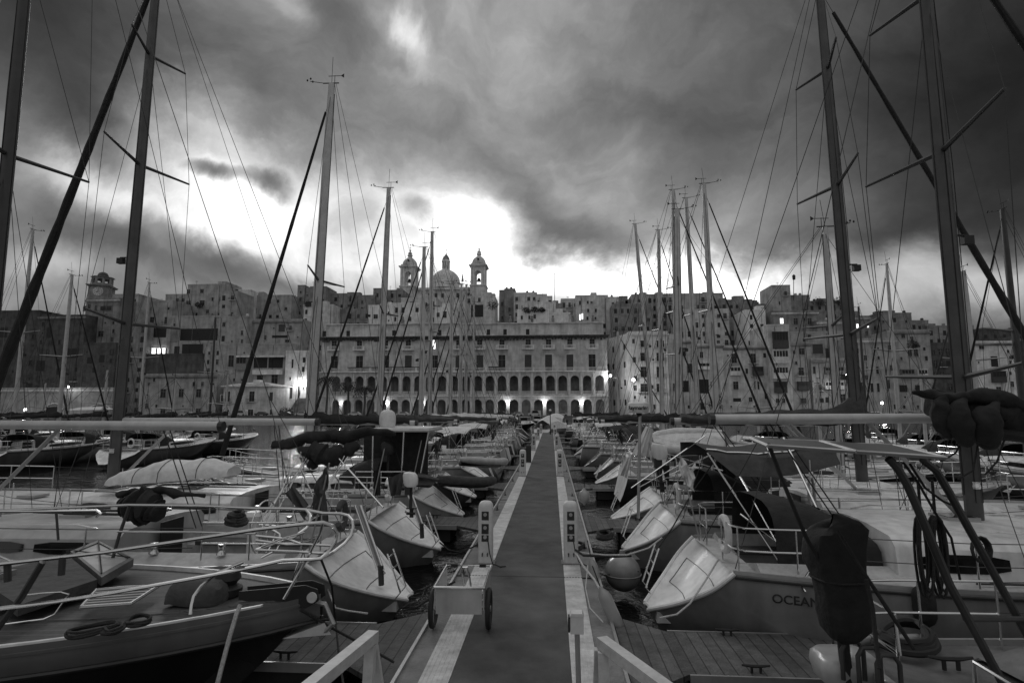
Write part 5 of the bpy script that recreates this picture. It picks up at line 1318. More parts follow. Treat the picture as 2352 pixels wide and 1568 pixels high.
# coiled hose, cleat and U shaped rails on its deck
coil([(2010, 1470), (2028, 1445), (2068, 1435), (2115, 1443), (2142, 1470), (2148, 1495), (2120, 1507), (2070, 1500), (2032, 1485)], 1.25, 'thick dark hose coiled on the deck of the nearest right yacht', .03, 'rubber', 4, 'hose_coil')
def f(mb):
    p = gz(2185, 1530, 1.22)
    mb.tube([p+Vector((-.19, 0, .08)), p+Vector((-.07, 0, .065)), p+Vector((.07, 0, .065)), p+Vector((.19, 0, .08))], [.012, .02, .02, .012], 6)
    for s_ in (-.06, .06): mb.tube([p+Vector((s_, 0, -.03)), p+Vector((s_, 0, .06))], .018, 6)
world_part(e0, 'cleat', 'iron', f)
for (px, py) in ((1962, 1530), (2000, 1545), (2045, 1565)):
    p = gz(px, py+25, 1.2); world_part(e0, 'stern_hoop', 'mast_dark', lambda mb: mb.tube([p+Vector((-.09, 0, -.02)), p+Vector((-.09, 0, .22)), p+Vector((-.05, 0, .29)), p+Vector((.05, 0, .29)), p+Vector((.09, 0, .22)), p+Vector((.09, 0, -.02))], .02, 8), True)
# strut braces and ropes in front of the nearest right yacht
rope(P3([(1983, 1368, 4.9), (1925, 1290, 5.0), (1990, 1420, 4.8), (1996, 1520, 4.7)]) if False else P3([(1925, 1218, 5.2), (1975, 1300, 5.1), (2040, 1400, 5.0), (2100, 1490, 5.0)]), .016, 'grey tackle line slanting over the covered motor', 'rope_dark')
rope(P3([(1990, 1330, 5.0), (2005, 1400, 5.0), (2012, 1470, 4.9), (2020, 1535, 4.8)]), .016, 'double line hanging right of the covered motor', 'rope_dark')
rope(P3([(2075, 1062, 4.9), (2110, 1110, 5.0), (2150, 1180, 5.1), (2185, 1235, 5.3), (2205, 1330, 5.4)]), .01, 'davit tackle line hanging under the solar panels', 'rope_dark')
rope(P3([(2090, 1065, 4.9), (2125, 1120, 5.0), (2165, 1150, 5.2), (2200, 1165, 5.3)]), .01, 'second tackle line slung under the solar panels', 'rope_dark')
coil([(1985, 1090), (2010, 1080), (2000, 1060), (1990, 1065)], 3.02, 'small dark cable loop hooked under the solar panels', .008, turns=2) if False else None
for i, (px, Y_, lab) in enumerate(((2148, 5.2, 'bunch of coiled ropes hanging from the gantry, larger one'), (2115, 5.15, 'bunch of coiled ropes hanging from the gantry, slimmer one'), (1862, 10.8, 'pale rope hank hanging under the grey canopy'))):
    mb = MB(); c = at(px, 1185 if i < 2 else 1095, Y_)
    for t in range(5):
        w_ = .05+.012*t; h = .30 + .03*math.sin(t*2)
        mb.tube([(c.x+w_*math.sin(2*math.pi*j/14)*(.7+.3*math.cos(t)), c.y+.02*(t-2), c.z-h+h*math.cos(2*math.pi*j/14)) for j in range(15)], .011, 5)
    mb.tube([c+Vector((0, 0, .02)), c+Vector((0, 0, .3))], .012, 5)
    tag(mb.build('rope_hank', 'rope_dark' if i < 2 else 'rope_pale', None, smooth=True), lab, 'rope', 'hanks of rope')
# bundle of canvas round the spreader end at right: the big rolled sail
e = empty('bundled_sail', at(2235, 945, 9.0), 0, 'huge dark bundled sail flaked over the boom end at the right edge, with hanging ties', 'sail', world=True)
rows = []
cl = [(2146, 922, .30), (2158, 924, .34), (2175, 930, .36), (2200, 945, .34), (2240, 950, .46), (2285, 955, .50), (2330, 965, .46), (2400, 975, .4), (2500, 985, .35)]
mb = MB(); pts = []; rr = []
for i in range(len(cl)-1):
    for u in (0, .12, .25, .37, .5, .62, .75, .87):
        pts.append(at(lerp(cl[i][0], cl[i+1][0], u), lerp(cl[i][1], cl[i+1][1], u), 9.0)); rr.append(lerp(cl[i][2], cl[i+1][2], u)*.5*(1+random.uniform(-.03, .03)))
mb.tube(pts, rr, 28); mb.crumple(.17, 1.9); mb.build('sail_roll', 'canvas_dark', e, smooth=True)
def fat(mb, l, rs, n=30, m=20):
    V = P3(l); pts = []; rr = []
    for i in range(n+1):
        q = i/n*(len(V)-1); k_ = min(int(q), len(V)-2); u = q-k_; a, b_, c_, d_ = V[max(k_-1, 0)], V[k_], V[k_+1], V[min(k_+2, len(V)-1)]
        pts.append(.5*((2*b_)+(c_-a)*u+(2*a-5*b_+4*c_-d_)*u*u+(3*b_-a-3*c_+d_)*u**3)); rr.append(lerp(rs[k_], rs[k_+1], u*u*(3-2*u))*(.25+.75*math.sin(math.pi*min(1, (i+.6)/n*1.0))**.3 if i in (0, n) else 1))
    mb.tube(pts, rr, m)
mb = MB(); fat(mb, [(2150, 905, 9), (2190, 912, 9), (2260, 925, 9), (2352, 940, 9)], [.04, .06, .06, .05])
fat(mb, [(2165, 915, 8.85), (2160, 950, 8.8), (2172, 985, 8.85), (2180, 1004, 8.9)], [.05, .13, .11, .03]); fat(mb, [(2205, 915, 8.8), (2198, 960, 8.75), (2215, 1000, 8.8), (2222, 1020, 8.9)], [.06, .16, .13, .03]); fat(mb, [(2285, 915, 8.8), (2262, 970, 8.7), (2270, 1015, 8.8), (2262, 1034, 8.9)], [.06, .2, .14, .03])
fat(mb, [(2100, 904, 8.9), (2135, 907, 8.9), (2180, 918, 8.85), (2240, 905, 8.8), (2352, 930, 8.8)], [.03, .06, .09, .1, .1])
mb.crumple(.10, 2.6, 2); mb.tube(P3([(2160, 990, 8.9), (2230, 1000, 8.9), (2290, 995, 8.9), (2360, 1005, 8.9)]), [.05, .10, .09, .08], 8); mb.build('sail_fold', 'canvas_dark', e, smooth=True)
for a, b_, c_ in (((2215, 1000), (2195, 1040), (2160, 1060)), ((2250, 1000), (2235, 1080), (2200, 1100)), ((2310, 1000), (2290, 1060), (2262, 1090))):
    MB().tube([at(*a, 8.9), at(*b_, 8.9), at(*c_, 8.95)], .014, 5).build('sail_tie', 'rope_dark', e)

# dark bundle and line heap on the second left yacht
e = empty('bundled_cover', at(322, 1165, 8.6), 0, 'dark round bundle of canvas and lines on the coachroof of the second left yacht', 'bundle', world=True)
blobrow([(276, 1150, 8.6), (295, 1160, 8.6), (322, 1165, 8.6), (350, 1165, 8.6), (372, 1178, 8.6)], [.08, .2, .24, .2, .1], jitter=.2).build('canvas_bundle', 'canvas_dark', e, smooth=True)
blobrow([(270, 1135, 8.7), (330, 1124, 8.7), (420, 1132, 8.7), (470, 1138, 8.7)], [.04, .06, .06, .03], jitter=.3).build('canvas_end', 'canvas_dark', e, smooth=True)
coil([(518, 1202), (535, 1190), (560, 1192), (566, 1202), (545, 1210)], 1.95, 'heap of thick dark line on the coachroof of the second left yacht', .025, turns=6)
for i, (px, py, Y_, lab) in enumerate(((1180+0, 1150, 15.2, ''),)): pass
# rope hank, fender and hoses hung along the right hulls
fender(at(2123, 1390, 7.9), 'dark conical fender hanging on the hull side behind the gantry legs', .5, .13, (0, 0), 'canvas_dark')
mb = MB(); c = at(2248, 1260, 7.8)
for t in range(4): mb.tube([(c.x+(.09+.008*t)*math.cos(2*math.pi*j/12), c.y-.02*t, c.z+(.13+.01*t)*math.sin(2*math.pi*j/12)) for j in range(13)], .014, 5)
tag(mb.build('rope_hank', 'rope_dark', None, smooth=True), 'round rope hank tied to the lifeline at the right edge', 'rope', 'hanks of rope')
# ================================================================== THE TOWN
def PX(x, Y, y=850): return at(x, y, Y).x
def PZ_(y, Y, x=1266): return at(x, y, Y).z
WM = ['stone_pale']
def window(e, x0, x1, z0, z1, y, kind='w', bal=True):
    """a window with surround, pane and what belongs to it; y = wall plane"""
    w_, h = x1-x0, z1-z0; f = .14
    if kind in ('d',):
        k = MB(); k.bb(x0, x1, y-.03, y+.1, z0, z1); k.build('opening', 'opening', e); return
    if kind == 'l':
        k = MB(); k.bb(x0, x1, y-.04, y+.05, z0, z1); o = k.build('lit_window', 'lit_window', e); 
        k = MB(); k.bb((x0+x1)/2-.05, (x0+x1)/2+.05, y-.09, y-.041, z0, z1); k.build('frame', 'shutter', o); return
    if kind == 'g':            # closed timber balcony standing proud of the wall
        k = MB(); d = .9; k.bb(x0, x1, y-d, y, z0, z0+h*.45); k.bb(x0-.1, x1+.1, y-d-.1, y, z1-.15, z1); k.bb(x0+.04, x1-.04, y-d+.06, y, z0+h*.45, z1-.15)
        g_ = k.build('enclosed_balcony', random.choice(['shutter_pale', 'stone_pale', 'shutter']), e)
        n = max(2, int(w_/1.0)); 
        for i in range(n):
            a = x0+.1+(w_-.2)*i/n; b_ = x0+.1+(w_-.2)*(i+1)/n
            k = MB(); k.bb(a+.1, b_-.1, y-d+.0, y-d+.05, z0+h*.5, z1-.3); k.build('pane', 'opening', g_)
        return
    k = MB(); k.bb(x0-f, x0, y-.12, y, z0, z1+f); k.bb(x1, x1+f, y-.12, y, z0, z1+f); k.bb(x0, x1, y-.12, y, z1, z1+f); k.bb(x0-f*1.6, x1+f*1.6, y-.22, y, z0-.14, z0)
    fr = k.build('window', WM[0], e)
    k = MB(); k.bb(x0, x1, y-.03, y+.05, z0, z1); k.build('pane', 'opening' if kind != 's' else 'shutter', fr)
    if w_ > .9 and kind != 's':
        k = MB(); xm = (x0+x1)/2; k.bb(xm-.05, xm+.05, y-.07, y-.031, z0, z1)
        if h > 1.6: k.bb(x0, xm-.05, y-.07, y-.031, z1-h*.3-.05, z1-h*.3+.04); k.bb(xm+.05, x1, y-.07, y-.031, z1-h*.3-.05, z1-h*.3+.04)
        k.build('glazing_bars', 'shutter_pale', fr)
    if kind == 'b':
        k = MB(); b0, b1 = x0-.8, x1+.8; k.bb(b0, b1, y-1.0, y-.001, z0-.25, z0-.05); bl = k.build('balcony', 'stone_mid', e)
        k = MB(); k.bb(b0, b1, y-1.0, y-.95, z0+.9, z0+.97); n = int((b1-b0)/.22)
        for i in range(n+1): xx = lerp(b0+.02, b1-.02, i/n); k.bb(xx-.025, xx+.025, y-.99, y-.96, z0-.05, z0+.9)
        k.build('railing', 'iron', bl)
    if kind == 'B':
        b0, b1 = x0-1.2, x1+1.2; k = MB(); k.bb(b0, b1, y-1.0, y-.001, z0-.5, z0-.12); bl = k.build('balcony', 'plaster_white', e)
        balustrade(bl, b0+.5, b1-.5, y-.9, z0-.12, 1.25, .42)
        k = MB(); k.bb(b0, b0+.5, y-1.0, y-.8, z0-.12, z0+1.13); k.bb(b1-.5, b1, y-1.0, y-.8, z0-.12, z0+1.13); k.build('balcony_pier', 'plaster_white', bl)
def balustrade(e, x0, x1, y, z, h, step=.36, m='plaster_white'):
    k = MB(); k.bb(x0, x1, y-.1, y+.1, z+h-.14, z+h); k.bb(x0, x1, y-.1, y+.1, z, z+.1)
    n = max(2, int((x1-x0)/step))
    for i in range(n):
        xx = lerp(x0, x1, (i+.5)/n)
        k.bb(xx-.075, xx+.075, y-.07, y+.07, z+.1, z+h-.14)
    k.build('balustrade', m, e)
def bld(label, x0, x1, yt, Y, m, wins=(), depth=14, yb=962, auto=None, cornice=None, name='house', cat='house', group='houses of the waterfront town', roof=0, tanks=0, side=None, ztop=None):
    X0, X1 = PX(x0, Y), PX(x1, Y); zt = PZ_(yt, Y, (x0+x1)/2) if ztop is None else ztop; zb = max(1.0, PZ_(yb, Y)-1) if yb >= 955 else max(1.0, PZ_(yb, Y, (x0+x1)/2))
    e = empty(name, ((X0+X1)/2, Y, zb), 0, label, cat, group, world=True)
    k = MB(); k.bb(X0, X1, Y, Y+depth, zb, zt)
    wl = k.build('wall', m, e); WM[0] = m
    # parapet and roof slab
    k = MB(); p = .28
    k.bb(X0-.05, X1+.05, Y-.06, Y+p, zt+.002, zt+.55); k.bb(X0-.05, X0+p, Y+p, Y+depth-p, zt+.002, zt+.55); k.bb(X1-p, X1+.05, Y+p, Y+depth-p, zt+.002, zt+.55)
    k.build('parapet', m, e)
    if cornice:
        k = MB(); k.bb(X0-.3, X1+.3, Y-.55, Y-.061, zt-.5-.3, zt-.3); k.bb(X0-.15, X1+.15, Y-.3, Y-.001, zt-1.1, zt-.802); k.build('cornice', cornice, e)
    for w_ in wins:
        a, b_, c_, d_ = w_[:4]; kd = w_[4] if len(w_) > 4 else 'w'
        window(e, PX(a, Y, (c_+d_)/2), PX(b_, Y, (c_+d_)/2), PZ_(d_, Y, a), PZ_(c_, Y, a), Y, kd)
    if auto:
        r = random.Random(int(x0*7+yt)); nc, nr, kinds = auto; nc = max(nc, int((X1-X0)/3.6)); nr = max(nr, int((zt-max(zb, PZ_(min(yb, 945), Y)))/3.6)); W_ = (X1-X0); 
        zlow = max(zb, PZ_(yb, Y) if yb < 955 else zb) ; Hh = zt - .9 - zlow
        for i in range(nc):
            for j in range(nr):
                if r.random() < .25: continue
                cx = X0 + W_*(i+.5)/nc + r.uniform(-.12, .12)*W_/nc; cz = zlow + Hh*(j+.55)/nr
                ww = r.choice([.5, .6, .7]); hh = r.choice([.75, .95, 1.15]) ; ww = min(ww, W_/nc*.36); hh = min(hh, Hh/nr*.36)
                window(e, cx-ww, cx+ww, cz-hh, cz+hh, Y, 'b' if (r.random() < .12 and hh > .8) else r.choice(kinds))
    if name == 'house':                     # the smaller windows between the big ones
        r = random.Random(int(x0*11+yt*3)); W_ = X1-X0; nc = max(1, int(W_/3.3)); zlow = max(zb, PZ_(min(yb, 945), Y)); nr = max(1, int((zt-zlow)/3.4)); made = 0
        occ = [(PX(w_[0], Y, w_[2])-.9, PX(w_[1], Y, w_[2])+.9, PZ_(w_[3], Y, w_[0])-1.1, PZ_(w_[2], Y, w_[0])+.9) for w_ in wins]
        for i in range(nc):
            if auto: break
            for j in range(nr):
                cx = X0 + W_*(i+.5)/nc + r.uniform(-.3, .3); cz = zlow + (zt-1.3-zlow)*(j+.5)/nr
                ww, hh = r.choice([(.38, .55), (.45, .8), (.5, .95), (.3, .3)])
                if r.random() < .38 or made > 55 or W_ < 2.5 or any(a < cx+ww and b_ > cx-ww and c_ < cz+hh and d_ > cz-hh for a, b_, c_, d_ in occ): continue
                window(e, cx-ww, cx+ww, cz-hh, cz+hh, Y, 'b' if (hh > .9 and r.random() < .3) else r.choice('wwds')); made += 1
        for i in range(int(W_/7)):          # drain pipes and cable runs
            px_ = r.uniform(X0+.4, X1-.4); k = MB(); k.tube([(px_, Y-.08, zlow), (px_, Y-.08, zt-.3)], .07, 4); k.build('drain_pipe', 'shutter_pale' if r.random() < .5 else 'iron', e)
    # roof clutter
    r = random.Random(int(x0*3+yt*5))
    if roof:
        for i in range(roof):
            cx = r.uniform(X0+1, X1-1); w_ = r.uniform(1.2, 2.4); h = r.uniform(1.2, 2.6)
            k = MB(); k.bb(max(X0, cx-w_), min(X1, cx+w_), Y+1+i*.5, Y+4+i*.5, zt-.1, zt+h); k.build('stair_hut', m, e)
    for i in range(tanks):
        cx = r.uniform(X0+.8, X1-.8); k = MB(); k.lathe((cx, Y+1.6, zt+.3), [(.02, 0), (.55, 0), (.58, 1.1), (.4, 1.3), (.02, 1.32)], 10); k.build('water_tank', r.choice(['plastic_pale', 'stone_dark', 'shutter']), e, smooth=True)
    if r.random() < .5 and (X1-X0) > 5:
        cx = r.uniform(X0+.8, X1-.8); h = r.uniform(1.5, 4.5); k = MB(); k.tube([(cx, Y+1, zt), (cx, Y+1, zt+h)], .05, 4)
        for q_ in (.95, .82, .7): k.tube([(cx-.6, Y+1, zt+h*q_), (cx+.6, Y+1, zt+h*q_)], .03, 4)
        k.build('aerial', 'iron', e)
    return e

# ---- arcade building
YA = 200.0
def arcade():
    x0, x1 = 733, 1397
    e = empty('arcaded_palace', (PX(1066, YA), YA, 1.3), 0, 'long pale palace with two storeys of arches and balustraded terrace behind the pier end', 'palace', world=True)
    X0, X1 = PX(x0, YA, 900), PX(x1, YA, 900)
    n = 23; dx = (PX(1377.5, YA, 900) - PX(772, YA, 900)) / 22; c0 = PX(772, YA, 900)
    zg, z1, z2, z3 = 1.3, PZ_(910, YA), PZ_(853, YA), PZ_(771, YA)
    def arcadewall(name, zb, zsill, zspring, ztop, wd, y, th):
        mb = MB(); A = 9; xl = c0 - dx/2; yb_ = y + th
        mb.bb(X0, xl, y, yb_, zb, ztop); mb.bb(c0 + (n-.5)*dx, X1, y, yb_, zb, ztop)
        for i in range(n):
            xc = c0 + i*dx; a, b_ = xc-dx/2, xc+dx/2; r_ = wd/2
            prof = [(xc-r_, zsill)] + [(xc - r_*math.cos(math.pi*j/A), zspring + r_*1.0*math.sin(math.pi*j/A)) for j in range(A+1)] + [(xc+r_, zsill)]
            for yy in (y, yb_):
                mb.add([(a, yy, zsill), (xc-r_, yy, zsill), (xc-r_, yy, zspring), (a, yy, zspring)], [(0, 1, 2, 3)])
                mb.add([(b_, yy, zsill), (xc+r_, yy, zsill), (xc+r_, yy, zspring), (b_, yy, zspring)], [(0, 1, 2, 3)])
                vs = [(px, yy, pz) for px, pz in prof[1:-1]] + [(lerp(a, b_, j/A), yy, ztop) for j in range(A+1)]
                mb.add(vs, [(j, j+1, A+2+j, A+1+j) for j in range(A)])
                mb.add([(a, yy, zspring), (xc-r_, yy, zspring), (a, yy, ztop)], [(0, 1, 2)]); mb.add([(b_, yy, zspring), (xc+r_, yy, zspring), (b_, yy, ztop)], [(0, 1, 2)])
            mb.grid([[(px, y, pz) for px, pz in prof], [(px, yb_, pz) for px, pz in prof]])
        if zsill > zb: mb.bb(xl, c0+(n-.5)*dx, y+.01, yb_, zb, zsill)
        return mb.build(name, 'stone_mid', e, fix=False)
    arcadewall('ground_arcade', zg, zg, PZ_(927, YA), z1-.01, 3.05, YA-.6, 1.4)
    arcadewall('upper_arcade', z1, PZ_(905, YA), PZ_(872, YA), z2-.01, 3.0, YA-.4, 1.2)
    for i in range(n):      # slim pilasters and arch balustrades
        xc = c0 + i*dx
        balustrade(e, xc-1.48, xc+1.48, YA-.2, PZ_(905, YA)-.0, PZ_(898, YA)-PZ_(905, YA), .34)
        k = MB(); k.bb(xc-dx/2-.16, xc-dx/2+.16, YA-.62, YA-.405, PZ_(905, YA), z2-.5); k.build('pilaster', 'stone_pale', e)
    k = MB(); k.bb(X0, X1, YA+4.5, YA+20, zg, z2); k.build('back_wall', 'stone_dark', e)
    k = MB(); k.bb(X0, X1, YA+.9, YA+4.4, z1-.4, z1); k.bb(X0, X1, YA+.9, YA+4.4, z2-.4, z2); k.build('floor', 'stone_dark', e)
    k = MB(); k.bb(X0, X1, YA-.95, YA-.61, z1-.02, z1+.28); k.bb(X0, X1, YA-1.0, YA-.41, z2-.1, z2+.2); k.build('string_course', 'plaster_white', e)
    # terrace balustrade in bays with pedestals
    for i in range(12):
        a = lerp(X0+2, X1-1, i/12); b_ = lerp(X0+2, X1-1, (i+1)/12)
        balustrade(e, a+.3, b_-.3, YA-.6, z2+.2, 1.25, .42)
        k = MB(); k.bb(a-.29, a+.29, YA-.75, YA-.45, z2+.2, z2+1.55); k.build('pedestal', 'plaster_white', e)
    # main block above
    yw = YA + 1.2
    k = MB(); k.bb(X0, X1, yw, YA+20, z2+.201, z3); wl = k.build('wall', 'stone_mid', e)
    for cx in (768, 826, 886, 938, 998, 1054, 1102, 1153, 1213, 1260, 1309, 1360):
        a, b_ = cx-8, cx+8
        window(e, PX(a, yw, 830), PX(b_, yw, 830), z2+.25, PZ_(814, yw), yw, 's' if cx in (938, 1102, 1213, 1260, 1309, 1054) else 'w')
        a, b_ = (cx-6, cx+6) if cx != 998 else (cx-4, cx+2)
        window(e, PX(a, yw, 785), PX(b_, yw, 785), PZ_(799, yw), PZ_(779, yw), yw, 'l' if cx == 998 else 'B')
        if cx == 998: pass
    # weathered cornice and setback attic with parapets
    k = MB(); k.bb(X0-.4, X1+.9, yw-1.0, yw-.001, z3-.15, z3+.35); k.bb(X0-.2, X1+.5, yw-.55, yw-.001, z3-.75, z3-.151); k.build('cornice', 'weathered', e)
    k = MB(); r = random.Random(5)
    for i in range(90):
        a = lerp(X0, X1, i/90); k.bb(a, a+r.uniform(.4, 1.0), yw-.5-r.uniform(0, .2), yw-.0015, z3-.75-r.uniform(.05, .7), z3-.751)
    k.build('cornice_stain_blocks', 'weathered', e)
    za = PZ_(742, yw+4)
    Xa = PX(1385, yw+3, 760)
    k = MB(); k.bb(X0, Xa, yw+3, YA+18, z3+.01, za); k.build('attic_wall', 'stone_mid', e)
    k = MB(); k.bb(X0-.2, PX(1060, yw+3), yw+2.5, yw+3.4, za+.01, za+.35); k.bb(PX(1062, yw+3), Xa+.2, yw+2.5, yw+3.4, za-.25, za+.12); k.build('attic_cornice', 'stone_pale', e)
    for cx in (745, 800, 905, 1010, 1088, 1122, 1160, 1212):
        window(e, PX(cx-4, yw+3, 760), PX(cx+4, yw+3, 760), PZ_(768, yw+3), PZ_(755, yw+3), yw+3, 'd')
    for cx in (925, 1172, 1222, 1270, 1316, 1362):
        k = MB(); xx = PX(cx, yw+2.6, 740); k.bb(xx-.5, xx+.5, yw+2.3, yw+3.3, za+.36, za+1.6); k.lathe((xx, yw+2.8, za+1.6), [(.5, 0), (.2, .2), (.45, .6), (.3, 1.0), (.05, 1.15)], 8); k.build('urn', 'stone_dark', e)
    # dark shop canopies on the terrace
    for a, b_ in ((798, 868), (886, 970), (1122, 1160)):
        k = MB(); k.bb(PX(a, YA, 835), PX(b_, YA, 835), YA+.0, YA+1.1, z2+1.3, z2+1.9); k.build('planter_screen', 'canvas_dark', e)
    # chairs of light inside the lower arcade: wall lamps between arches
    return e, c0, dx
ea, c0, dx = arcade()
for i, nm in ((.5, 'first'), (4.4, 'second'), (7.5, 'third'), (14.5, 'fourth'), (17.5, 'fifth'), (20.5, 'last')):
    e = empty('wall_lamp', (c0 + i*dx, YA-1.0, 5.6), 0, f'{nm} lit lantern between the ground arches of the palace, counted from the left', 'wall lamp', 'lit lanterns on the palace arcade')
    k = MB(); k.lathe((0, 0, -.35), [(.05, 0), (.16, .1), (.22, .5), (.05, .62)], 8); k.build('lantern', 'lamp_glow', e)
    k = MB(); k.tube([(0, .4, .5), (0, .1, .55), (0, 0, .3)], .04, 5); k.build('bracket', 'iron', e)
    ld = bpy.data.lights.new('bulb', 'POINT'); ld.energy = 300 if i not in (.5, 7.5) else 150; ld.shadow_soft_size = .25
    lo = bpy.data.objects.new('bulb', ld); col.objects.link(lo); lo.parent = e; lo.location = (0, -.35, .1)

WM[0] = 'stone_mid'
# ---- church on the skyline
def church():
    Y = 300.0
    e = empty('church', (PX(1024, Y, 650), Y, 40), 0, 'baroque church on the skyline with two bell towers and a ribbed dome', 'church', world=True)
    z = lambda y: PZ_(y, Y, 1020)
    k = MB(); k.bb(PX(948, Y, 670), PX(1095, Y, 670), Y+2, Y+30, 30, z(660)); k.bb(PX(953, Y, 670), PX(1090, Y, 670), Y+1, Y+2-.01, z(664), z(659)); k.build('nave_wall', 'stone_mid', e)
    for cx in (985, 1000, 1015, 1050, 1075):
        window(e, PX(cx-3, Y, 670), PX(cx+3, Y, 670), z(682), z(672), Y+2, 'w')
    for nm, cx in (('l', 937), ('r', 1098)):
        xc = PX(cx, Y, 630); hw = PX(cx+16.5, Y, 630)-xc
        yc = Y + hw
        k = MB(); k.bb(xc-hw*1.08, xc+hw*1.08, Y-.4, Y+2*hw+.4, z(700), z(658)); k.bb(xc-hw*1.16, xc+hw*1.16, Y-.8, Y+2*hw+.8, z(658)+.01, z(655)); t = k.build('bell_tower', 'stone_mid', e)
        k = MB(); ow = hw*.40    # belfry of four corner piers with arched openings
        zb, zs, zt = z(655)+.02, z(628), z(614)
        for sx in (-1, 1):
            for yy in (Y, Y+2*hw-hw*.6): k.bb(xc+sx*ow, xc+sx*hw, yy, yy+hw*.6, zb, zt)
            k.bb(xc+sx*hw*.8, xc+sx*hw*1.04, Y-.45, Y-.01, zb, zt); k.bb(xc+sx*hw*.50, xc+sx*hw*.68, Y-.35, Y-.01, zb, zt)
        A = 8
        for yy in (Y, Y+2*hw-hw*.6):
            for j in range(A):
                a0, a1 = math.pi*j/A, math.pi*(j+1)/A
                xa, xb = xc-ow*math.cos(a0), xc-ow*math.cos(a1); za, zb2 = zs+ow*math.sin(a0), zs+ow*math.sin(a1)
                k.add([(xa, yy, za), (xb, yy, zb2), (xb, yy, zt), (xa, yy, zt), (xa, yy+hw*.6, za), (xb, yy+hw*.6, zb2), (xb, yy+hw*.6, zt), (xa, yy+hw*.6, zt)], [(0, 1, 2, 3), (7, 6, 5, 4), (0, 4, 5, 1), (3, 2, 6, 7)])
        k.build('belfry', 'stone_pale', t)
        balustrade(t, xc-ow*.96, xc+ow*.96, Y+.3, zb, z(647)-zb, .5)
        k = MB(); k.lathe((xc, yc, z(644)), [(1.3, 0), (1.05, .3), (.8, 1.4), (.5, 1.9), (.1, 2.1)], 12); k.tube([(xc, yc, z(644)+2), (xc, yc, zt)], .12, 5); k.build('bell', 'bronze', t, smooth=True)
        k = MB(); k.bb(xc-hw*1.12, xc+hw*1.12, Y-.6, Y+2*hw+.6, zt, z(611.5)); k.bb(xc-hw*1.26, xc+hw*1.26, Y-1.1, Y+2*hw+1.1, z(611.5)+.01, z(609)); k.bb(xc-hw*1.0, xc+hw*1.0, Y, Y+2*hw, z(609)+.01, z(605)); k.build('entablature', 'stone_mid', t)
        u = (z(600)-z(605))
        pr = [(hw*1.0, 0), (hw*1.04, u*.5), (hw*.98, u), (hw*.98, u*1.3), (hw*.9, u*1.9), (hw*.72, u*2.7), (hw*.45, u*3.4), (hw*.28, u*4.0), (hw*.25, u*4.4), (hw*.38, u*4.55), (hw*.36, u*4.9), (hw*.26, u*5.3), (hw*.3, u*5.7), (hw*.22, u*6.2), (hw*.1, u*6.5), (hw*.08, u*6.8), (hw*.14, u*7.1), (hw*.12, u*7.4), (hw*.03, u*7.6)]
        k = MB(); k.lathe((xc, yc, z(605)), pr, 8, a0=math.pi/8); k.build('cupola', 'stone_mid', t)
        k = MB(); k.tube([(xc, Y-.25, z(596)), (xc, Y+.6, z(596))], .55, 10); k.build('oculus', 'opening', t)
        k = MB(); zt_ = z(605)+u*7.6; k.tube([(xc, yc, zt_-.3), (xc, yc, zt_+1.6)], .09, 4); k.tube([(xc-.5, yc, zt_+1.1), (xc+.5, yc, zt_+1.1)], .08, 4); k.build('cross', 'iron', t)
    # dome
    yc = Y+16; z = lambda y: PZ_(y, yc, 1020); xc = PX(1024, yc, 640); R_ = (PX(1055, yc, 640)-xc)
    k = MB(); k.lathe((xc, yc, z(664)), [(R_*1.02, 0), (R_*1.02, z(653)-z(664)), (R_*1.08, z(652)-z(664)), (R_*1.08, z(650)-z(664)), (R_*1.0, z(649)-z(664))], 32); k.build('drum', 'stone_pale', e)
    h = z(621)-z(649)
    k = MB(); k.lathe((xc, yc, z(649)), [(R_*1.0*math.cos(R(a)), h*math.sin(R(a))) for a in (0, 12, 24, 36, 48, 60, 70, 78)], 32); dm = k.build('dome', 'lead_dome', e, smooth=True)
    k = MB()
    for i in range(16):
        a = 2*math.pi*i/16 + .1; k.tube([(xc+R_*1.005*math.cos(R(q))*math.cos(a), yc+R_*1.005*math.cos(R(q))*math.sin(a), z(649)+h*1.005*math.sin(R(q))) for q in (0, 12, 24, 36, 48, 60, 70, 78)], .28, 4)
    k.build('ribs', 'stone_pale', dm)
    zl = z(621.5); r_ = R_*.26
    k = MB(); k.lathe((xc, yc, zl), [(r_*1.3, -.6), (r_*1.3, .3), (r_*1.05, .4), (r_*1.05, 1.0)], 16)
    for i in range(8):
        a = 2*math.pi*(i+.5)/8; k.tube([(xc+r_*.95*math.cos(a), yc+r_*.95*math.sin(a), zl+1), (xc+r_*.95*math.cos(a), yc+r_*.95*math.sin(a), z(602))], .38, 6)
    k.lathe((xc, yc, z(602)), [(r_*.6, -.4), (r_*1.25, 0), (r_*1.25, .5), (r_*1.0, .6), (r_*1.05, 1.2)], 16); k.lathe((xc, yc, zl+1), [(r_*.55, 0), (r_*.55, z(602)-zl-1)], 12)
    ln = k.build('lantern', 'stone_pale', e)
    k = MB(); zz = z(602)+1.2; k.lathe((xc, yc, zz), [(r_*1.05, 0), (r_*1.0, .8), (r_*.7, 2.0), (r_*.35, 2.9), (r_*.15, 3.5), (r_*.2, 4.0), (.05, 4.4)], 16); k.build('lantern_cap', 'stone_dark', ln, smooth=True)
    k = MB(); k.tube([(xc, yc, zz+4.3), (xc, yc, zz+7)], .12, 4); k.tube([(xc-.7, yc, zz+6), (xc+.7, yc, zz+6)], .1, 4); k.tube([(xc-.5, yc, zz+5.3), (xc+.5, yc, zz+5.3)], .1, 4); k.build('cross', 'iron', ln)
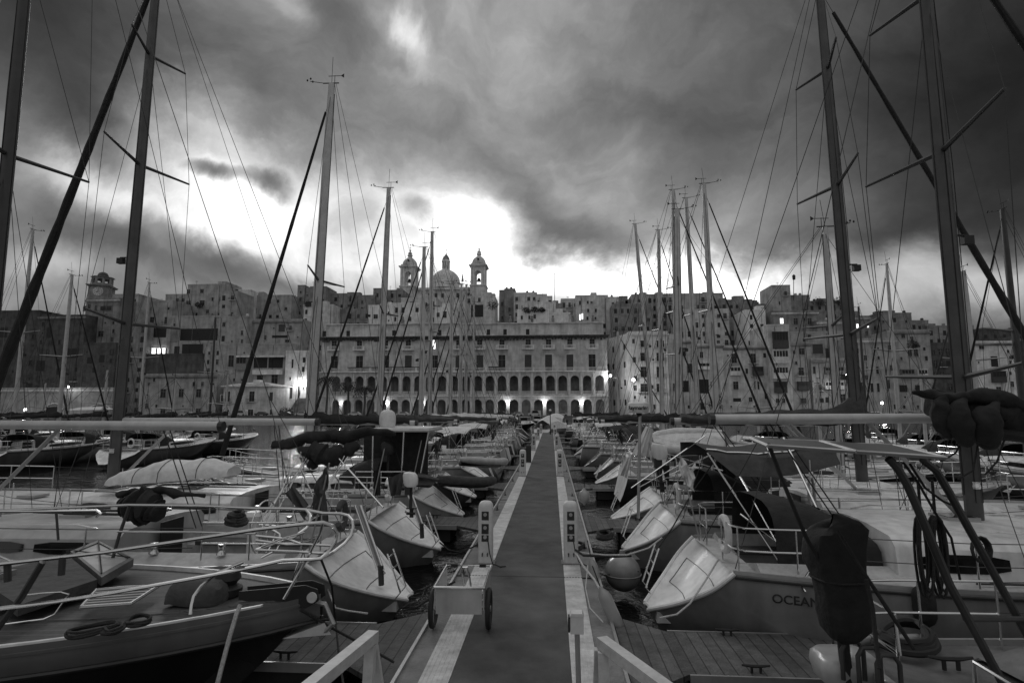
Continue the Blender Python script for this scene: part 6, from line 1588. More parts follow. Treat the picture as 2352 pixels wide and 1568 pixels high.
    for cx in (974, 990, 1006, 1042, 1062): # statues and finials on the parapet
        xx = PX(cx, Y+1, 655); k = MB(); k.lathe((xx, Y+1.6, z(660)), [(.7, 0), (.45, .4), (.6, 1.0), (.35, 2.2), (.45, 2.8), (.2, 3.4), (.3, 3.8), (.05, 4.2)], 8); k.build('finial', 'stone_mid', e)
church()
# ---- clock tower, left
def clock():
    Y = 226.0; z = lambda y: PZ_(y, Y, 218); xc = PX(217, Y, 650); hw = PX(239, Y, 650)-xc
    e = empty('clock_tower', (xc, Y+hw, z(700)), 0, 'stout clock tower with small dome and flagpole on the left skyline', 'clock tower', world=True)
    c = (xc, Y+hw, 0); a0 = R(20)
    def sq(k, w_, z0, z1, n=4, rot=R(20)): k.lathe((c[0], c[1], z0), [(w_, 0), (w_, z1-z0)], n, a0=rot+math.pi/4)
    k = MB(); sq(k, hw*1.22, z(720), z(656)); k.build('shaft', 'stone_dark', e)
    k = MB(); sq(k, hw*1.42, z(656)+.01, z(654)); sq(k, hw*1.5, z(654)+.01, z(652.5)); k.build('cornice', 'stone_dark', e)
    for rot in (R(20)+math.pi, R(20)-math.pi/2):   # two faces
        d = Vector((math.cos(rot), math.sin(rot), 0)); dist = hw*1.22*math.cos(math.pi/4)
        p = Vector(c) + d*(dist+.02); p.z = z(668)
        k = MB(); k.tube([p, p+d*.12], 1.9, 24); f_ = k.build('clock_face', 'stone_mid', e)
        s_ = d.cross(Vector((0, 0, 1))); k = MB()
        k.tube([p+d*.18, p+d*.18+Vector((0, 0, 1.3))], .09, 4); k.tube([p+d*.18, p+d*.18+s_*.8+Vector((0, 0, -.5))], .1, 4)
        for i in range(12):
            a = math.pi*i/6; q = p+d*.15+s_*1.6*math.sin(a)+Vector((0, 0, 1.6*math.cos(a))); q2 = p+d*.15+s_*1.25*math.sin(a)+Vector((0, 0, 1.25*math.cos(a))); k.tube([q, q2], .1, 4)
        k.build('clock_hands', 'iron', f_)
    k = MB(); rr = hw*.80
    for i in range(8):
        a = 2*math.pi*i/8; k.tube([(c[0]+rr*math.cos(a), c[1]+rr*math.sin(a), z(652)), (c[0]+rr*math.cos(a), c[1]+rr*math.sin(a), z(636))], .48, 6)
    k.lathe((c[0], c[1], z(652)), [(rr*1.1, 0), (rr*1.1, .9)], 8); k.lathe((c[0], c[1], z(638)), [(rr*1.12, 0), (rr*1.12, z(634)-z(638)), (rr*1.3, z(634)-z(638)+.1), (rr*1.3, z(632.5)-z(638))], 8)
    k.build('lantern', 'stone_dark', e)
    k = MB(); k.lathe((c[0], c[1], z(632.4)), [(rr*.6, 0), (rr*.6, z(629)-z(632.4)), (rr*.58, z(627)-z(632.4)), (rr*.45, z(622.5)-z(632.4)), (rr*.2, z(620)-z(632.4)), (.05, z(619.5)-z(632.4))], 16); k.build('dome', 'stone_black', e, smooth=True)
    k = MB(); k.tube([(c[0], c[1], z(620)), (c[0], c[1], z(586))], .09, 5); k.build('flagpole', 'iron', e)
clock()

# ---- houses, left part
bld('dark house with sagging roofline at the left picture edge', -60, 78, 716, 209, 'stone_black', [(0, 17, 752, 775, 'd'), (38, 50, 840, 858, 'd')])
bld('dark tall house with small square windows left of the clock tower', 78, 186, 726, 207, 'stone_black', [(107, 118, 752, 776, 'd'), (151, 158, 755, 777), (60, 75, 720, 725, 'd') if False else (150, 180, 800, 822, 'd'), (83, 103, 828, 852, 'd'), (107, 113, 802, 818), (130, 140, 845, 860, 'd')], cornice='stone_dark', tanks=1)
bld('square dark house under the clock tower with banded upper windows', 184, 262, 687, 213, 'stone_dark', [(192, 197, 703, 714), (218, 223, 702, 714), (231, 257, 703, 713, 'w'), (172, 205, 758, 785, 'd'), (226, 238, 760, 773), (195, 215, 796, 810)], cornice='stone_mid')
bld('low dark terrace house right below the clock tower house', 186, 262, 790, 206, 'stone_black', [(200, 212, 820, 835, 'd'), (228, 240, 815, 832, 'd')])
bld('pale house with arched roofline directly right of the clock tower', 244, 304, 678, 222, 'stone_grey', [(262, 275, 685, 694), (269, 273, 700, 706)], auto=(4, 4, 'wwd'))
bld('house hidden behind the thick near mast', 262, 330, 742, 210, 'stone_dark', auto=(2, 4, 'wd'))
bld('grey house with ragged roof right of the thick near mast', 304, 386, 693, 230, 'stone_grey', [(345, 354, 728, 744), (378, 384, 728, 744)], tanks=1)
e = bld('house with brightly lit open terrace storey', 312, 385, 751, 214, 'stone_grey', [(322, 382, 753, 775, 'd')], yb=850)
k = MB(); k.bb(PX(312, 213.9, 800), PX(383, 213.9, 800), 213.2, 213.9, PZ_(815, 213.9), PZ_(793, 213.9)); k.build('lit_room', 'lit_window', e)
k = MB()
for x in (318, 330, 342, 355, 366, 377): k.bb(PX(x, 213), PX(x, 213)+.5, 212.8, 213.19, PZ_(815, 213), PZ_(793, 213))
k.bb(PX(310, 213), PX(386, 213), 212.6, 213.19, PZ_(792, 213), PZ_(790, 213)); k.bb(PX(322, 213), PX(340, 213), 212.7, 213.1, PZ_(815, 213), PZ_(800, 213)); k.build('terrace_posts', 'stone_dark', e)
bld('pale low roof block with railing left of the tall square block', 368, 420, 678, 252, 'stone_grey', auto=(3, 2, 'wd'))
bld('tall square pale block with four small windows, left skyline', 418, 505, 655, 246, 'stone_grey', [(430, 437, 665, 674), (460, 468, 664, 673), (459, 470, 690, 702), (428, 438, 691, 700), (474, 480, 711, 719)])
bld('narrow stair tower on the right shoulder of the tall square block', 488, 507, 649, 249, 'stone_grey')
bld('house with roof tanks right of the tall square block', 496, 536, 671, 238, 'stone_grey', auto=(2, 3, 'wd'), tanks=3)
bld('pale sloping roofed house behind the roof tanks', 520, 566, 668, 256, 'stone_pale', [(537, 543, 676, 680), (549, 555, 706, 716)])
bld('wide plain house on the left skyline behind the furled sail', 564, 662, 680, 262, 'stone_grey', [(580, 590, 708, 719)], roof=2, auto=(4, 2, 'wdd'))
bld('pale walled house with dark loggia strip in the left middle', 383, 500, 728, 218, 'stone_grey', [(395, 405, 757, 777), (414, 500, 755, 782, 'd')], yb=860)
bld('columned terrace house below the dark loggia strip', 383, 478, 790, 214.5, 'stone_grey', [(418, 466, 790, 816, 'd'), (400, 412, 795, 816, 'd')], yb=880)
bld('curved grey house front right of the loggia', 496, 562, 729, 216, 'stone_grey', [(511, 518, 740, 750), (509, 516, 771, 784, 'd')], yb=870, tanks=2)
bld('wide grey house with long terrace wall behind the furled sail', 558, 690, 736, 220, 'stone_grey', [(640, 655, 745, 762, 's'), (625, 660, 770, 776, 'd'), (655, 665, 780, 786)], yb=870, cornice='stone_dark')
bld('dark rubble retaining wall above the low quay house', 316, 470, 815, 211, 'stone_black', yb=900, name='retaining_wall', cat='wall', depth=4)
bld('low pale quay house with three upright windows, left of the octagonal pavilion', 334, 500, 861, 199, 'stone_grey', [(369, 381, 893, 913), (411, 422, 893, 912), (451, 462, 893, 912), (369, 380, 938, 950), (450, 461, 938, 950), (352, 357, 868, 876)], cornice='stone_dark')
bld('tall pale house with glazed loggia above the octagonal pavilion', 468, 668, 792, 207, 'stone_grey', [(525, 537, 816, 842), (545, 568, 819, 850, 'g'), (583, 614, 819, 845, 'd'), (617, 650, 819, 845, 'd'), (590, 604, 862, 880, 'd'), (624, 638, 860, 883)], cornice=None)
k = MB(); k.bb(PX(545, 206, 816), PX(655, 206, 816), 205.2, 206.9, PZ_(816, 206), PZ_(812, 206)); k.bb(PX(583, 206, 816), PX(652, 206, 816), 205.5, 206.9, PZ_(857, 206), PZ_(846, 206))
tag(k.build('loggia_roof', 'stone_pale', None), 'pale awning slab and sill of the glazed loggia above the pavilion', 'awning')
# octagonal pavilion
def pavilion():
    WM[0] = 'stone_pale'
    Y = 197.0; xa, xb = PX(505, Y, 900), PX(645, Y, 900); e = empty('pavilion', ((xa+xb)/2, Y, 1.3), 0, 'octagonal two storey quay pavilion with low hipped roof and small iron balconies', 'pavilion', world=True)
    c = ((xa+xb)/2, Y+(xb-xa)/2*.7); w_ = (xb-xa)/2; ch = w_*.30; zt = PZ_(886, Y)
    pl = [(xa, Y+ch*1.3), (xa+ch*.4, Y), (xb-ch, Y), (xb, Y+ch*1.3), (xb, Y+12), (xa, Y+12)]
    k = MB(); n = len(pl); k.add([(x, y, 1.3) for x, y in pl]+[(x, y, zt) for x, y in pl], [tuple(range(n)), tuple(range(2*n-1, n-1, -1))]+[(i, (i+1) % n, (i+1) % n+n, i+n) for i in range(n)]); k.build('wall', 'stone_mid', e)
    k = MB(); q = [(c[0]+(x-c[0])*1.08, Y+5+(y-Y-5)*1.12) for x, y in pl]; k.add([(x, y, zt+.01) for x, y in q]+[(x, y, zt+.35) for x, y in q]+[(c[0]-2, Y+6, PZ_(873, Y)), (c[0]+2, Y+6, PZ_(873, Y))], [tuple(range(n))]+[(i, (i+1) % n, (i+1) % n+n, i+n) for i in range(n)]+[(n+i, n+(i+1) % n, 2*n+(1 if q[i][0] > c[0] or q[(i+1) % n][0] > c[0] else 0)) for i in range(n)]+[(n+1, n+2, 2*n+1, 2*n)]); k.build('roof', 'stone_pale', e)
    for a, b_, c_, d_, kd in ((521, 532, 897, 921, 'b'), (576, 588, 897, 921, 'b'), (622, 630, 899, 920, 's'), (541, 548, 942, 956, 'w'), (575, 587, 940, 956, 'w'), (625, 629, 940, 952, 'd'), (511, 517, 905, 921, 's')):
        window(e, PX(a, Y), PX(b_, Y), PZ_(d_, Y), PZ_(c_, Y), Y, kd)
    k = MB(); k.bb(c[0]-1.2, c[0]+1.2, Y+4, Y+7, PZ_(878, Y), PZ_(868, Y)); k.build('roof_turret', 'stone_pale', e)
pavilion()
# house lit from the side by the stairs
e = bld('tall narrow house front brightly lit by a lantern beside the steps', 655, 712, 808, 204, 'stone_pale', [(670, 674, 825, 845, 'd'), (665, 672, 885, 915, 's'), (684, 689, 885, 915, 'w')], depth=10)
e = empty('wall_lamp', (PX(689, 203.3, 870), 203.2, PZ_(872, 203)), 0, 'bright lantern lighting the tall narrow house by the steps', 'wall lamp')
k = MB(); k.lathe((0, 0, 0), [(.05, -.4), (.3, -.2), (.32, .5), (.05, .8)], 8); k.build('lantern', 'lamp_glow', e)
ld = bpy.data.lights.new('bulb', 'POINT'); ld.energy = 1100; ld.shadow_soft_size = .3; lo = bpy.data.objects.new('bulb', ld); col.objects.link(lo); lo.parent = e; lo.location = (.3, -.8, -1.5)
k = MB()
for i in range(16): k.bb(PX(662, 200, 940)+i*.12, PX(712, 200, 940), 198.4+i*.3, 203.5, 1.3+i*.42-.42, 1.3+i*.42)
tag(k.build('stone_steps', 'stone_dark', None), 'wide stone steps climbing between the pavilion and the palace', 'steps')
# left quay wall with arches
e = bld('long pale quay wall with arched doorways at the far left', 8, 264, 893, 203, 'stone_grey', [(178-73, 144, 927, 956, 'd'), (132-5, 138, 932, 956, 'd')] if False else [(105, 143, 934, 956, 'd'), (214, 244, 944, 956, 'd')], name='quay_wall', cat='wall', depth=6, cornice='stone_pale')
bld('dark low building band above the left quay wall', 40, 264, 876, 208, 'stone_black', [(60, 110, 880, 889, 'd'), (130, 190, 880, 889, 'd')], depth=6)
for x in (124, 229):
    k = MB(); xc = PX(x, 202.9, 940); k.tube([(xc+4.2*math.cos(math.pi*j/12)*(1 if x == 229 else .8), 202.8, PZ_(941, 203)+(1.2 if x == 124 else 1.0)*math.sin(math.pi*j/12)*2) for j in range(13)], .22, 6)
    tag(k.build('door_arch', 'stone_pale', None), f'stone arch moulding over the {"left" if x == 124 else "right"} doorway of the quay wall', 'arch')
# tent roof
k = MB(); a, b_ = PX(158, 192, 950), PX(250, 192, 950); k.add([(a, 190, 3.2), (b_, 190, 3.4), (b_+1, 194, 3.6), (a+.4, 194, 3.4), (lerp(a, b_, .3), 192, 4.3), (lerp(a, b_, .8), 192, 4.5)], [(0, 1, 5, 4), (2, 3, 4, 5), (0, 4, 3), (1, 2, 5)])
e = empty('marquee', (a, 190, 1.3), 0, 'pale marquee roof lit up on the quay at the far left', 'marquee', world=True); k.build('roof', 'canvas_pale', e)
for xx in (a+.3, (a+b_)/2, b_-.3):
    for yy in (190.2, 193.8): MB().tube([(xx, yy, 1.3), (xx, yy, 3.4)], .08, 5).build('pole', 'aluminium', e)

# ---- skyline behind the palace, left to right
SK = [
 ('dark block with a flat stub on the skyline left of the pale tall mast', 650, 700, 683, 272, 'stone_mid', dict(auto=(2, 2, 'dw'))),
 ('slim dark tower block on the skyline left of the pale tall mast', 675, 692, 657, 270, 'stone_dark', {}),
 ('short dark annex beside the slim skyline tower', 692, 704, 664, 270.5, 'stone_dark', {}),
 ('dark stepped block behind the pale tall mast', 704, 742, 660, 268, 'stone_dark', dict(auto=(2, 2, 'd'))),
 ('broad dark flat roofed block right of the pale tall mast', 740, 806, 676, 274, 'stone_dark', dict(auto=(4, 2, 'dw'))),
 ('long dark flat roofed block left of the church', 800, 856, 680, 276, 'stone_dark', {}),
 ('small dark chimney tower left of the second pale mast', 852, 871, 664, 278, 'stone_dark', {}),
 ('dark block directly left of the church bell tower', 874, 922, 668, 284, 'stone_dark', dict(auto=(3, 2, 'd'))),
 ('pale vaulted rooftop house just right of the tall pale mast', 690, 760, 702, 232, 'stone_mid', dict(auto=(4, 2, 'wd'), tanks=2)),
 ('grey terrace house under the flat roofed block', 756, 846, 712, 240, 'stone_dark', dict(auto=(5, 1, 'dw'))),
 ('white house with gabled left corner in front of the church', 842, 900, 703, 236, 'plaster_white', dict(wins=[(858, 868, 722, 732), (843+2, 851, 722, 728, 'd')])),
 ('pale house joined to the white gabled house', 898, 962, 698, 238, 'stone_pale', dict(auto=(4, 1, 'wd'))),
 ('grey cliff like house below the church nave', 918, 1000, 686, 262, 'stone_mid', dict(auto=(5, 2, 'dw'))),
 ('white small house with two lit doors under the dome', 996, 1042, 708, 236, 'plaster_white', dict(wins=[(1003, 1010, 718, 728), (1018, 1026, 715, 730)])),
 ('pale vertical banded house under the right bell tower', 1038, 1066, 690, 246, 'stone_mid', dict(auto=(2, 3, 'w'))),
 ('wide glazed fronted house under the right bell tower', 1066, 1136, 682, 252, 'stone_mid', dict(wins=[(1082, 1110, 700, 728, 'd'), (1072, 1080, 686, 696), (1098, 1104, 684, 694)])),
 ('dark notched block right of the right bell tower', 1146, 1160, 668, 268, 'stone_dark', {}),
 ('tall dark stepped block right of the right bell tower', 1158, 1183, 665, 266, 'stone_dark', {}),
 ('grey roof terrace house with railing right of the stepped block', 1180, 1234, 674, 264, 'stone_mid', dict(auto=(4, 2, 'w'))),
 ('flat grey house left of the thin flagpole', 1232, 1270, 682, 262, 'stone_mid', dict(auto=(3, 2, 'd'))),
 ('grey terrace house behind the white studio house', 1200, 1278, 696, 250, 'stone_mid', {}),
 ('white studio house with shrubs on its roof above the palace', 1188, 1262, 713, 234, 'plaster_white', dict(wins=[(1225, 1231, 722, 732)])),
 ('pale wall house right of the white studio house', 1260, 1312, 720, 236, 'stone_pale', {}),
 ('small dark house right of the flagpole', 1268, 1294, 699, 256, 'stone_dark', {}),
 ('stepped grey house with striped shutters on the skyline', 1290, 1330, 688, 258, 'stone_mid', dict(auto=(3, 2, 'ws'))),
 ('tall pale grey house with three lit slits above the palace right end', 1324, 1400, 680, 254, 'stone_mid', dict(wins=[(1331, 1334, 722, 735, 'l'), (1336, 1339, 720, 733, 'l'), (1356, 1361, 692, 697), (1348, 1352, 691, 698)], roof=1)),
 ('pale house face right of the striped shutters', 1396, 1424, 684, 250, 'stone_mid', {}),
 ('small chimney block between two skyline houses on the right', 1426, 1446, 682, 262, 'stone_dark', {}),
 ('low dark roof left of the leaning mast', 1440, 1458, 690, 262, 'stone_dark', {}),
 ('dark long skyline block behind the leaning mast', 1455, 1514, 678, 258, 'stone_grey', dict(auto=(5, 3, 'dw'), roof=1)),
 ('long grey skyline block behind the mast cluster', 1512, 1668, 676, 256, 'stone_grey', dict(auto=(12, 4, 'dw'), roof=2, tanks=3)),
 ('dark lower houses under the long grey skyline block', 1410, 1500, 700, 240, 'stone_dark', dict(auto=(6, 3, 'dw'), tanks=2)),
 ('dark terrace houses with roof plants behind the mast cluster', 1560, 1680, 712, 236, 'stone_mid', dict(auto=(7, 3, 'dw'), tanks=2)),
 ('flat dark skyline block right of the mast cluster', 1664, 1736, 690, 252, 'stone_dark', dict(auto=(5, 2, 'd'))),
 ('low dark roofs left of the square skyline tower', 1734, 1784, 700, 252, 'stone_dark', dict(tanks=2)),
 ('pale white walled house below the low dark roofs', 1717, 1765, 714, 228, 'plaster_white', dict(auto=(2, 2, 'd'))),
 ('square pale skyline tower with an aerial mast, right', 1783, 1826, 657, 244, 'stone_grey', dict(wins=[(1789, 1792, 692, 700, 'd')])),
 ('squat grey block right of the square skyline tower', 1824, 1870, 680, 246, 'stone_dark', dict(auto=(2, 1, 'd'))),
 ('rounded roof terrace house with shrubs behind the thick right mast', 1866, 1966, 693, 244, 'stone_dark', dict(auto=(6, 2, 'wd'), tanks=3)),
 ('dark wide house with one lit and two dim windows below the square tower', 1780, 1886, 716, 226, 'stone_dark', dict(wins=[(1792, 1799, 731, 743, 'l'), (1823, 1832, 731, 745), (1855, 1864, 731, 745), (1826, 1832, 765, 778)], cornice='stone_mid')),
 ('dark cubic house with sloped white coping left of the thick right mast', 1884, 1946, 738, 222, 'stone_dark', dict(wins=[(1897, 1900, 750, 760)], cornice='stone_mid')),
 ('dark house with one square lit window right of the thick mast', 1944, 2006, 728, 228, 'stone_dark', dict(wins=[(1967, 1977, 744, 753, 'l'), (1992, 1995, 744, 752, 'l')], cornice='stone_mid')),
 ('low dark roofs between the two thick right masts', 2004, 2034, 736, 236, 'stone_dark', {}),
 ('dark stepped twin block between the two thick right masts', 2026, 2104, 721, 234, 'stone_dark', dict(wins=[(2044, 2058, 730, 740, 'd')])),
 ('grey flat house right of the stepped twin block', 2100, 2142, 738, 238, 'stone_dark', dict(auto=(3, 2, 'd'))),
 ('long low dark skyline house behind the thickest mast', 2138, 2246, 750, 236, 'stone_dark', dict(auto=(7, 2, 'd'), roof=2)),
 ('low dark skyline house with a pale roof patch at the right edge', 2240, 2420, 758, 236, 'stone_black', dict(auto=(8, 2, 'd'), roof=2)),
]
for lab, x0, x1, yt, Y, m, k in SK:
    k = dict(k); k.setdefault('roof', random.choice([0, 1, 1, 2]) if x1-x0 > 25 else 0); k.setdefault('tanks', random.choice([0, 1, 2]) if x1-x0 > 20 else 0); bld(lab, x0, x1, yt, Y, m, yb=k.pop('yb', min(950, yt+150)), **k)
# ---- waterfront houses, right part
e = bld('white corner apartment house with iron balconies right of the palace', 1446, 1536, 764, 201, 'plaster_white',
  [(x, x+17, y0, y1, 'b') for x in (1471, 1508) for y0, y1 in ((782, 797), (810, 829), (842, 866), (881, 900))] + [(1496, 1501, 884, 892)], cornice='plaster_white')
# its receding left flank
ck = MB(); X0 = PX(1446, 201); XL = PX(1400, 217); zt = PZ_(764, 201, 1490)
ck.add([(X0-.01, 201.05, 1.3), (XL, 217, 1.3), (XL, 217, zt), (X0-.01, 201.05, zt), (X0-.01, 219, 1.3), (X0-.01, 219, zt)], [(0, 1, 2, 3), (1, 4, 5, 2), (3, 2, 5), (0, 4, 1)])
ck.build('side_wall', 'plaster_white', e)
d_ = (Vector((XL, 217, 0)) - Vector((X0, 201.05, 0))); nrm_ = Vector((-1, -d_.x/-d_.y*0, 0))
nv = Vector((-d_.y, d_.x, 0)).normalized()
if nv.y > 0: nv = -nv
for u in (.22, .5, .78):
    for fz in (.16, .40, .62, .84):
        p = Vector((X0, 201.05, lerp(1.3, zt, fz))) + d_*u + nv*.04; t_ = d_.normalized()
        q = [p - t_*.7 + Vector((0, 0, -1)), p + t_*.7 + Vector((0, 0, -1)), p + t_*.7 + Vector((0, 0, 1.1)), p - t_*.7 + Vector((0, 0, 1.1))]; q2 = [v - nv*.06 for v in q]
        MB().add(q+q2, [(0, 1, 2, 3), (0, 1, 5, 4), (1, 2, 6, 5), (2, 3, 7, 6), (3, 0, 4, 7)]).build('window', 'opening', e)
bld('narrow grey house joined to the white corner house', 1534, 1562, 770, 203, 'stone_mid', [(1546, 1552, 780, 792), (1548, 1556, 835, 855), (1546, 1554, 880, 898)], auto=None)
bld('grey house with long dark balcony behind the mast cluster', 1560, 1600, 782, 204, 'stone_mid', [(1564, 1575, 800, 818), (1578, 1590, 835, 856, 's'), (1566, 1582, 874, 900, 'd')], cornice='stone_dark')
bld('house with white glazed balcony and wide dark loggia right of the mast cluster', 1598, 1662, 792, 202, 'stone_mid', [(1603, 1629, 833, 849, 'g'), (1603, 1628, 871, 903, 'd'), (1632, 1640, 876, 890), (1607, 1615, 808, 822), (1640, 1648, 833, 847), (1600, 1618, 925, 940, 'd')], cornice='stone_dark', tanks=2)
bld('broad house with twin white glazed balconies right of centre', 1660, 1770, 796, 203, 'stone_mid', [(1680, 1692, 812, 834, 'b'), (1724, 1736, 812, 834, 'b'), (1676, 1700, 842, 862, 'g'), (1728, 1752, 842, 862, 'g'), (1712, 1718, 846, 858), (1684, 1696, 876, 894), (1732, 1744, 876, 894), (1684, 1702, 914, 922, 'd'), (1720, 1728, 912, 922)], cornice='stone_dark')
bld('slim tall house with a stack of four boxed balconies', 1768, 1818, 748, 201, 'stone_mid', [(1774, 1809, 762, 800, 'g'), (1774, 1809, 804, 834, 'g'), (1774, 1809, 842, 870, 'g'), (1778, 1806, 876, 902, 'g'), (1782, 1790, 915, 925), (1796, 1803, 915, 925)], depth=18)
bld('flat fronted house with one pale panelled balcony right of the slim tall house', 1816, 1866, 788, 203, 'stone_grey', [(1835, 1847, 800, 814), (1834, 1846, 844, 862, 'b'), (1831, 1857, 876, 896, 'g'), (1838, 1852, 914, 926, 's')], cornice='stone_dark')
bld('grey terrace house set back above the flat fronted house', 1820, 1950, 764, 214, 'stone_grey', [(1866, 1890, 790, 812, 's'), (1855, 1862, 768, 776), (1896, 1910, 800, 822, 's')])
bld('wide house with stacked pale glazed balconies beside the thick right mast', 1864, 1950, 826, 202, 'stone_grey', [(1893, 1936, 843, 858, 'g'), (1893, 1936, 876, 894, 'g'), (1867, 1873, 842, 858), (1874, 1892, 914, 924), (1896, 1904, 912, 924, 'd'), (1910, 1918, 912, 924, 'd'), (1930, 1942, 905, 924)], cornice='stone_dark')
bld('rounded pale house between the thick right masts', 1948, 2062, 780, 204, 'stone_grey', [(1966, 1972, 800, 812), (2012, 2018, 842, 858), (2000, 2006, 880, 900, 'd'), (2014, 2020, 880, 900), (2036, 2044, 872, 892)], cornice='stone_mid')
e = bld('ornate house with paired arched windows and carved balcony', 2058, 2142, 760, 205, 'stone_grey', [(2070, 2078, 764, 776), (2085, 2094, 802, 818, 'w'), (2099, 2108, 802, 818, 'w'), (2068, 2098, 848, 868, 'g'), (2106, 2128, 848, 868, 'g'), (2066, 2084, 884, 900, 'd'), (2102, 2120, 884, 900, 'd')], cornice='stone_dark')
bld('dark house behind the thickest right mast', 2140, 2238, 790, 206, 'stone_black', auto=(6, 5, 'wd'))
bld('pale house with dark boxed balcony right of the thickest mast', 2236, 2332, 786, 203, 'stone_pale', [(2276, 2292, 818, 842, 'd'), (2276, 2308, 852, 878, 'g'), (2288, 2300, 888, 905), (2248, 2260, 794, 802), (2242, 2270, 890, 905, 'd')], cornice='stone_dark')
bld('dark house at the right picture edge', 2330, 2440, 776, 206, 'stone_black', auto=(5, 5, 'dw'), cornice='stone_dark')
# shrubs on roofs, palms on the quay
def leaves(mb, c, r, n, s=.5, flat=1.0):
    for i in range(n):
        a, b_ = random.uniform(0, 2*math.pi), math.acos(random.uniform(-1, 1)); q = r*random.uniform(.3, 1)**.5*(1+.25*math.sin(3*a+c[0]))
        p = Vector((c[0]+q*math.sin(b_)*math.cos(a), c[1]+q*math.sin(b_)*math.sin(a), c[2]+q*math.cos(b_)*flat))
        u = Vector((random.uniform(-1, 1), random.uniform(-1, 1), random.uniform(-1, 1))).normalized(); v_ = u.orthogonal().normalized(); z_ = random.uniform(.5, 1.2)*s
        mb.add([p-u*z_, p+v_*z_*.5, p+u*z_, p-v_*z_*.5], [(0, 1, 2, 3)])
def bush(x, y, Y, r, lab, name='shrub'):
    p = at(x, y, Y); e = empty(name, p, 0, lab, 'shrub', 'shrubs about the town')
    k = MB(); leaves(k, (0, 0, 0), r, 170, .38, .8); leaves(k, (r*.7, 0, -r*.2), r*.7, 80, .38); k.build('foliage', 'foliage', e, fix=False)
    k = MB(); k.tube([(0, 0, -r*1.1), (.1, 0, 0)], .15, 5); k.build('stem', 'foliage', e)
for a in ((555-100, 700, 244, 1.6, 'shrub among the roofs before the tall square block'), (1208, 711, 233.4, 1.4, 'left shrub on the roof of the white studio house'), (1228, 710, 233.4, 1.5, 'middle shrub on the roof of the white studio house'), (1244, 711, 233.4, 1.2, 'right shrub on the roof of the white studio house'),
          (1880, 693, 243, 2.2, 'shrub on the rounded roof terrace, left of the thick right mast'), (1925, 690, 243, 2.0, 'second shrub on the rounded roof terrace'), (655, 945, 196, 2.2, 'dark round bush at the foot of the stone steps'), (985, 706, 238, 2.2, 'shrub below the church between roofs'), (2097, 790, 204.4, 1.6, 'plants trailing above the paired arched windows'), (1640, 930, 196, 2.0, 'bush on the quay right of the mast cluster'), (1130, 700, 240, 2.2, 'dark shrubs right of the right bell tower')):
    bush(*a)
def palm(x, y, Y, h, lab):
    p = at(x, y, Y); e = empty('palm_tree', (p.x, p.y, 1.3), 0, lab, 'palm', 'palms on the quay'); z = p.z-1.3
    k = MB(); k.tube([(0, 0, 0), (.2, 0, z*.5), (0, 0, z)], [.5, .35, .38], 8); k.build('trunk', 'stone_black', e)
    k = MB()
    for i in range(44):
        a = random.uniform(0, 2*math.pi); up = random.uniform(-.5, 1.2); L = random.uniform(3.2, 4.6); pts = []
        for j in range(7):
            u = j/6; pts.append(Vector((math.cos(a)*L*u, math.sin(a)*L*u, z + L*up*.55*u - 2.6*u*u)))
        s_ = Vector((-math.sin(a), math.cos(a), 0))
        for j in range(6):
            w_ = .75*math.sin(math.pi*(j+.7)/7)
            for sd_ in (-1, 1):
                q = pts[j] + s_*sd_*w_ + Vector((0, 0, -.45)); k.add([pts[j], pts[j].lerp(pts[j+1], .55), q + (pts[j+1]-pts[j])*.7], [(0, 1, 2)])
    k.build('crown', 'foliage', e, fix=False)
palm(752, 868, 194, 9, 'tall palm tree at the left end of the palace')
palm(800, 880, 193, 8, 'second palm tree hiding the first arches of the palace')
palm(838, 890, 193, 7, 'lowest palm tree before the palace arches')
# parked cars along the quay
def car(px, m, lab, van=False, Y=188.6):
    p = at(px, 950, Y); e = empty('parked_car', (p.x, Y, 1.31), 0, lab, 'car', 'cars parked along the quay')
    H_ = 1.9 if van else 1.42
    k = MB(); prof = [(-2.1, .35), (-2.15, .75), (-2.0, .88), (-1.2, .95), (-.7, H_), (1.0, H_), (1.75, .98), (2.1, .85), (2.12, .35)] if not van else [(-2.1, .35), (-2.15, .95), (-1.5, 1.1), (-1.1, H_), (2.0, H_), (2.1, .9), (2.1, .35)]
    k.prism(prof, -.82, .82); k.build('body', m, e)
    k = MB(); k.prism([(-1.0, .98), (-.62, H_-.08), (.92, H_-.08), (1.5, .98)], -.835, .835); k.build('window', 'black_glass', e)
    for x in (-1.35, 1.35):
        for y in (-.8, .8): MB().tube([(x, y-.1, .32), (x, y+.1, .32)], .33, 12).build('wheel', 'rubber', e)
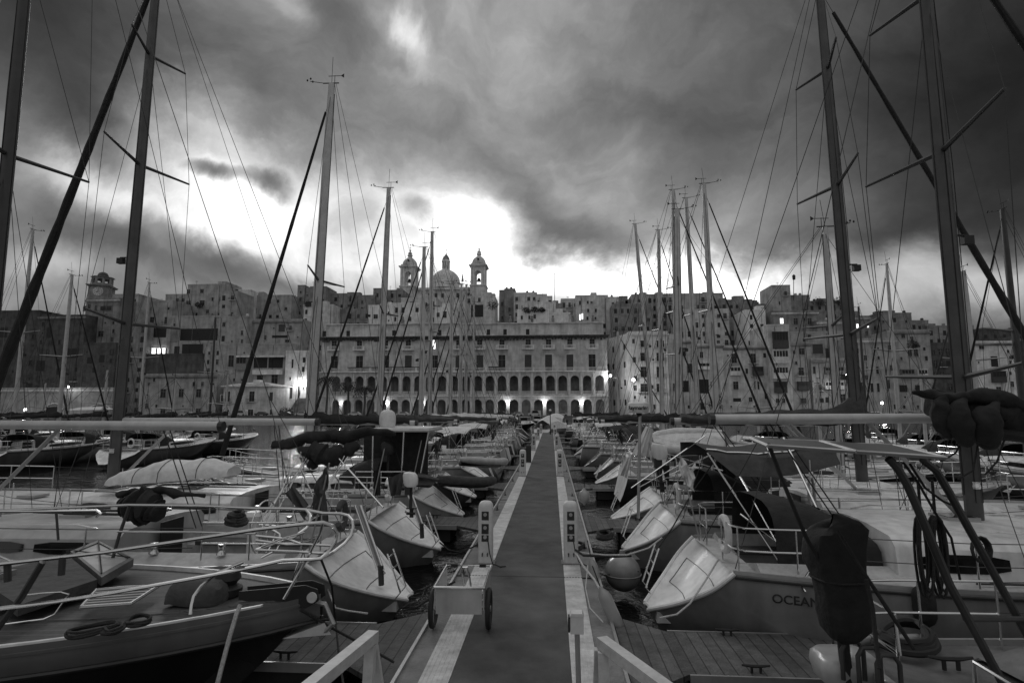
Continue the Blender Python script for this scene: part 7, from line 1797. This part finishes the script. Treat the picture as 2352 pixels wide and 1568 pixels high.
for px, m, van, lab in ((392, 'car_dark', 0, 'dark car before the low quay house'), (430, 'car_pale', 0, 'pale car before the low quay house'), (553, 'car_pale', 1, 'pale van before the octagonal pavilion'), (600, 'car_dark', 0, 'dark car before the octagonal pavilion, right side'), (655, 'car_dark', 0, 'dark car at the foot of the steps'), (693, 'car_pale', 0, 'pale car at the foot of the steps, left of the pale mast'), (735, 'car_dark', 0, 'dark car just right of the pale tall mast'), (815, 'car_pale', 0, 'pale car before the first palace arches'), (862, 'car_dark', 0, 'dark car left of the radome'), (925, 'car_pale', 0, 'pale car right of the radome'), (1150, 'car_dark', 0, 'dark car before the middle of the palace'), (1188, 'car_pale', 0, 'pale car before the middle of the palace'), (1228, 'car_pale', 1, 'pale van left of the pier end lamp'), (1290, 'car_pale', 0, 'pale car right of the pier end lamp'), (1326, 'car_dark', 0, 'dark car right of the pier end lamp'), (1372, 'car_pale', 0, 'pale car before the palace right end'), (1700, 'car_pale', 0, 'pale car before the twin balcony house'), (1600, 'car_dark', 0, 'dark car behind the mast cluster'), (1838, 'car_dark', 0, 'dark car before the flat fronted house'), (2010, 'car_pale', 0, 'pale car between the thick right masts')):
    car(px, m, lab, bool(van))
# street lamps and wall lamps that are lit
def lampat(px, py, Y, lab, power, z0=1.3, r=.32, arm=0.0):
    p = at(px, py, Y); street_lamp(p.x, Y, z0, max(1, p.z - z0 - .15), lab, arm=arm, power=power, r=r)
lampat(58, 940, 192, 'lit globe lamp on the quay at the far left', 500, r=.42)
lampat(157, 888, 200, 'lit lamp above the left quay wall', 250, r=.36)
lampat(1455, 872, 196, 'very bright street lamp before the white corner house', 1100, r=.55)
lampat(1402, 862, 199, 'street lamp in the gap between palace and white corner house', 900, r=.4)
lampat(1946, 862, 190, 'bright street lamp right beside the thick right mast', 600, r=.5)
lampat(1917, 868, 196, 'dimmer street lamp left of the thick right mast', 400, r=.34)
lampat(2026, 925, 186, 'low bright lamp near the water between the thick right masts', 400, r=.4)
lampat(2222, 640, 220, 'small lamp', 1) if False else None
# flagpole on the skyline and aerial column
for x, yt, yb, lab in ((1274, 628, 700, 'thin flagpole on the skyline right of the church'), (1823, 630, 690, 'aerial pole with a drum antenna on the square skyline tower')):
    p = at(x, yb, 258 if x < 1500 else 243.5); q = at(x, yt, p.y); e = empty('aerial_pole', p, 0, lab, 'pole', world=True)
    MB().tube([p, q], .14, 5).build('pole', 'iron', e)
    k = MB(); k.lathe(tuple(q), [(.05, -.2), (.25, -.1), (.1, .2)], 8) if x < 1500 else k.lathe(tuple(q), [(.1, -2.4), (.6, -2.2), (.7, -.6), (.1, 0)], 8); k.build('tip', 'iron', e)
for o in bpy.data.objects:
    if '_w' in o.keys(): del o['_w']
